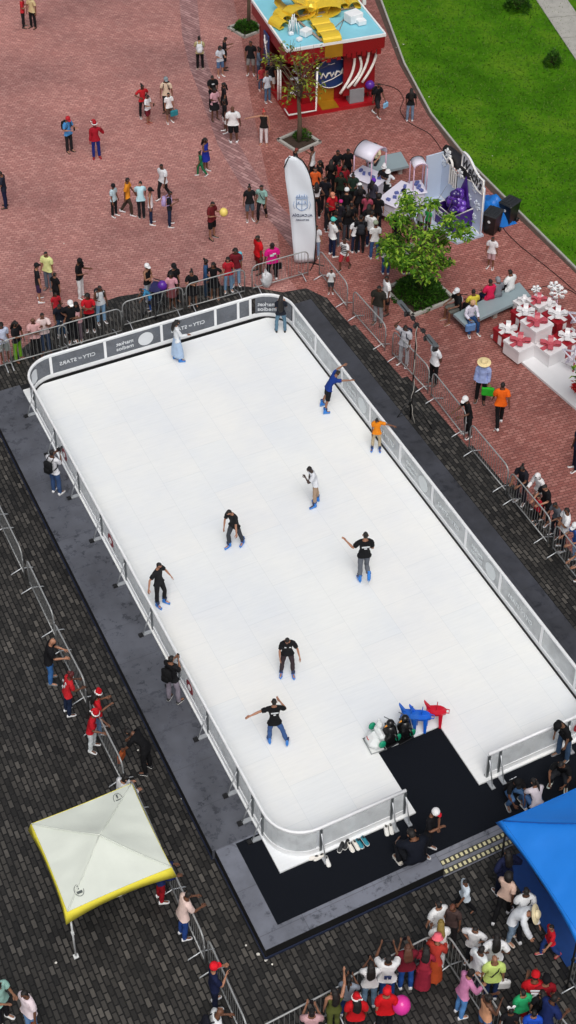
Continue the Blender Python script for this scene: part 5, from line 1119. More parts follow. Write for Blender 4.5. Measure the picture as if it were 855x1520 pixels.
# ------------------------------------------------------------------ gift boxes pile
pc = [W(728, 501, .0), W(890, 640, .0)]; dvv = (pc[1]-pc[0])[:2]; dvv /= np.linalg.norm(dvv); nv = np.array([-dvv[1], dvv[0]]); 
if nv @ np.array([1, 0]) < 0: nv = -nv
A0 = pc[0][:2]; A1 = pc[1][:2]; plat = MB().use(mat('white_platform', (226, 226, 228), .35, 0, .04, 2)); plat.prism([tuple(A0), tuple(A1), tuple(A1+nv*2.6), tuple(A0+nv*2.6)], .012, .10); tag(plat.build('display_platform'), 'low white platform under the pile of gift boxes', 'platform')
GRED = mat('gift_red', (150, 22, 34), .35, 0, .1, 3); GWH = mat('gift_white', (228, 226, 228), .4, 0, .04, 3); GPK = mat('bow_pink_red', (190, 84, 96), .35, 0, .15, 4)
def gift(px, py, z0, s, h, mb_, mbow, rot, label, g='wrapped gift boxes in the pile'):
    p = W(px, py, z0+h); e = empty('gift_box', (p[0], p[1], z0), rot); tag(e, label, 'gift box', g); MB().use(mb_).box((0, 0, h/2), (s, s, h-.002)).build('box', None, e); m = MB().use(mb_); m.box((0, 0, h-.05), (s+.05, s+.05, .10)); m.build('lid', None, e)
    m = MB().use(mbow); m.box((0, 0, h/2), (.16, s+.012, h-.004)); m.box((0, 0, h/2), (s+.012, .16, h-.006)); m.box((0, 0, h+.004), (.16, s+.06, .012)); m.box((0, 0, h+.004), (s+.06, .158, .010)); m.build('ribbon', None, e) if mbow is not GPK or mb_ is GRED else MB().use(mbow).box((0, 0, h+.004), (.16, s+.06, .012)).build('ribbon', None, e)
    m = MB().use(mbow)
    for k in range(4):
        a = k*PI/2+PI/4; d = np.array([math.cos(a), math.sin(a), 0]); sd = (-math.sin(a), math.cos(a), 0); q0 = np.array([0, 0, h+.02]); L_ = s*.47
        ribbon(m, [q0+d*.02, q0+d*L_*.5+(0, 0, .10), q0+d*L_*.95+(0, 0, .11), q0+d*L_+(0, 0, .07), q0+d*L_*.85+(0, 0, .02), q0+d*.1+(0, 0, .01)], s*.24, sd, .018)
    m.box((0, 0, h+.05), (.13, .13, .10), .4, .02); m.build('bow', None, e); return e
r0 = math.atan2(dvv[1], dvv[0])+.03
r45 = azi(45)-PI/2+PI/2*0
gift(754, 489, .10, .66, .50, GRED, GWH, azi(38), 'red gift box with white bow, leftmost on the platform')
gift(772, 507, .10, .74, .54, GWH, GPK, azi(38), 'white gift box with red bow, front left of the pile')
gift(817, 512, .10, .74, .54, GWH, GPK, azi(38), 'white gift box with red bow, front right of the pile')
gift(793, 498, .10, .60, .52, GRED, GRED, azi(38), 'plain red gift box under the raised white one')
gift(797, 478, .64, .74, .52, GWH, GPK, azi(38), 'white gift box with red bow raised in the middle of the pile')
gift(780, 463, .42, .66, .50, GRED, GWH, azi(38), 'red gift box with white bow behind the raised white one')
gift(828, 467, .42, .72, .50, GRED, GWH, azi(38), 'wide red gift box with white bow on the right of the pile')
gift(800, 446, .42, .58, .45, GWH, GPK, azi(38), 'white gift box with pink ribbon at the back of the pile')
gift(815, 452, .30, .45, .45, GWH, GWH, azi(38), 'small all-white gift box at the back of the pile')
gift(842, 500, .10, .66, .55, GRED, GWH, azi(38), 'red gift box with white bow cut by the right picture edge')
gift(778, 448, .10, .50, .45, GWH, GWH, azi(38), 'small white gift box behind the leftmost red ones')
def flake_stick(px, py, h, r, label, mm):
    p = W(px, py, 0); e = empty('snowflake_ornament', (p[0], p[1], 0), azi(90)); tag(e, label, 'snowflake', 'white snowflake ornaments on sticks'); m = MB().use(CARTP); m.tube([(0, 0, 0), (0, 0, h)], .02, 5); m.build('stick', None, e); m = MB().use(mm); flake(m, (0, 0, h+r), (1, 0, 0), (0, 0, 1), r, .035)
    for k in range(6): a = k*PI/3+.2; flake(m, (r*.75*math.cos(a), .0, h+r+r*.75*math.sin(a)), (1, 0, 0), (0, 0, 1), r*.3, .015)
    m.build('flake', None, e)
flake_stick(825, 462, .5, .30, 'large white snowflake on a pink stick behind the gift boxes', WHITEP); flake_stick(793, 452, .5, .17, 'small white snowflake behind the gift boxes', WHITEP); flake_stick(818, 458, .75, .22, 'white snowflake leaning on the back gift boxes', WHITEP)
def star_frame(px, py, z, r, label):
    p = W(px, py, 0); e = empty('star_frame', (p[0], p[1], 0), azi(70)); tag(e, label, 'ornament', 'pink and white open star frames'); m = MB().use(CARTW); P_ = [((r if k % 2 == 0 else r*.45)*math.cos(k*PI/5+.3), 0, z+(r if k % 2 == 0 else r*.45)*math.sin(k*PI/5+.3)) for k in range(10)]; m.tube(P_, .035, 6, closed=True)
    for k in range(0, 10, 2): m.tube([P_[k], (0, .25, z)], .03, 5); m.tube([P_[k], (0, -.25, z)], .03, 5)
    m.build('frame', None, e); m = MB().use(GPK); m.tube([(0, 0, .1), (0, 0, z)], .03, 6); m.build('stand', None, e)
star_frame(852, 513, 1.2, .36, 'open pink and white star frame right of the gift pile'); star_frame(850, 555, .75, .46, 'larger pink and white star frame at the right picture edge')
e = empty('red_flower_bush', tuple(W(857, 587, .1)*[1, 1, 0]+[0, 0, .1])); tag(e, 'bright red leafy festive plant under the tree at the right edge', 'plant'); m = MB().use(REDLEAF); leaf_blob(m, (0, 0, .4), .17, 300, .13, np.random.RandomState(8)); m.build('bracts', None, e); m = MB().use(BARK); m.tube([(0, 0, 0), (0, 0, .4)], .02, 5); m.build('stem', None, e)
# ------------------------------------------------------------------ skating aids
def aid_base(mb, r): mb.lathe((0, 0, 0), [(r, .0), (r*1.08, .02), (r*1.05, .05), (r*.5, .06)], 18)
def penguin(px, py, ang, label):
    p = W(px, py, .4); e = empty('penguin_skate_aid', (p[0], p[1], .402), ang); tag(e, label, 'skating aid', 'black penguin skating aids'); PB = plastic((18, 18, 20), .25)
    m = MB().use(PB); m.lathe((0, 0, .05), [(.13, 0), (.20, .10), (.215, .22), (.19, .38), (.12, .50), (.085, .55)], 18); m.build('body', None, e)
    m = MB().use(PB); m.ball((0, .01, .69), (.105, .11, .115), 14, 10); h_ = m.build('head', None, e); m = MB().use(plastic((232, 150, 40), .4)); m.tube([(0, .10, .68), (0, .19, .66)], [.03, .006], 8); m.build('beak', None, h_)
    m = MB().use(plastic((235, 235, 232), .4)); m.ball((0, .10, .27), (.13, .115, .19), 12, 8); m.build('belly', None, e)
    m = MB().use(PB); m.box((0, .04, .02), (.40, .44, .05), bev=.015); m.build('base', None, e)
    for s_ in (-1, 1): m = MB().use(PB); m.tube([(s_*.17, .0, .47), (s_*.25, -.04, .36), (s_*.27, -.05, .25)], [.03, .035, .012], 8); m.build('flipper', None, e); m = MB().use(plastic((16, 140, 104), .4)); m.ball((s_*.22, -.10, .30), (.04, .09, .13), 10, 6); m.build('grip', None, e)
    m = MB().use(DSTEEL); m.tube([(-.30, -.02, .60), (-.06, -.12, .62), (.06, -.12, .62), (.30, -.02, .60)], .013, 6); m.build('handlebar', None, e)
penguin(578, 1099, azi(215), 'black penguin skating aid next to the white one'); penguin(599.5, 1092, azi(215), 'black penguin skating aid next to the blue ones')
p = W(556, 1105, .4); e = empty('polar_bear_skate_aid', (p[0], p[1], .402), azi(205)); tag(e, 'white seat-like skating aid with green ends, leftmost of the row', 'skating aid'); PWt = plastic((228, 232, 232), .3)
m = MB().use(PWt); m.box((0, 0, .20), (.52, .42, .34), bev=.14); m.box((0, -.12, .42), (.44, .16, .18), bev=.06); m.build('body', None, e); m = MB().use(PWt); m.ball((.10, -.16, .60), (.09, .08, .11), 12, 8); m.ball((.16, -.16, .71), .03, 8, 6); m.ball((.04, -.16, .71), .03, 8, 6); m.build('head', None, e)
for s_ in (-1, 1): m = MB().use(plastic((20, 146, 110), .4)); m.ball((s_*.30, -.06, .34), (.05, .10, .13), 12, 8); m.build('grip', None, e)
m = MB().use(mat('grey_edge', (150, 156, 156), .4)); m.tube([(-.25, .2, .03), (-.27, -.2, .03), (.27, -.2, .03), (.25, .2, .03)], .02, 6, closed=True); m.build('skid', None, e)
m = MB().use(plastic((200, 40, 40), .4)); m.tube([(-.06, .2, .36), (.0, .215, .345), (.06, .2, .36)], .012, 5); m.build('mouth', None, e)
def seal(px, py, ang, c, label):
    p = W(px, py, .4); e = empty('animal_skate_aid', (p[0], p[1], .402), ang); e.scale = (.74, .74, 1.08); tag(e, label, 'skating aid', 'coloured animal skating aids'); PM = plastic(c, .3)
    m = MB().use(PM); out = [(-.17, -.30), (.17, -.30), (.20, .0), (.17, .22), (.08, .38), (-.08, .38), (-.17, .22), (-.20, .0)]; n = 8
    vs = [(x*.86, y, .36+.10*(y+.3)) for x, y in out]+[(x, y*1.02, .44+.10*(y+.3)) for x, y in out]+[(x*.6, y*.75, .53+.10*(y+.3)) for x, y in out]
    m.add(vs, [tuple(range(7, -1, -1)), tuple(range(16, 24))]+[(k*8+i, k*8+(i+1) % 8, k*8+8+(i+1) % 8, k*8+8+i) for k in range(2) for i in range(8)]); m.build('body', None, e)
    for sx in (-1, 1):
        for y0 in (-.24, .20): m = MB().use(PM); m.add([(sx*.10-.06, y0-.06, .42), (sx*.10+.06, y0-.06, .42), (sx*.10+.06, y0+.08, .44), (sx*.10-.06, y0+.08, .44), (sx*.17-.035, y0*1.15-.04, 0), (sx*.17+.035, y0*1.15-.04, 0), (sx*.17+.035, y0*1.15+.04, 0), (sx*.17-.035, y0*1.15+.04, 0)], [(0, 1, 2, 3), (7, 6, 5, 4), (0, 4, 5, 1), (1, 5, 6, 2), (2, 6, 7, 3), (3, 7, 4, 0)]); m.build('leg', None, e)
    m = MB().use(PM); m.plate([(.0, .0), (.16, .04), (-.16, .30)], (0, -.24, .46), (0, 1, 0), (0, 0, 1), .10); m.build('tail_fin', None, e)
    m = MB().use(PM); m.tube([(-.08, .05, .54), (-.09, .06, .70), (.09, .06, .70), (.08, .05, .54)], .016, 6); m.build('handle', None, e)
    m = MB().use(PM); m.tube([(-.08, .34, .50), (-.07, .48, .50), (.07, .48, .50), (.08, .34, .50)], .016, 6); m.build('front_loop', None, e)
seal(607, 1079, azi(-15), (40, 104, 200), 'blue animal-shaped skating aid beside the penguins'); seal(622, 1080, azi(-12), (24, 100, 214), 'brighter blue animal-shaped skating aid beside the red one'); seal(644, 1073, azi(-8), (206, 24, 48), 'red animal-shaped skating aid at the right end of the row')
# ------------------------------------------------------------------ shoes left on the carpet
def shoe(px, py, ang, c, label, zb=.36):
    p = W(px, py, zb); V0, F0 = shoe_geo(0); az = azi(ang); m = MB().use(plastic(hexc(c), .6)); R3 = Matrix.Rotation(az, 3, 'Z'); m.add([tuple(R3 @ Vector((v[0]*1.05, v[1], v[2]))) for v in V0], F0, True); o = m.build('shoe'); o.location = (p[0], p[1], zb); tag(o, label, 'shoe', 'shoes left on the carpet by the barrier')
    m = MB().use(plastic((228, 228, 224), .6)); m.add([tuple(R3 @ Vector((v[0]*1.18, v[1]*1.05, min(v[2], .02)))) for v in V0], F0, True); m.build('sole', None, o); m = MB().use(BLACKM); m.add([tuple(R3 @ Vector((.026*math.cos(a), -.03+.045*math.sin(a), .088))) for a in [PI*k/5 for k in range(10)]], [tuple(range(10))]); m.build('opening', None, o)
for px, py, a, c, lab in ((573, 1231, 280, 'ecebe6', 'pair of white shoes nearest the barrier end'), (580, 1229, 280, 'ecebe6', 'pair of white shoes nearest the barrier end'), (507, 1256, 250, '24262a', 'pair of black shoes by the front barrier'), (515, 1252, 250, '24262a', 'pair of black shoes by the front barrier'),
    (519, 1256, 300, 'e6e2d8', 'pair of cream shoes between black and teal ones'), (527, 1253, 300, 'e6e2d8', 'pair of cream shoes between black and teal ones'), (532, 1251, 305, '1d7f92', 'pair of teal shoes by the front barrier'), (540, 1247, 305, '1d7f92', 'pair of teal shoes by the front barrier'),
    (468, 1274, 190, 'ece8e0', 'white trainer lying sideways at the front rounded corner'), (476, 1272, 210, 'ece8e0', 'white trainer next to the front corner post'), (485, 1277, 290, 'e9e9e6', 'white trainer pointing towards the front edge')): shoe(px, py, a, c, lab)
# ------------------------------------------------------------------ stroller, bag, litter
p = W(231, 462, 0); e = empty('stroller', (p[0], p[1], .01), azi(250)); tag(e, 'black folding baby stroller beside the bending child behind the rink', 'stroller')
for sx in (-1, 1):
    m = MB().use(DSTEEL); m.tube([(sx*.22, .40, .10), (sx*.22, -.05, .55), (sx*.22, -.42, 1.02)], .014, 6); m.tube([(sx*.22, -.30, .10), (sx*.22, .05, .50), (sx*.22, .25, .62)], .014, 6); m.build('side_frame', None, e)
    for y in (.40, -.30): m = MB().use(BLACKM); m.tube([(sx*.22-.02, y, .10), (sx*.22+.02, y, .10)], .09, 14); m.build('wheel', None, e)
m = MB().use(cloth((30, 30, 36))); m.box((0, .08, .45), (.38, .34, .06), 0, .02); m.add([(-.19, -.08, .46), (.19, -.08, .46), (.19, -.32, .88), (-.19, -.32, .88), (-.19, -.12, .44), (.19, -.12, .44), (.19, -.36, .86), (-.19, -.36, .86)], [(0, 1, 2, 3), (7, 6, 5, 4), (0, 4, 5, 1), (3, 2, 6, 7)]); m.build('seat', None, e)
m = MB().use(cloth((44, 44, 84))); vs = []
for i in range(7):
    a = PI*.1+PI*.55*i/6
    for s_ in (-1, 0, 1): vs.append((s_*.2, -.26+.30*math.cos(a), .72+.26*math.sin(a)+(.02 if s_ == 0 else 0)))
m.add(vs, [(3*i+j, 3*i+j+1, 3*i+4+j, 3*i+3+j) for i in range(6) for j in range(2)], True); m.build('hood', None, e); m = MB().use(BLACKM); m.tube([(-.22, -.42, 1.02), (.22, -.42, 1.02)], .018, 6); m.build('push_handle', None, e)
p = W(396, 426, 0); rg = np.random.RandomState(2); m = MB().use(mat('plastic_bag', (206, 208, 212), .3, 0, .08, 8, .6, 20)); m.ball((0, 0, .32), (.20, .15, .36), 14, 12); m.v = [tuple(np.array(v)*(1+.14*math.sin(v[2]*23+v[0]*31)+.08*math.sin(v[1]*40))) for v in m.v]; o = m.build('plastic_bag'); o.location = (p[0], p[1], .0); tag(o, 'bulky pale plastic bag standing behind the fence near the pink tee', 'bag')
lt = [(588, 71), (599, 66), (637, 144), (95, 362), (205, 1114), (213, 1028), (195, 1035), (270, 1186), (276, 1196), (383, 1417), (395, 1426), (404, 1432), (365, 1404), (83, 1430), (825, 765), (741, 705), (853, 654), (840, 2), (731, 232), (733, 640), (711, 258)]
for i, (px, py) in enumerate(lt):
    p = W(px, py, .02); m = MB().use(mat('paper', (225, 222, 214), .8)); r_ = rnd.uniform(.02, .045); m.add([(r_*math.cos(a)*rnd.uniform(.6, 1.2), r_*math.sin(a)*rnd.uniform(.5, 1.1), rnd.uniform(0, .03)) for a in [k*PI/3 for k in range(6)]], [tuple(range(6))]); o = m.build('paper_scrap'); o.location = tuple(p+np.array([0, 0, .004])); tag(o, 'small pale scrap of litter on the ground', 'litter', 'scraps of litter on the ground')
# ------------------------------------------------------------------ the people, from the photograph's places
W8, BK, NV, JN, GY = 'e4e5e8', '1b1b1f', '20264a', '4d6c94', '6f7276'
gS, gP, gQ, gC, gK, gN, gM = 'skaters on the ice', 'people walking on the plaza', 'people queuing by the gift-box booth', 'crowd round the white carts', 'onlookers behind the rink', 'onlookers along the left barriers', 'onlookers in front of the rink'
gR_, gD, gBn = 'onlookers right of the rink', 'people on the platform round the ice', 'people sitting on the long bench'
D = dict
# skaters
person(265, 474, 1.66, 20, 'stand', 'l#dfe3ea', 'K#a9c0dc', 'skate', 'long', '', 'skater with long dark hair in pale blue ankle-length skirt by the back panels', .4, D(uaR=(.3, .5, -.9), faR=(-.3, 1, -.2), thR=(.1, .2, -1), thL=(-.1, -.15, -1), head=(0, .5, 1)), (150, 106, 82), group=gS)
person(418, 437, 1.52, 95, 'phone', 't#20242e', 't#5d7d92', '23262c', 'long', '', 'skater with very long dark hair and jeans, back to us in the far corner', .4, D(thR=(.17, 0, -1), thL=(-.17, 0, -1)), group=gS, long_h=.62)
person(504, 549, 1.62, 25, 'stand', 't#1d3a86', 's#16181e', 'skate', 'short', '', 'skater in blue tee and black shorts leaning onto the right barrier', .4, D(torso=(.15, .72, 1), head=(0, .75, 1), uaR=(.45, 1, .1), faR=(.2, 1, -.1), uaL=(-.5, 1, .35), faL=(-.1, 1, .25), thR=(.28, -.32, -1), shR=(.1, -.25, -1), thL=(-.25, .02, -1), shL=(-.05, -.45, -1)), (150, 106, 82), group=gS)
person(559, 622, 1.38, 268, 'stand', 't#f08a1e', 'l' and 't#b8a78a', 'skate', 'short', '', 'skater in orange tee and beige trousers holding the right barrier', .4, D(head=(0, .65, 1), uaL=(-1, .15, -.15), faL=(-1, -.15, -.35), thR=(.14, 0, -1), thL=(-.14, 0, -1)), group=gS)
person(457, 693, 1.68, 200, 'stand', 't#dcdfe6', 't#ab927c', 'skate', 'short', '', 'skater in white tee and beige trousers raising a hand to the chin', .4, D(torso=(-.1, .35, 1), head=(0, .6, 1), uaL=(-.1, .6, -.8), faL=(.2, .5, 1), thR=(.05, -.25, -1), shR=(0, -.1, -1), thL=(-.05, .1, -1)), (70, 52, 46), group=gS)
person(337, 758, 1.70, 235, 'stand', 't#1e1f22', 't#3a3d44', 'skate', 'short', '', 'skater in black tee gliding with bent head in the middle left', .4, D(torso=(0, .3, 1), head=(0, .8, 1), thR=(.1, .42, -1), shR=(0, -.1, -1), thL=(-.12, -.28, -1), shL=(0, -.35, -1), uaR=(.2, .35, -1), uaL=(-.2, .35, -1)), (176, 126, 100), group=gS)
person(237, 835, 1.66, 330, 'stand', 't#202124', 't#1d1d20', 'skate', 'short', '', 'skater in black reaching back to the left barrier', .4, D(head=(0, .3, 1), uaR=(.75, -.35, -.9), faR=(.4, .1, -1), uaL=(-.6, .1, -.9), faL=(-.2, .8, -.9), thR=(.08, .0, -1), thL=(-.05, .35, -1), shL=(0, -.1, -1)), (176, 126, 100), group=gS)
person(543, 789, 1.92, 100, 'stand', 't#17181b', 't#666b74', 'skate', 'short', '', 'skater balancing on one leg in black tee with white back print', .4, D(uaL=(-.55, .2, -.8), faL=(-.5, .25, .5), uaR=(.22, .1, -1), faR=(-.2, .7, -.5), thR=(.0, .12, -1), shR=(0, -1, -.25), thL=(-.03, -.05, -1), shL=(0, 0, -1), torso=(0, -.12, 1)), (176, 126, 100), extras=[('print', [(-.11, .11, 1.30, 1.34), (-.04, .04, 1.24, 1.27)])], group=gS)
person(426, 949, 1.66, 275, 'stand', 't#1a1a1d', 't#3b3034', 'skate', 'short', '', 'skater in black tee with arms low, facing us near the centre front', .4, D(torso=(0, .22, 1), head=(0, .6, 1), thR=(.17, .12, -1), shR=(.05, -.15, -1), thL=(-.17, .12, -1), uaL=(-.5, .15, -.95), faL=(-.25, .3, -1), uaR=(.25, .25, -1)), (176, 126, 100), extras=[('print', [(-.1, -.05, 1.33, 1.36), (.04, .10, 1.33, 1.36)], 1)], group=gS)
person(407, 1037, 1.68, 100, 'stand', 't#16171a', 't#3e5d92', 'skate', 'short', '', 'skater in black tee and blue jeans with left arm stretched out', .4, D(torso=(0, .15, 1), uaL=(-1, -.05, -.25), faL=(-1, -.2, -.25), uaR=(.55, .3, -.6), faR=(-.5, .5, .5), thL=(-.10, .2, -1), thR=(.40, -.1, -1), shR=(.28, -.15, -1)), (176, 126, 100), extras=[('print', [(-.11, .11, 1.31, 1.345), (-.04, .03, 1.25, 1.28)])], group=gS)
# on the platform
person(77, 667, 1.74, 62, 'film', 't#dcdde2', 't#39527c', W8, 'short', '', 'photographer in white tee with black backpack at the left barrier', .35, extras=[('pack', '17181b', 'black backpack on the photographer in white tee'), ('camera', 'black camera held up by the photographer at the left barrier')], group=gD)
person(254, 973, 1.74, 60, 'film', 't#1b1b1e', 't#8b8490', '2a2a2c', 'short', '', 'man in black tee and grey trousers filming over the left barrier', .35, D(thR=(.2, .05, -1)), extras=[('pack', '141416', 'bulky black backpack on the man filming over the left barrier'), ('phone', 'phone held over the left barrier by the man in black')], group=gD)
person(825, 1077, 1.74, 215, 'stand', 't#121215', 't#3c5574', '6a6c70', 'short', 'cap#151517', 'stooping man in black cap, black tee and jeans by the front-right barrier', .35, D(torso=(0, .5, 1), head=(0, 1, .6)), (120, 86, 66), group=gD)
person(770, 1160, 1.72, 300, 'crouch', 't#101013', 't#4a6c96', GY, 'short', 'cap#141416', 'crouching man in black tee with white print beside a woman in white tee', .35, extras=[('print', [(-.1, -.03, 1.2, 1.4), (.0, .05, 1.25, 1.38)])], skin=(98, 64, 47), group=gD)
person(791, 1154, 1.66, 110, 'crouch', 't#dfd6de', 't#3f5f8a', 'c8c8c8', 'pony', '', 'crouching woman in pinkish white tee with a black ponytail', .35, skin=(150, 106, 82), group=gD)
person(832, 1133, 1.7, 250, 'crouch', 't#131417', 't#27292e', 'd8e8dc', 'short', '', 'person in black crouching to tie pale green shoes at the right edge', .35, group=gD)
person(608, 1229, 1.80, 110, 'crouch', 't3#131722', 't#14161c', 'b8b2a8', 'short', '', 'large man in dark navy crouching on the front platform edge', .35, D(torso=(0, .35, 1), th=0), wd=1.28, skin=(122, 82, 60), group=gD)
person(649, 1203, 1.72, 330, 'cross', 't#141418', 't#191b22', 'c9cacc', 'short', 'cap#ecebee#c4202e', 'man in red and white cap and black tee standing on the front carpet', .35, D(head=(0, .5, 1)), skin=(122, 82, 60), group=gD)
# the plaza, upper left
person(34, -6, 1.62, 0, 'phone', 't#b3262e', 't#1f1e22', BK, 'short', '', 'person in red top partly hidden behind the beige shirt at top left', group=gP)
person(44, -8, 1.74, 240, 'stand', 't#cdb98c', 't#1c1c1f', BK, 'short', '', 'man in beige shirt and black trousers at the top left edge', skin=(122, 82, 60), group=gP)
person(-2, 254, 1.74, 180, 'phone', 't#1e2433', 't#1c2240', BK, 'short', '', 'person in navy cut by the left picture edge on the brick plaza', group=gP)
person(101, 174, 1.74, 320, 'phone', 't#4d8fcb', 't#26262a', BK, 'short', 'cap#b52a33', 'man in light blue tee and red cap with a black backpack', extras=[('pack', '17181b', 'black backpack on the man in light blue tee'), ('phone', 'phone in the hands of the man in light blue tee')], group=gP)
person(140, 181, 1.76, 290, 'stand', 'l#a31c2c', 't#22307e', '8f1c28', 'short', 'santa#a8202c', 'person in red top, blue trousers and red boots wearing a santa hat', over=D(uaL=(-.6, .3, -.8), faL=(.3, .3, 1)), skin=(150, 40, 44), group=gP)
person(211, 125, 1.62, 300, 'hips', 't#b8242c', 't#1b1b1f', W8, 'bun', '', 'woman in red top and black trousers in the group of four', group=gP)
person(220, 141, 1.46, 330, 'phone', 't#dcdde0', 's#6c1f2b', '9c3a34', 'pony', '', 'girl in white top holding a phone, front of the group of four', extras=[('phone', 'phone held by the girl in white top')], group=gP)
person(246, 115, 1.72, 270, 'stand', 't#dcc5ac', 't#1d1e22', BK, 'short', 'cap#7d8a90', 'man in beige tee with dark straps, back of the group of four', extras=[('pack', '23252b', 'dark backpack on the man in beige tee')], group=gP)
person(250, 137, 1.48, 300, 'stand', 't#e6e6e8', 's#59463c', W8, 'short', '', 'boy in white tee and brown shorts with teal bag', extras=[('bag', '2f7f8c', 'teal bag carried by the boy in brown shorts', 'L', .9)], group=gP)
person(295, 53, 1.66, 95, 'phone', 't#b9ad82', 't#17171a', 'a98f80', 'bun', '', 'woman in beige top and black leggings with white bag near the top', extras=[('pack', 'd9dde2', 'white backpack on the woman in beige top')], group=gP)
person(327, 69, 1.56, 300, 'phone', 't#c9d0da', 's#57759c', W8, 'afro', '', 'youngster in pale patterned top and denim shorts in the queue', group=gQ)
person(336, 54, 1.68, 10, 'phone', 't#1b1c20', 's#202126', BK, 'short', '', 'man in black tee and shorts behind the denim shorts', group=gQ)
person(372, 60, 1.74, 270, 'stand', 't#1d1e21', 's#8c8a88', W8, 'short', '', 'man in black tee and grey shorts near the booth corner', group=gQ)
person(386, 70, 1.62, 0, 'one', 'l#5a6779', 't#3f4b60', BK, 'bun', '', 'woman in grey-blue denim jacket by the booth corner', group=gQ)
person(388, 98, 1.2, 300, 'stand', 't#ab3a3e', 't#4a5a74', W8, 'short', '', 'small child in red tee by the booth corner', group=gQ)
person(397, 107, 1.5, 300, 'stand', 't#c5ccd6', 't#56718f', W8, 'short', '', 'child in pale top and jeans beside the red-tee child', group=gQ)
person(402, 89, 1.66, 280, 'stand', 't#1d1d20', 's#d3d0cc', GY, 'short', '', 'person in black tee and white shorts next to the booth', group=gQ)
person(315, 112, 1.76, 285, 'phone', 't#17181b', 't#1e1f23', W8, 'short', '', 'man in black tee at the head of the line of four', extras=[('print', [(-.06, .06, 1.28, 1.32)], 1)], group=gQ)
person(319, 131, 1.6, 300, 'one', 't#c89aa4', 'k#1b1b1f', '2a2a2c', 'long', '', 'woman in pink top and black skirt in the line of four', group=gQ)
person(331, 122, 1.62, 200, 'stand', 't#201d22', 'k#1a1a1e', BK, 'long', '', 'woman in black dress in the line of four', group=gQ)
person(332, 147, 1.62, 200, 'stand', 't#17171a', 's#dcdcde', W8, 'bun', '', 'woman in black top and white shorts behind the white-tee man', group=gQ)
person(345, 157, 1.74, 95, 'stand', 't2#e8e9ec', 's#141518', W8, 'bald', '', 'stocky man in white tee and black shorts seen from behind', wd=1.12, skin=(98, 64, 47), group=gQ)
person(392, 163, 1.7, 265, 'point', 'k#22201f', 't#e4dcde', 'b0685a', 'bun#b8403a', '', 'woman with red hair, black top and white trousers pointing left', skin=(176, 126, 100), over=D(hyaw=.5), group=gP)
person(306, 205, 1.64, 330, 'one', 'k#2537a0', 'k#22339a', W8, 'long', '', 'woman in short royal blue dress walking with a green-clad child', group=gP)
person(296, 224, 1.22, 200, 'walk', 't#1f6b45', 't#237048', W8, 'bun', '', 'small child in green tee and trousers beside the blue dress', group=gP)
person(317, 299, 1.78, 330, 'phone', 't2#6a2026', 's#17171a', BK, 'short', '', 'man in maroon tee holding a yellow paddle balloon', extras=[('balloon', 'f2d873', 'yellow balloon held by the man in maroon tee', 'R', (332, 315), .15)], group=gP)
person(370, 275, 1.66, 285, 'stand', 't#1e1e21', 's#55606e', W8, 'bun', '', 'woman in black top and grey shorts walking with a teal-tee man', group=gP)
person(388, 274, 1.70, 260, 'walk', 't#8db4ac', 't#1c1c20', '5a3a34', 'short', '', 'man in pale teal tee with crossbody strap and black trousers', extras=[('strap', '1b1b1e')], group=gP)
person(189, 263, 1.76, 0, 'walk', 't2#d98a28', 't#40362f', W8, 'short', '', 'man in mustard orange tee and brown trousers walking right', group=gP)
person(168, 273, 1.5, 330, 'stand', 't#b6ced8', 't#1c1e22', W8, 'short', 'beanie#1b1c22', 'child in pale top with dark vest left of the mustard tee', group=gP)
person(209, 268, 1.66, 100, 'bend', 't#b6dbe6', 't#232328', BK, 'short', '', 'person in pale blue tee bending forward in the plaza group', over=D(torso=(0, .4, 1)), group=gP)
person(223, 279, 1.66, 0, 'stand', 'k#e4dde0', 't#202b48', W8, 'short', 'cap#1a1a1d', 'woman in white top, navy trousers and black cap', group=gP)
person(254, 283, 1.66, 10, 'phone', 't#1f2026', 't#222c46', W8, 'short', '', 'woman in black with a lilac backpack looking at a phone', extras=[('pack', 'b9a5d6', 'lilac backpack on the woman looking at a phone'), ('phone', 'phone in the hands of the woman with lilac backpack')], group=gP)
person(239, 243, 1.70, 240, 'walk', 't2#dfe2e8', 't#1d1e22', W8, 'short', '', 'man in loose white tee and black trousers walking to the group', group=gP)
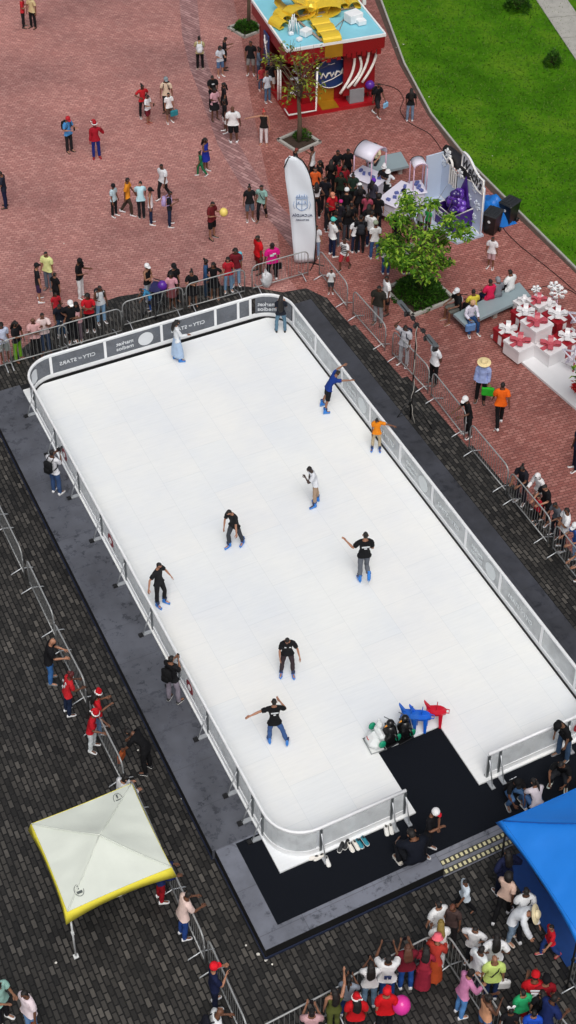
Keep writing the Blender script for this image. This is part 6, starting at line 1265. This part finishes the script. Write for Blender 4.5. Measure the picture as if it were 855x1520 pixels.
# onlookers behind the rink
for a in [
 (67, 373, 1.74, 250, 'stand', 't2#dfe39c', 't#6b7684', GY, 'short', '', 'man in pale yellow tee and grey jeans at left of the plaza'),
 (54, 391, 1.68, 20, 'stand', 't#1e1e22', 's#3a2a48', W8, 'short', 'cap#1f1f22', 'man in dark tee and red-navy shorts beside the yellow tee'),
 (81, 404, 1.45, 60, 'stand', 't#18181b', 't#19191c', BK, 'short', '', 'child all in black beside the yellow tee'),
 (119, 385, 1.76, 345, 'phone', 't#17171a', 't#e6e6ea', W8, 'short', 'cap#1a1a1c', 'man in black tee, black cap and white trousers'),
 (148, 424, 1.72, 300, 'one', 'k#d4d8de', 't#87aed2', W8, 'short', '', 'youth in white tank top and light jeans with dark backpack'),
 (129, 436, 1.68, 280, 'cross', 't#c31f2c', 't#17171b', W8, 'afro', '', 'woman in red off-shoulder top and wide black trousers'),
 (104, 447, 1.72, 280, 'hips', 't2#17181c', 't#1b1b20', W8, 'short', 'cap#e8e8ea', 'man in black tee and white cap leaning on the back fence'),
 (112, 449, 1.6, 260, 'cross', 'k#dba9ae', 't#6b5b66', W8, 'long', '', 'young woman in pink tank top behind the white cap'),
 (82, 434, 1.3, 300, 'stand', 't#b52632', 't#202226', W8, 'short', '', 'child in red tee between the two groups at left'),
 (88, 452, 1.5, 280, 'lean', 't#1d222e', 't#34506f', W8, 'short', '', 'youngster in dark top and jeans leaning on the back fence'),
 (62, 464, 1.68, 290, 'film', 't#e0cbc9', 't#3b4a64', '30343c', 'short', '', 'man in pale pink shirt raising a hand to his head behind the fence'),
 (48, 472, 1.62, 280, 'cross', 't#d8a9a8', 't#1c1c20', BK, 'short#6b4a38', '', 'woman in salmon pink top with folded arms'),
 (24, 477, 1.64, 330, 'one', 't#1c1c20', 't#77b02e', '7a4a38', 'long', '', 'woman in black top and lime green trousers'),
 (1, 480, 1.66, 300, 'one', 't#c8d0ea', 's#9aa2a0', '8b3a40', 'long', '', 'woman in lilac-white top and grey shorts at the left edge'),
 (218, 392, 1.7, 330, 'cross', 'k#1c1c1f', 't#b9bec6', W8, 'short', 'cap#e8e8ec', 'woman in black tank top and white cap by the stroller'),
 (206, 429, 1.2, 200, 'bend', 't#3f86b0', 't#2f5aa8', W8, 'short', '', 'child in blue bending beside the stroller'),
 (253, 405, 1.58, 275, 'stand', 't#d59aa6', 'k#7a4448', BK, 'long', '', 'girl in pink top and dusty skirt with a purple balloon'),
 (258, 392, 1.72, 300, 'stand', 't#1d1d20', 't#1e1f22', BK, 'short', 'cap#1e1e20', 'man in black and white tee behind the pink top'),
 (284, 401, 1.64, 275, 'cross', 't#18181b', 'k#19181c', BK, 'bun', '', 'woman in black dress with folded hands behind the fence'),
 (306, 384, 1.68, 0, 'stand', 'l#2f4f76', 't#2a3c52', BK, 'bun', '', 'woman in blue denim jacket and dark jeans, seen sideways'),
 (316, 390, 1.62, 275, 'hips', 't#151518', 'k#17171a', 'b98a70', 'long', '', 'woman in black crop top and short black skirt, hand on hip'),
 (338, 382, 1.56, 285, 'stand', 't#b12431', 't#7fa6cc', W8, 'long', '', 'girl in red top and light jeans beside the maroon tee'),
 (349, 369, 1.7, 280, 'stand', 't2#701d28', 't#8db2d4', W8, 'afro', '', 'man in maroon tee and light jeans holding a turquoise plush'),
 (382, 349, 1.72, 210, 'stand', 't2#c4151f', 's#7b1a20', BK, 'short', '', 'man in bright red tee and dark red shorts'),
 (404, 360, 1.68, 110, 'stand', 't2#d81d84', 't#1b1b1f', W8, 'bun', '', 'woman in hot pink tee seen from behind near the feather flag')]:
    ex = []
    if 'purple balloon' in a[-1]: ex = [('balloon', '5a2a96', 'purple balloon held by the girl in pink top', 'R', (241, 424), .17)]
    if 'dark backpack' in a[-1]: ex = [('pack', '23252b', 'dark backpack on the youth in white tank top')]
    if 'hot pink' in a[-1]: ex = [('print', [(-.12, .02, 1.22, 1.30), (-.02, .1, 1.28, 1.34)]), ('bag', '17171a', 'black bag carried by the woman in hot pink tee', 'R', .9)]
    if 'black and white tee' in a[-1]: ex = [('print', [(-.10, .10, 1.36, 1.43)])]
    person(*a, group=gK, extras=ex, wd=1.1 if a[5].endswith('c4151f') or 'hot pink' in a[-1] else None)
p = W(356, 383, 1.1); m = MB().use(plastic((92, 186, 208), .7)); m.ball((0, 0, 0), (.12, .09, .15), 10, 8); m.ball((0, 0, .18), .09, 10, 8); o = m.build('plush_toy'); o.location = tuple(p); tag(o, 'turquoise plush toy held by the man in maroon tee', 'toy')
# crowd round the carts
for a in [
 (462, 217, 1.66, 160, 'one', 'k#dcdde0', 't#1b1b20', BK, 'bun', '', 'woman in white tank top and black trousers by the sparse tree pit'),
 (441, 219, 1.5, 20, 'one', 't#1d1b1e', 't#26262a', BK, 'short#7a2a24', '', 'child with red hair behind the top of the feather flag'),
 (474, 238, 1.68, 200, 'stand', 't#1b1b1e', 't#1b1b1e', BK, 'long', '', 'person in black left of the crowd, long hair'),
 (468, 248, 1.6, 280, 'stand', 't#d9622e', 't#1f1f24', BK, 'short', '', 'woman in orange top left of the crowd'),
 (470, 270, 1.66, 90, 'hips', 'c#e4e5e8', 't#16161a', W8, 'long', '', 'woman in white cropped top and black trousers seen from behind'),
 (502, 222, 1.72, 300, 'stand', 't#17171b', 't#17171b', BK, 'short', '', 'man in black at the back of the crowd'),
 (503, 240, 1.64, 250, 'one', 't#9d2430', 't#2a1c22', BK, 'bun', '', 'woman in dark red top at the back of the crowd'),
 (492, 236, 1.7, 90, 'stand', 't#121214', 't#17171b', BK, 'long', '', 'tall person in black coat at the back left of the crowd'),
 (517, 220, 1.72, 280, 'stand', 't#16161a', 't#1a1a1f', BK, 'short', '', 'man in black beside the large rounded canopy'),
 (494, 287, 1.62, 300, 'phone', 't#bb202b', 't#1d1d21', W8, 'short', 'cap#d08a70', 'person in red tee and salmon cap'),
 (506, 297, 1.4, 60, 'stand', 't#2a2730', 't#2a2c34', GY, 'short', 'cap#c2307a', 'child in bright pink cap'),
 (515, 279, 1.7, 80, 'stand', 't#141417', 't#1b1b20', W8, 'short', 'cap#e2e4e6', 'person in black with white cap in mid crowd'),
 (495, 323, 1.74, 30, 'cross', 't2#e9eaec', 't#1d2746', W8, 'short', 'cap#5cc4bb', 'man in white tee, mint green cap and navy trousers'),
 (511, 354, 1.5, 240, 'walk', 't#e2e2e4', 's#b0363e', BK, 'short#33211a', '', 'boy in black and white striped tee and red shorts'),
 (516, 304, 1.66, 100, 'stand', 't#141417', 't#484a52', GY, 'long', '', 'woman in black top and grey jeans, centre of the crowd'),
 (536, 318, 1.76, 95, 'stand', 't#1a1a1e', 't#1a1a1e', BK, 'short', '', 'man in black with a dark backpack, front of the crowd'),
 (534, 272, 1.66, 100, 'one', 't#1c1c20', 't#17171a', W8, 'long', 'cap#eceef0', 'woman with long black hair and white cap'),
 (555, 265, 1.66, 60, 'stand', 't#3d3b48', 't#1b1b20', BK, 'long', 'beanie#6230a8', 'person in purple hat beside the carts'),
 (570, 246, 1.64, 240, 'film', 't#1c1c20', 't#1c1c20', 'e4e4e6', 'short', 'santa#e4e4e8', 'performer in white pointed hat and black and white outfit'),
 (576, 252, 1.5, 250, 'hips', 't#dcdde2', 'k#1d1d22', W8, 'short', 'bucket#e6e6ea', 'performer in white hat and white top with black skirt'),
 (529, 322, 1.6, 110, 'stand', 't#e2e3e6', 't#242c44', W8, 'short', '', 'child in white tee left of the dark backpack'),
 (553, 312, 1.7, 60, 'one', 't2#e8e8ea', 't#2b3a5a', W8, 'short', '', 'man in white tee reaching towards the long counter'),
 (558, 328, 1.72, 100, 'stand', 't#dfe0e0', 't#3a5c8e', W8, 'short', 'cap#97a38c', 'man in white tee, grey-green cap and jeans under the tree'),
 (575, 352, 1.68, 95, 'stand', 't2#e9eaec', 't#2f5288', W8, 'short', '', 'man in white tee and blue jeans with back to us under the tree'),
 (470, 334, 1.5, 270, 'stand', 't#e2e3e8', 't#8ca0bc', W8, 'short', '', 'child in white tee at the right edge of the feather flag'),
 (506, 256, 1.6, 260, 'stand', 't#1f2a22', 't#18181c', BK, 'long', '', 'girl in dark green top in the back of the crowd'),
 (522, 300, 1.7, 110, 'stand', 't#19191d', 't#1a1a20', BK, 'short', '', 'man in black tee at the centre of the crowd'),
 (499, 312, 1.62, 80, 'stand', 't#24242a', 't#555a66', GY, 'bun', '', 'woman in charcoal tee right of the mint cap'),
 (546, 286, 1.62, 80, 'phone', 't#a3485c', 't#20202a', BK, 'pony', '', 'girl in dusky pink top under the purple hat'),
 (563, 287, 1.66, 70, 'stand', 't#17171a', 't#1b1b20', BK, 'afro', '', 'woman in black top with full curly hair by the long counter'),
 (548, 302, 1.7, 100, 'stand', 't#1b1b1f', 't#1b1b20', BK, 'long', '', 'woman in black with straight hair before the white-tee man'),
 (483, 262, 1.66, 260, 'stand', 't#1b1c24', 't#1b1b20', BK, 'short', '', 'man in dark navy tee behind the white cropped top'),
 (524, 258, 1.66, 270, 'phone', 't#24352c', 't#1b1b20', BK, 'bun', '', 'woman in dark olive at the left of the rounded canopy'),
 (486, 300, 1.35, 20, 'stand', 't#1e1e22', 't#2a2a30', W8, 'short', '', 'small child in black before the red tee and salmon cap'),
 (512, 246, 1.62, 300, 'stand', 't#871c26', 't#1c1c20', BK, 'long', '', 'woman in deep red behind the dark green top'),
 (600, 281, 1.66, 260, 'stand', 'l#e4e4ea', 't#e0e0e6', W8, 'short', 'beanie#20202a', 'performer in white costume with a black cap by the small cart'),
 (625, 303, 1.5, 220, 'stand', 't#9aa4a8', 't#23232a', W8, 'short', '', 'person in grey top left of the grape box'),
 (636, 308, 1.2, 230, 'stand', 't#2f9a4c', 't#2a2a30', W8, 'short', '', 'child in bright green top left of the grape box'),
 (590, 322, 1.6, 120, 'stand', 't#17171b', 't#20202a', BK, 'bun', '', 'woman in black behind the long white counter'),
 (606, 352, 1.66, 100, 'stand', 't#e4e4e8', 't#7a3a44', W8, 'short', '', 'person in white tee half hidden by the leafy tree')]:
    ex = []
    if 'striped' in a[-1]: ex = [('stripes', '17171a')]
    if 'with a dark backpack' in a[-1]: ex = [('pack', '2b2d33', 'dark grey backpack on the man at the front of the crowd')]
    person(*a, group=gC, extras=ex)
person(556, 213, 1.64, 250, 'sit', 't#d8cba8', 't#2a2a30', BK, 'afro', '', 'person in beige top sitting on the bench by the carts', group=gC)
# right plaza
person(563, 123, 1.68, 320, 'walk', 't#17171b', 's#25262b', W8, 'short', '', 'youth in black tee and shorts walking past the booth', extras=[('pack', '16161a', 'black backpack on the youth walking past the booth'), ('bag', '86b8dc', 'light blue bag carried past the booth', 'L', .8)], group=gP)
m = MB().use(plastic(hexc('5a2a96'), .25)); m.ball((0, 0, 0), .20, 16, 12); m.lathe((0, 0, -.24), [(.02, 0), (.006, .03)], 8); o = m.build('balloon'); o.location = tuple(W(549, 126, .9)); tag(o, 'purple balloon at the right corner of the gift-box booth', 'balloon')
person(611, 130, 1.62, 95, 'stand', 't#17171a', 't#70849c', W8, 'long', '', 'woman in black top with grey tied shirt and jeans by the lawn', long_h=.5, group=gP)
person(732, 351, 1.48, 250, 'stand', 't2#e4dfe2', 's#caa8ae', W8, 'short', '', 'boy in long white tee walking below the bins', group=gP)
person(492, 400, 1.1, 270, 'stand', 't#d9dbdc', 's#3b4148', W8, 'short', '', 'toddler in white tee right behind the fence by the flag', group=gR_)
person(574, 409, 1.74, 200, 'stand', 't2#e7e8ee', 's#1e1e22', BK, 'short', '', 'man in long white tee beside the dark olive tee', group=gR_)
person(563, 424, 1.74, 250, 'stand', 't2#2c2b26', 't#8a8c90', BK, 'short', '', 'man in dark olive tee and grey trousers behind the right fence', group=gR_, wd=1.08)
person(602, 483, 1.72, 240, 'one', 't2#b9b9c0', 't#b4b5bb', W8, 'short', '', 'man in matching grey tee and trousers with hand at his head', over=D(uaR=(.6, .3, .5), faR=(-.6, 0, .8)), extras=[('pack', '202636', 'navy backpack on the man in matching grey')], group=gR_)
person(647, 508, 1.76, 215, 'back', 't#dfe0e4', 't#141417', BK, 'short', '', 'man in white tee with black sleeves and black trousers', group=gR_)
person(719, 535, 1.74, 260, 'stand', 'l2#9fb0e0', 't#141417', BK, 'short', 'straw#e3cf9c', 'man in light blue shirt and straw hat carrying a green bag', extras=[('bag', '2fae2f', 'bright green bag held by the straw-hatted man', 'L', 1.1)], group=gP)
person(747, 567, 1.74, 95, 'walk', 't2#f2661a', 't#131316', W8, 'short', '', 'man in bright orange tee and black trousers walking away', group=gP)
person(690, 590, 1.72, 205, 'lean', 't#141417', 't#19191c', W8, 'short', 'cap#e9e9ec', 'man in black tee and white cap leaning on the right fence', group=gR_)
for i, a in enumerate([
 (775, 692, 1.68, 230, 'lean', 't#1f1f27', 't#2a2430', W8, 'bun', '', 'woman in dark top, first of the onlookers at the right fence'),
 (797, 703, 1.62, 220, 'lean', 'l#e2dfe0', 't#b98f86', W8, 'hood#e6e3e4', '', 'person in white hooded top at the right fence'),
 (808, 720, 1.72, 215, 'lean', 't#17161a', 't#1c1b20', W8, 'short', '', 'man in black tee behind a red-clad child at the right fence'),
 (800, 735, 1.15, 215, 'stand', 't#aa1f2e', 't#1c1b20', W8, 'short', '', 'small child in red in front of the black tee at the fence'),
 (823, 746, 1.5, 215, 'lean', 't#5a5e66', 't#2c2d34', W8, 'short', '', 'youngster in grey tee at the right fence'),
 (842, 753, 1.7, 190, 'cross', 't2#e9eaf0', 't#20222a', W8, 'short', '', 'man in white tee, second from the right picture edge'),
 (853, 778, 1.7, 200, 'lean', 't2#3a5fae', 't#a9c3e6', W8, 'short', 'cap#e4e6ea', 'person in blue and pale blue at the right picture edge'),
 (860, 812, 1.6, 200, 'lean', 't#b9794c', 't#d4d4d8', W8, 'bun', '', 'person in tan top cut by the right picture edge'),
 (862, 634, 1.76, 200, 'stand', 't#1c2440', 't#1a2036', W8, 'short', '', 'man in navy cut by the right picture edge above the fence crowd')]): person(*a, group=gR_)
for a, ex in [
 ((678, 429, 1.72, 205, 'sit', 't2#141416', 's#5c5c58', '8a5a44', 'short', 'cap#d8dade', 'man in black tee and grey shorts at the left end of the long bench'), [('print', [(-.10, .04, 1.16, 1.34)])]),
 ((703, 428, 1.66, 110, 'sit', 't#d8c84a', 't#26262c', BK, 'short', '', 'person in black and yellow top sitting with back to us'), [('bag', '8d8478', 'tan bag beside the black and yellow top', 'R', .9)]),
 ((703, 447, 1.6, 290, 'sit', 'l#d6d4e2', 't#24406a', W8, 'short#b08a66', 'beanie#c9a27e', 'woman in white top and jeans facing us on the long bench'), [('bag', '5f83b4', 'denim blue bag beside the woman facing us', 'R', 1)]),
 ((728, 413, 1.66, 115, 'sit', 't2#cf2450', 't#1f2a4a', BK, 'short', '', 'person in crimson tee sitting with back to us'), []),
 ((739, 410, 1.66, 110, 'sit', 'l#7b7e86', 't#2a2a30', BK, 'hood#8a8d94', '', 'person in grey hooded top sitting with back to us'), []),
 ((757, 399, 1.74, 130, 'sit', 't2#e6e9ec', 't#1d1d22', BK, 'short', '', 'man in white tee at the right end of the long bench'), [])]: person(*a, extras=ex, group=gBn)
# left barriers
for a, ex in [
 ((80, 948, 1.76, 10, 'lean', 't2#17171b', 't#3c6fae', GY, 'bald', '', 'bald man in black tee and blue jeans at the left fence'), []),
 ((107, 996, 1.62, 30, 'lean', 't#c2262e', 't#1e2a44', W8, 'bun#5a1e20', '', 'woman in red and white floral top at the left fence'), [('print', [(-.12, -.06, 1.3, 1.36), (.02, .09, 1.22, 1.28), (-.08, .0, 1.12, 1.18), (.05, .12, 1.34, 1.4)])]),
 ((147, 1025, 1.6, 20, 'phone', 't#c01e28', 't#5b8fc6', W8, 'long', 'santa#c41824', 'woman in red tee, jeans and santa hat across the left fence'), [('phone', 'phone held by the woman in santa hat and jeans')]),
 ((143, 1056, 1.66, 350, 'lean', 't#b81c28', 't#dfe6ee', W8, 'long', 'santa#c01c26', 'woman in red top, white trousers and santa hat'), []),
 ((184, 1082, 1.72, 160, 'bend', 't#131316', 't#17171a', BK, 'bun', '', 'person in black bending over the left fence with a brown bag'), [('bag', 'a8552e', 'brown leather bag on the person bending over the left fence', 'L', .9)]),
 ((188, 1150, 1.68, 40, 'lean', 'l2#e0e1e3', 't#3b3f46', W8, 'bun', '', 'woman in white long-sleeved top behind the top of the small tent'), []),
 ((248, 1270, 1.7, 20, 'lean', 'l#1f2c5e', 't#9d1824', W8, 'short', '', 'person in navy top and red trousers beside the tent corner'), []),
 ((282, 1322, 1.7, 30, 'lean', 't2#e6ccc4', 't#27468a', W8, 'short', '', 'man in pale pink tee and blue jeans at the left fence'), []),
 ((318, 1431, 1.72, 20, 'film', 't#1a2140', 't#1a2038', W8, 'short', 'cap#e01f2e', 'man in navy tee and bright red cap at the left fence'), [('phone', 'phone held by the man in the bright red cap', 'R')]),
 ((329, 1497, 1.76, 20, 'lean', 't2#e3e6ea', 't#2b2b30', W8, 'bald', '', 'man in white tee with dark straps at the bottom edge'), [('pack', '1a1c26', 'small dark backpack on the man at the bottom edge')]),
 ((-2, 1461, 1.72, 330, 'phone', 't2#a3cfc4', 't#1d1d22', W8, 'short', '', 'person in mint green tee cut by the left picture edge'), []),
 ((35, 1471, 1.72, 230, 'stand', 't2#eed9df', 't#6f97c6', W8, 'short', '', 'man in pale pink tee near the bottom left corner'), [('bag', '8a3a20', 'dark red bag carried by the man in pale pink tee', 'L', .8)])]: person(*a, extras=ex, group=gN)
# front crowd
for a, ex in [
 ((463, 1498, 1.62, 95, 'film', 't2#caa0a4', 't#3a3a44', W8, 'bun', '', 'woman in dusty pink top filming at the bottom edge'), [('phone', 'phone held by the woman in dusty pink')]),
 ((496, 1467, 1.66, 100, 'oneup', 'k#5d6432', 't#5d6432', W8, 'long', '', 'woman in olive green with one arm raised'), []),
 ((518, 1450, 1.56, 80, 'film', 't#8f97a4', 't#2c4a86', W8, 'pony', '', 'girl in grey top and blue jeans filming with a small pink bow'), [('phone', 'phone held by the girl in grey top')]),
 ((551, 1428, 1.68, 95, 'film', 't#e8e9ec', 't#7d9db8', W8, 'long', '', 'woman in white tee and light jeans filming, long dark hair'), [('phone', 'phone held by the woman in light jeans')]),
 ((577, 1420, 1.74, 92, 'filmup', 't2#e9eaee', 't#2c4f90', W8, 'short', '', 'man in white tee with blue back print filming overhead'), [('phone', 'phone raised by the man with the blue back print', 'B', 1), ('printb', )]),
 ((606, 1402, 1.7, 100, 'film', 't2#701a2a', 't#24509a', W8, 'long#5a3626', '', 'woman in maroon top filming with arms raised'), [('phone', 'phone raised by the woman in maroon')]),
 ((633, 1402, 1.5, 80, 'lean', 'l#9a2a3c', 'K#8e2438', BK, 'long', '', 'girl in dark red dress leaning beside the pink hat'), []),
 ((650, 1386, 1.62, 70, 'lean', 'l#b03a30', 'K#b04a26', '9a4a30', 'short', 'bucket#f06a78', 'woman in coral pink hat and red-orange long dress'), []),
 ((529, 1477, 1.66, 95, 'stand', 't2#c81a22', 't#26262c', W8, 'long', 'santa#cc1c26', 'woman in red tee and santa hat in the front crowd'), []),
 ((575, 1468, 1.68, 95, 'stand', 't2#d01820', 't#1c1c20', W8, 'short', 'cap#d8202a', 'man in red tee and red cap holding a pink balloon'), [('balloon', 'e23aa0', 'bright pink balloon beside the man in red cap', 'R', (596, 1492), .20)]),
 ((755, 1261, 1.74, 110, 'hips', 'l#1b2140', 't#181c30', W8, 'long', '', 'woman in navy jacket under the front edge of the blue tent'), []),
 ((756, 1296, 1.68, 60, 'walk', 't#d9b9a8', 't#17171a', W8, 'afro', '', 'woman in beige top and black trousers striding by the blue mat'), []),
 ((782, 1318, 1.72, 100, 'walk', 't2#e6e8ec', 't#17171b', W8, 'short', '', 'man in white tee with black crossbody bag by the blue mat'), [('strap', '16161a'), ('bag', '141417', 'black bag on the hip of the man by the blue mat', 'R', .9)]),
 ((800, 1357, 1.74, 330, 'bend', 'l2#dfe3ec', 't#8ba3bc', 'd8c8b8', 'short', 'straw#e6d9b4', 'man in white shirt and straw hat bending over a child'), []),
 ((819, 1373, 1.32, 200, 'walk', 't#c8202e', 't#2c4688', 'b5404a', 'short', '', 'child in red tee and jeans beside the bending straw-hatted man'), []),
 ((691, 1306, 1.4, 200, 'walk', 't2#cfdbe6', 't#19191d', BK, 'short', '', 'boy in pale blue tee and black trousers alone on the cobbles'), []),
 ((651, 1338, 1.62, 120, 'stand', 't2#e6e8ea', 't#a9c0c8', W8, 'short', '', 'youngster in white tee and pale trousers by the front fence corner'), []),
 ((672, 1343, 1.55, 250, 'stand', 't#4a3a38', 't#2a2628', BK, 'short#6b3c28', '', 'youngster in brown tee by the front fence corner'), []),
 ((655, 1364, 1.6, 100, 'lean', 't2#eceae6', 't#d9d9dc', W8, 'long#8a7438', '', 'woman with golden-brown hair in white by the front fence corner'), []),
 ((706, 1376, 1.5, 250, 'hips', 't2#e6e7ea', 't#2a2a30', W8, 'short', '', 'boy in white tee inside the front crowd, hands on hips'), []),
 ((738, 1387, 1.7, 90, 'hips', 't2#e8e9ee', 't#1f1f26', W8, 'long', '', 'woman in white tee with a long curtain of black hair'), []),
 ((716, 1405, 1.72, 40, 'stand', 't2#dfe5ea', 't#3b4250', W8, 'short', '', 'man in greyish white tee next to the lime tee'), []),
 ((735, 1419, 1.7, 95, 'stand', 't2#c6dd7c', 't#22345c', W8, 'bald', '', 'bald man in lime yellow tee with a dark strap'), [('strap', '1b1b20'), ('bag', 'e4e4e4', 'white plastic bag held by the man in lime tee', 'R', .9)]),
 ((702, 1438, 1.68, 30, 'lean', 'l#cf86b0', 't#5a8fcc', W8, 'bun', '', 'woman in pink top and light blue jeans leaning on the fence'), []),
 ((727, 1477, 1.66, 30, 'film', 'k#d9a07c', 's#4a6ea0', 'b08868', 'bun', '', 'woman in tan top and denim shorts at the lengthwise fence'), []),
 ((796, 1442, 1.74, 92, 'phone', 't2#c01722', 't#26262c', W8, 'short', 'cap#c41a24', 'man in red football shirt numbered 7 and red cap'), [('seven', )]),
 ((812, 1450, 1.74, 100, 'stand', 't#8a1420', 't#222228', W8, 'short', 'cap#16161a', 'man in black cap behind the red football shirt'), []),
 ((777, 1469, 1.5, 110, 'stand', 't2#2ba86a', 's#b01c28', W8, 'short', '', 'youngster in green top and red shorts beside the red football shirt'), []),
 ((826, 1475, 1.76, 40, 'lean', 't2#1c2a5c', 't#2a3a60', W8, 'short', '', 'man in navy tee leaning on the bottom right fence'), []),
 ((759, 1496, 1.4, 90, 'stand', 't#1b1b1f', 't#1f8a58', W8, 'short', '', 'girl with a white hair bow at the bottom edge'), [('ears', 'f0f0f2')]),
 ((794, 1500, 1.45, 90, 'stand', 't2#2050c0', 't#26262c', W8, 'short', '', 'child in royal blue tee at the bottom edge'), []),
 ((806, 1470, 1.5, 95, 'stand', 't#18181c', 't#1c1c20', W8, 'long', '', 'girl in black between the green top and the navy tee'), [])]:
    sv = [x for x in ex if x[0] in ('printb', 'seven')]; ex = [x for x in ex if x[0] not in ('printb', 'seven')]
    b_ = person(*a, extras=ex, group=gM)
    if sv and sv[0][0] == 'seven':
        m = MB().use(LETTER); text(m, '7', (0, -.175, 1.22), (1, 0, 0), (0, 0, 1), .15, .012); m.box((0, -.165, 1.40), (.20, .02, .045)); m.build('shirt_number', None, b_)
    if sv and sv[0][0] == 'printb':
        m = MB().use(mat('dark_blue_print', (34, 48, 92), .7)); m.box((.0, -.165, 1.22), (.16, .02, .035)); m.box((-.05, -.165, 1.15), (.06, .02, .06)); m.box((.04, -.165, 1.15), (.07, .02, .05)); m.build('shirt_print', None, b_)
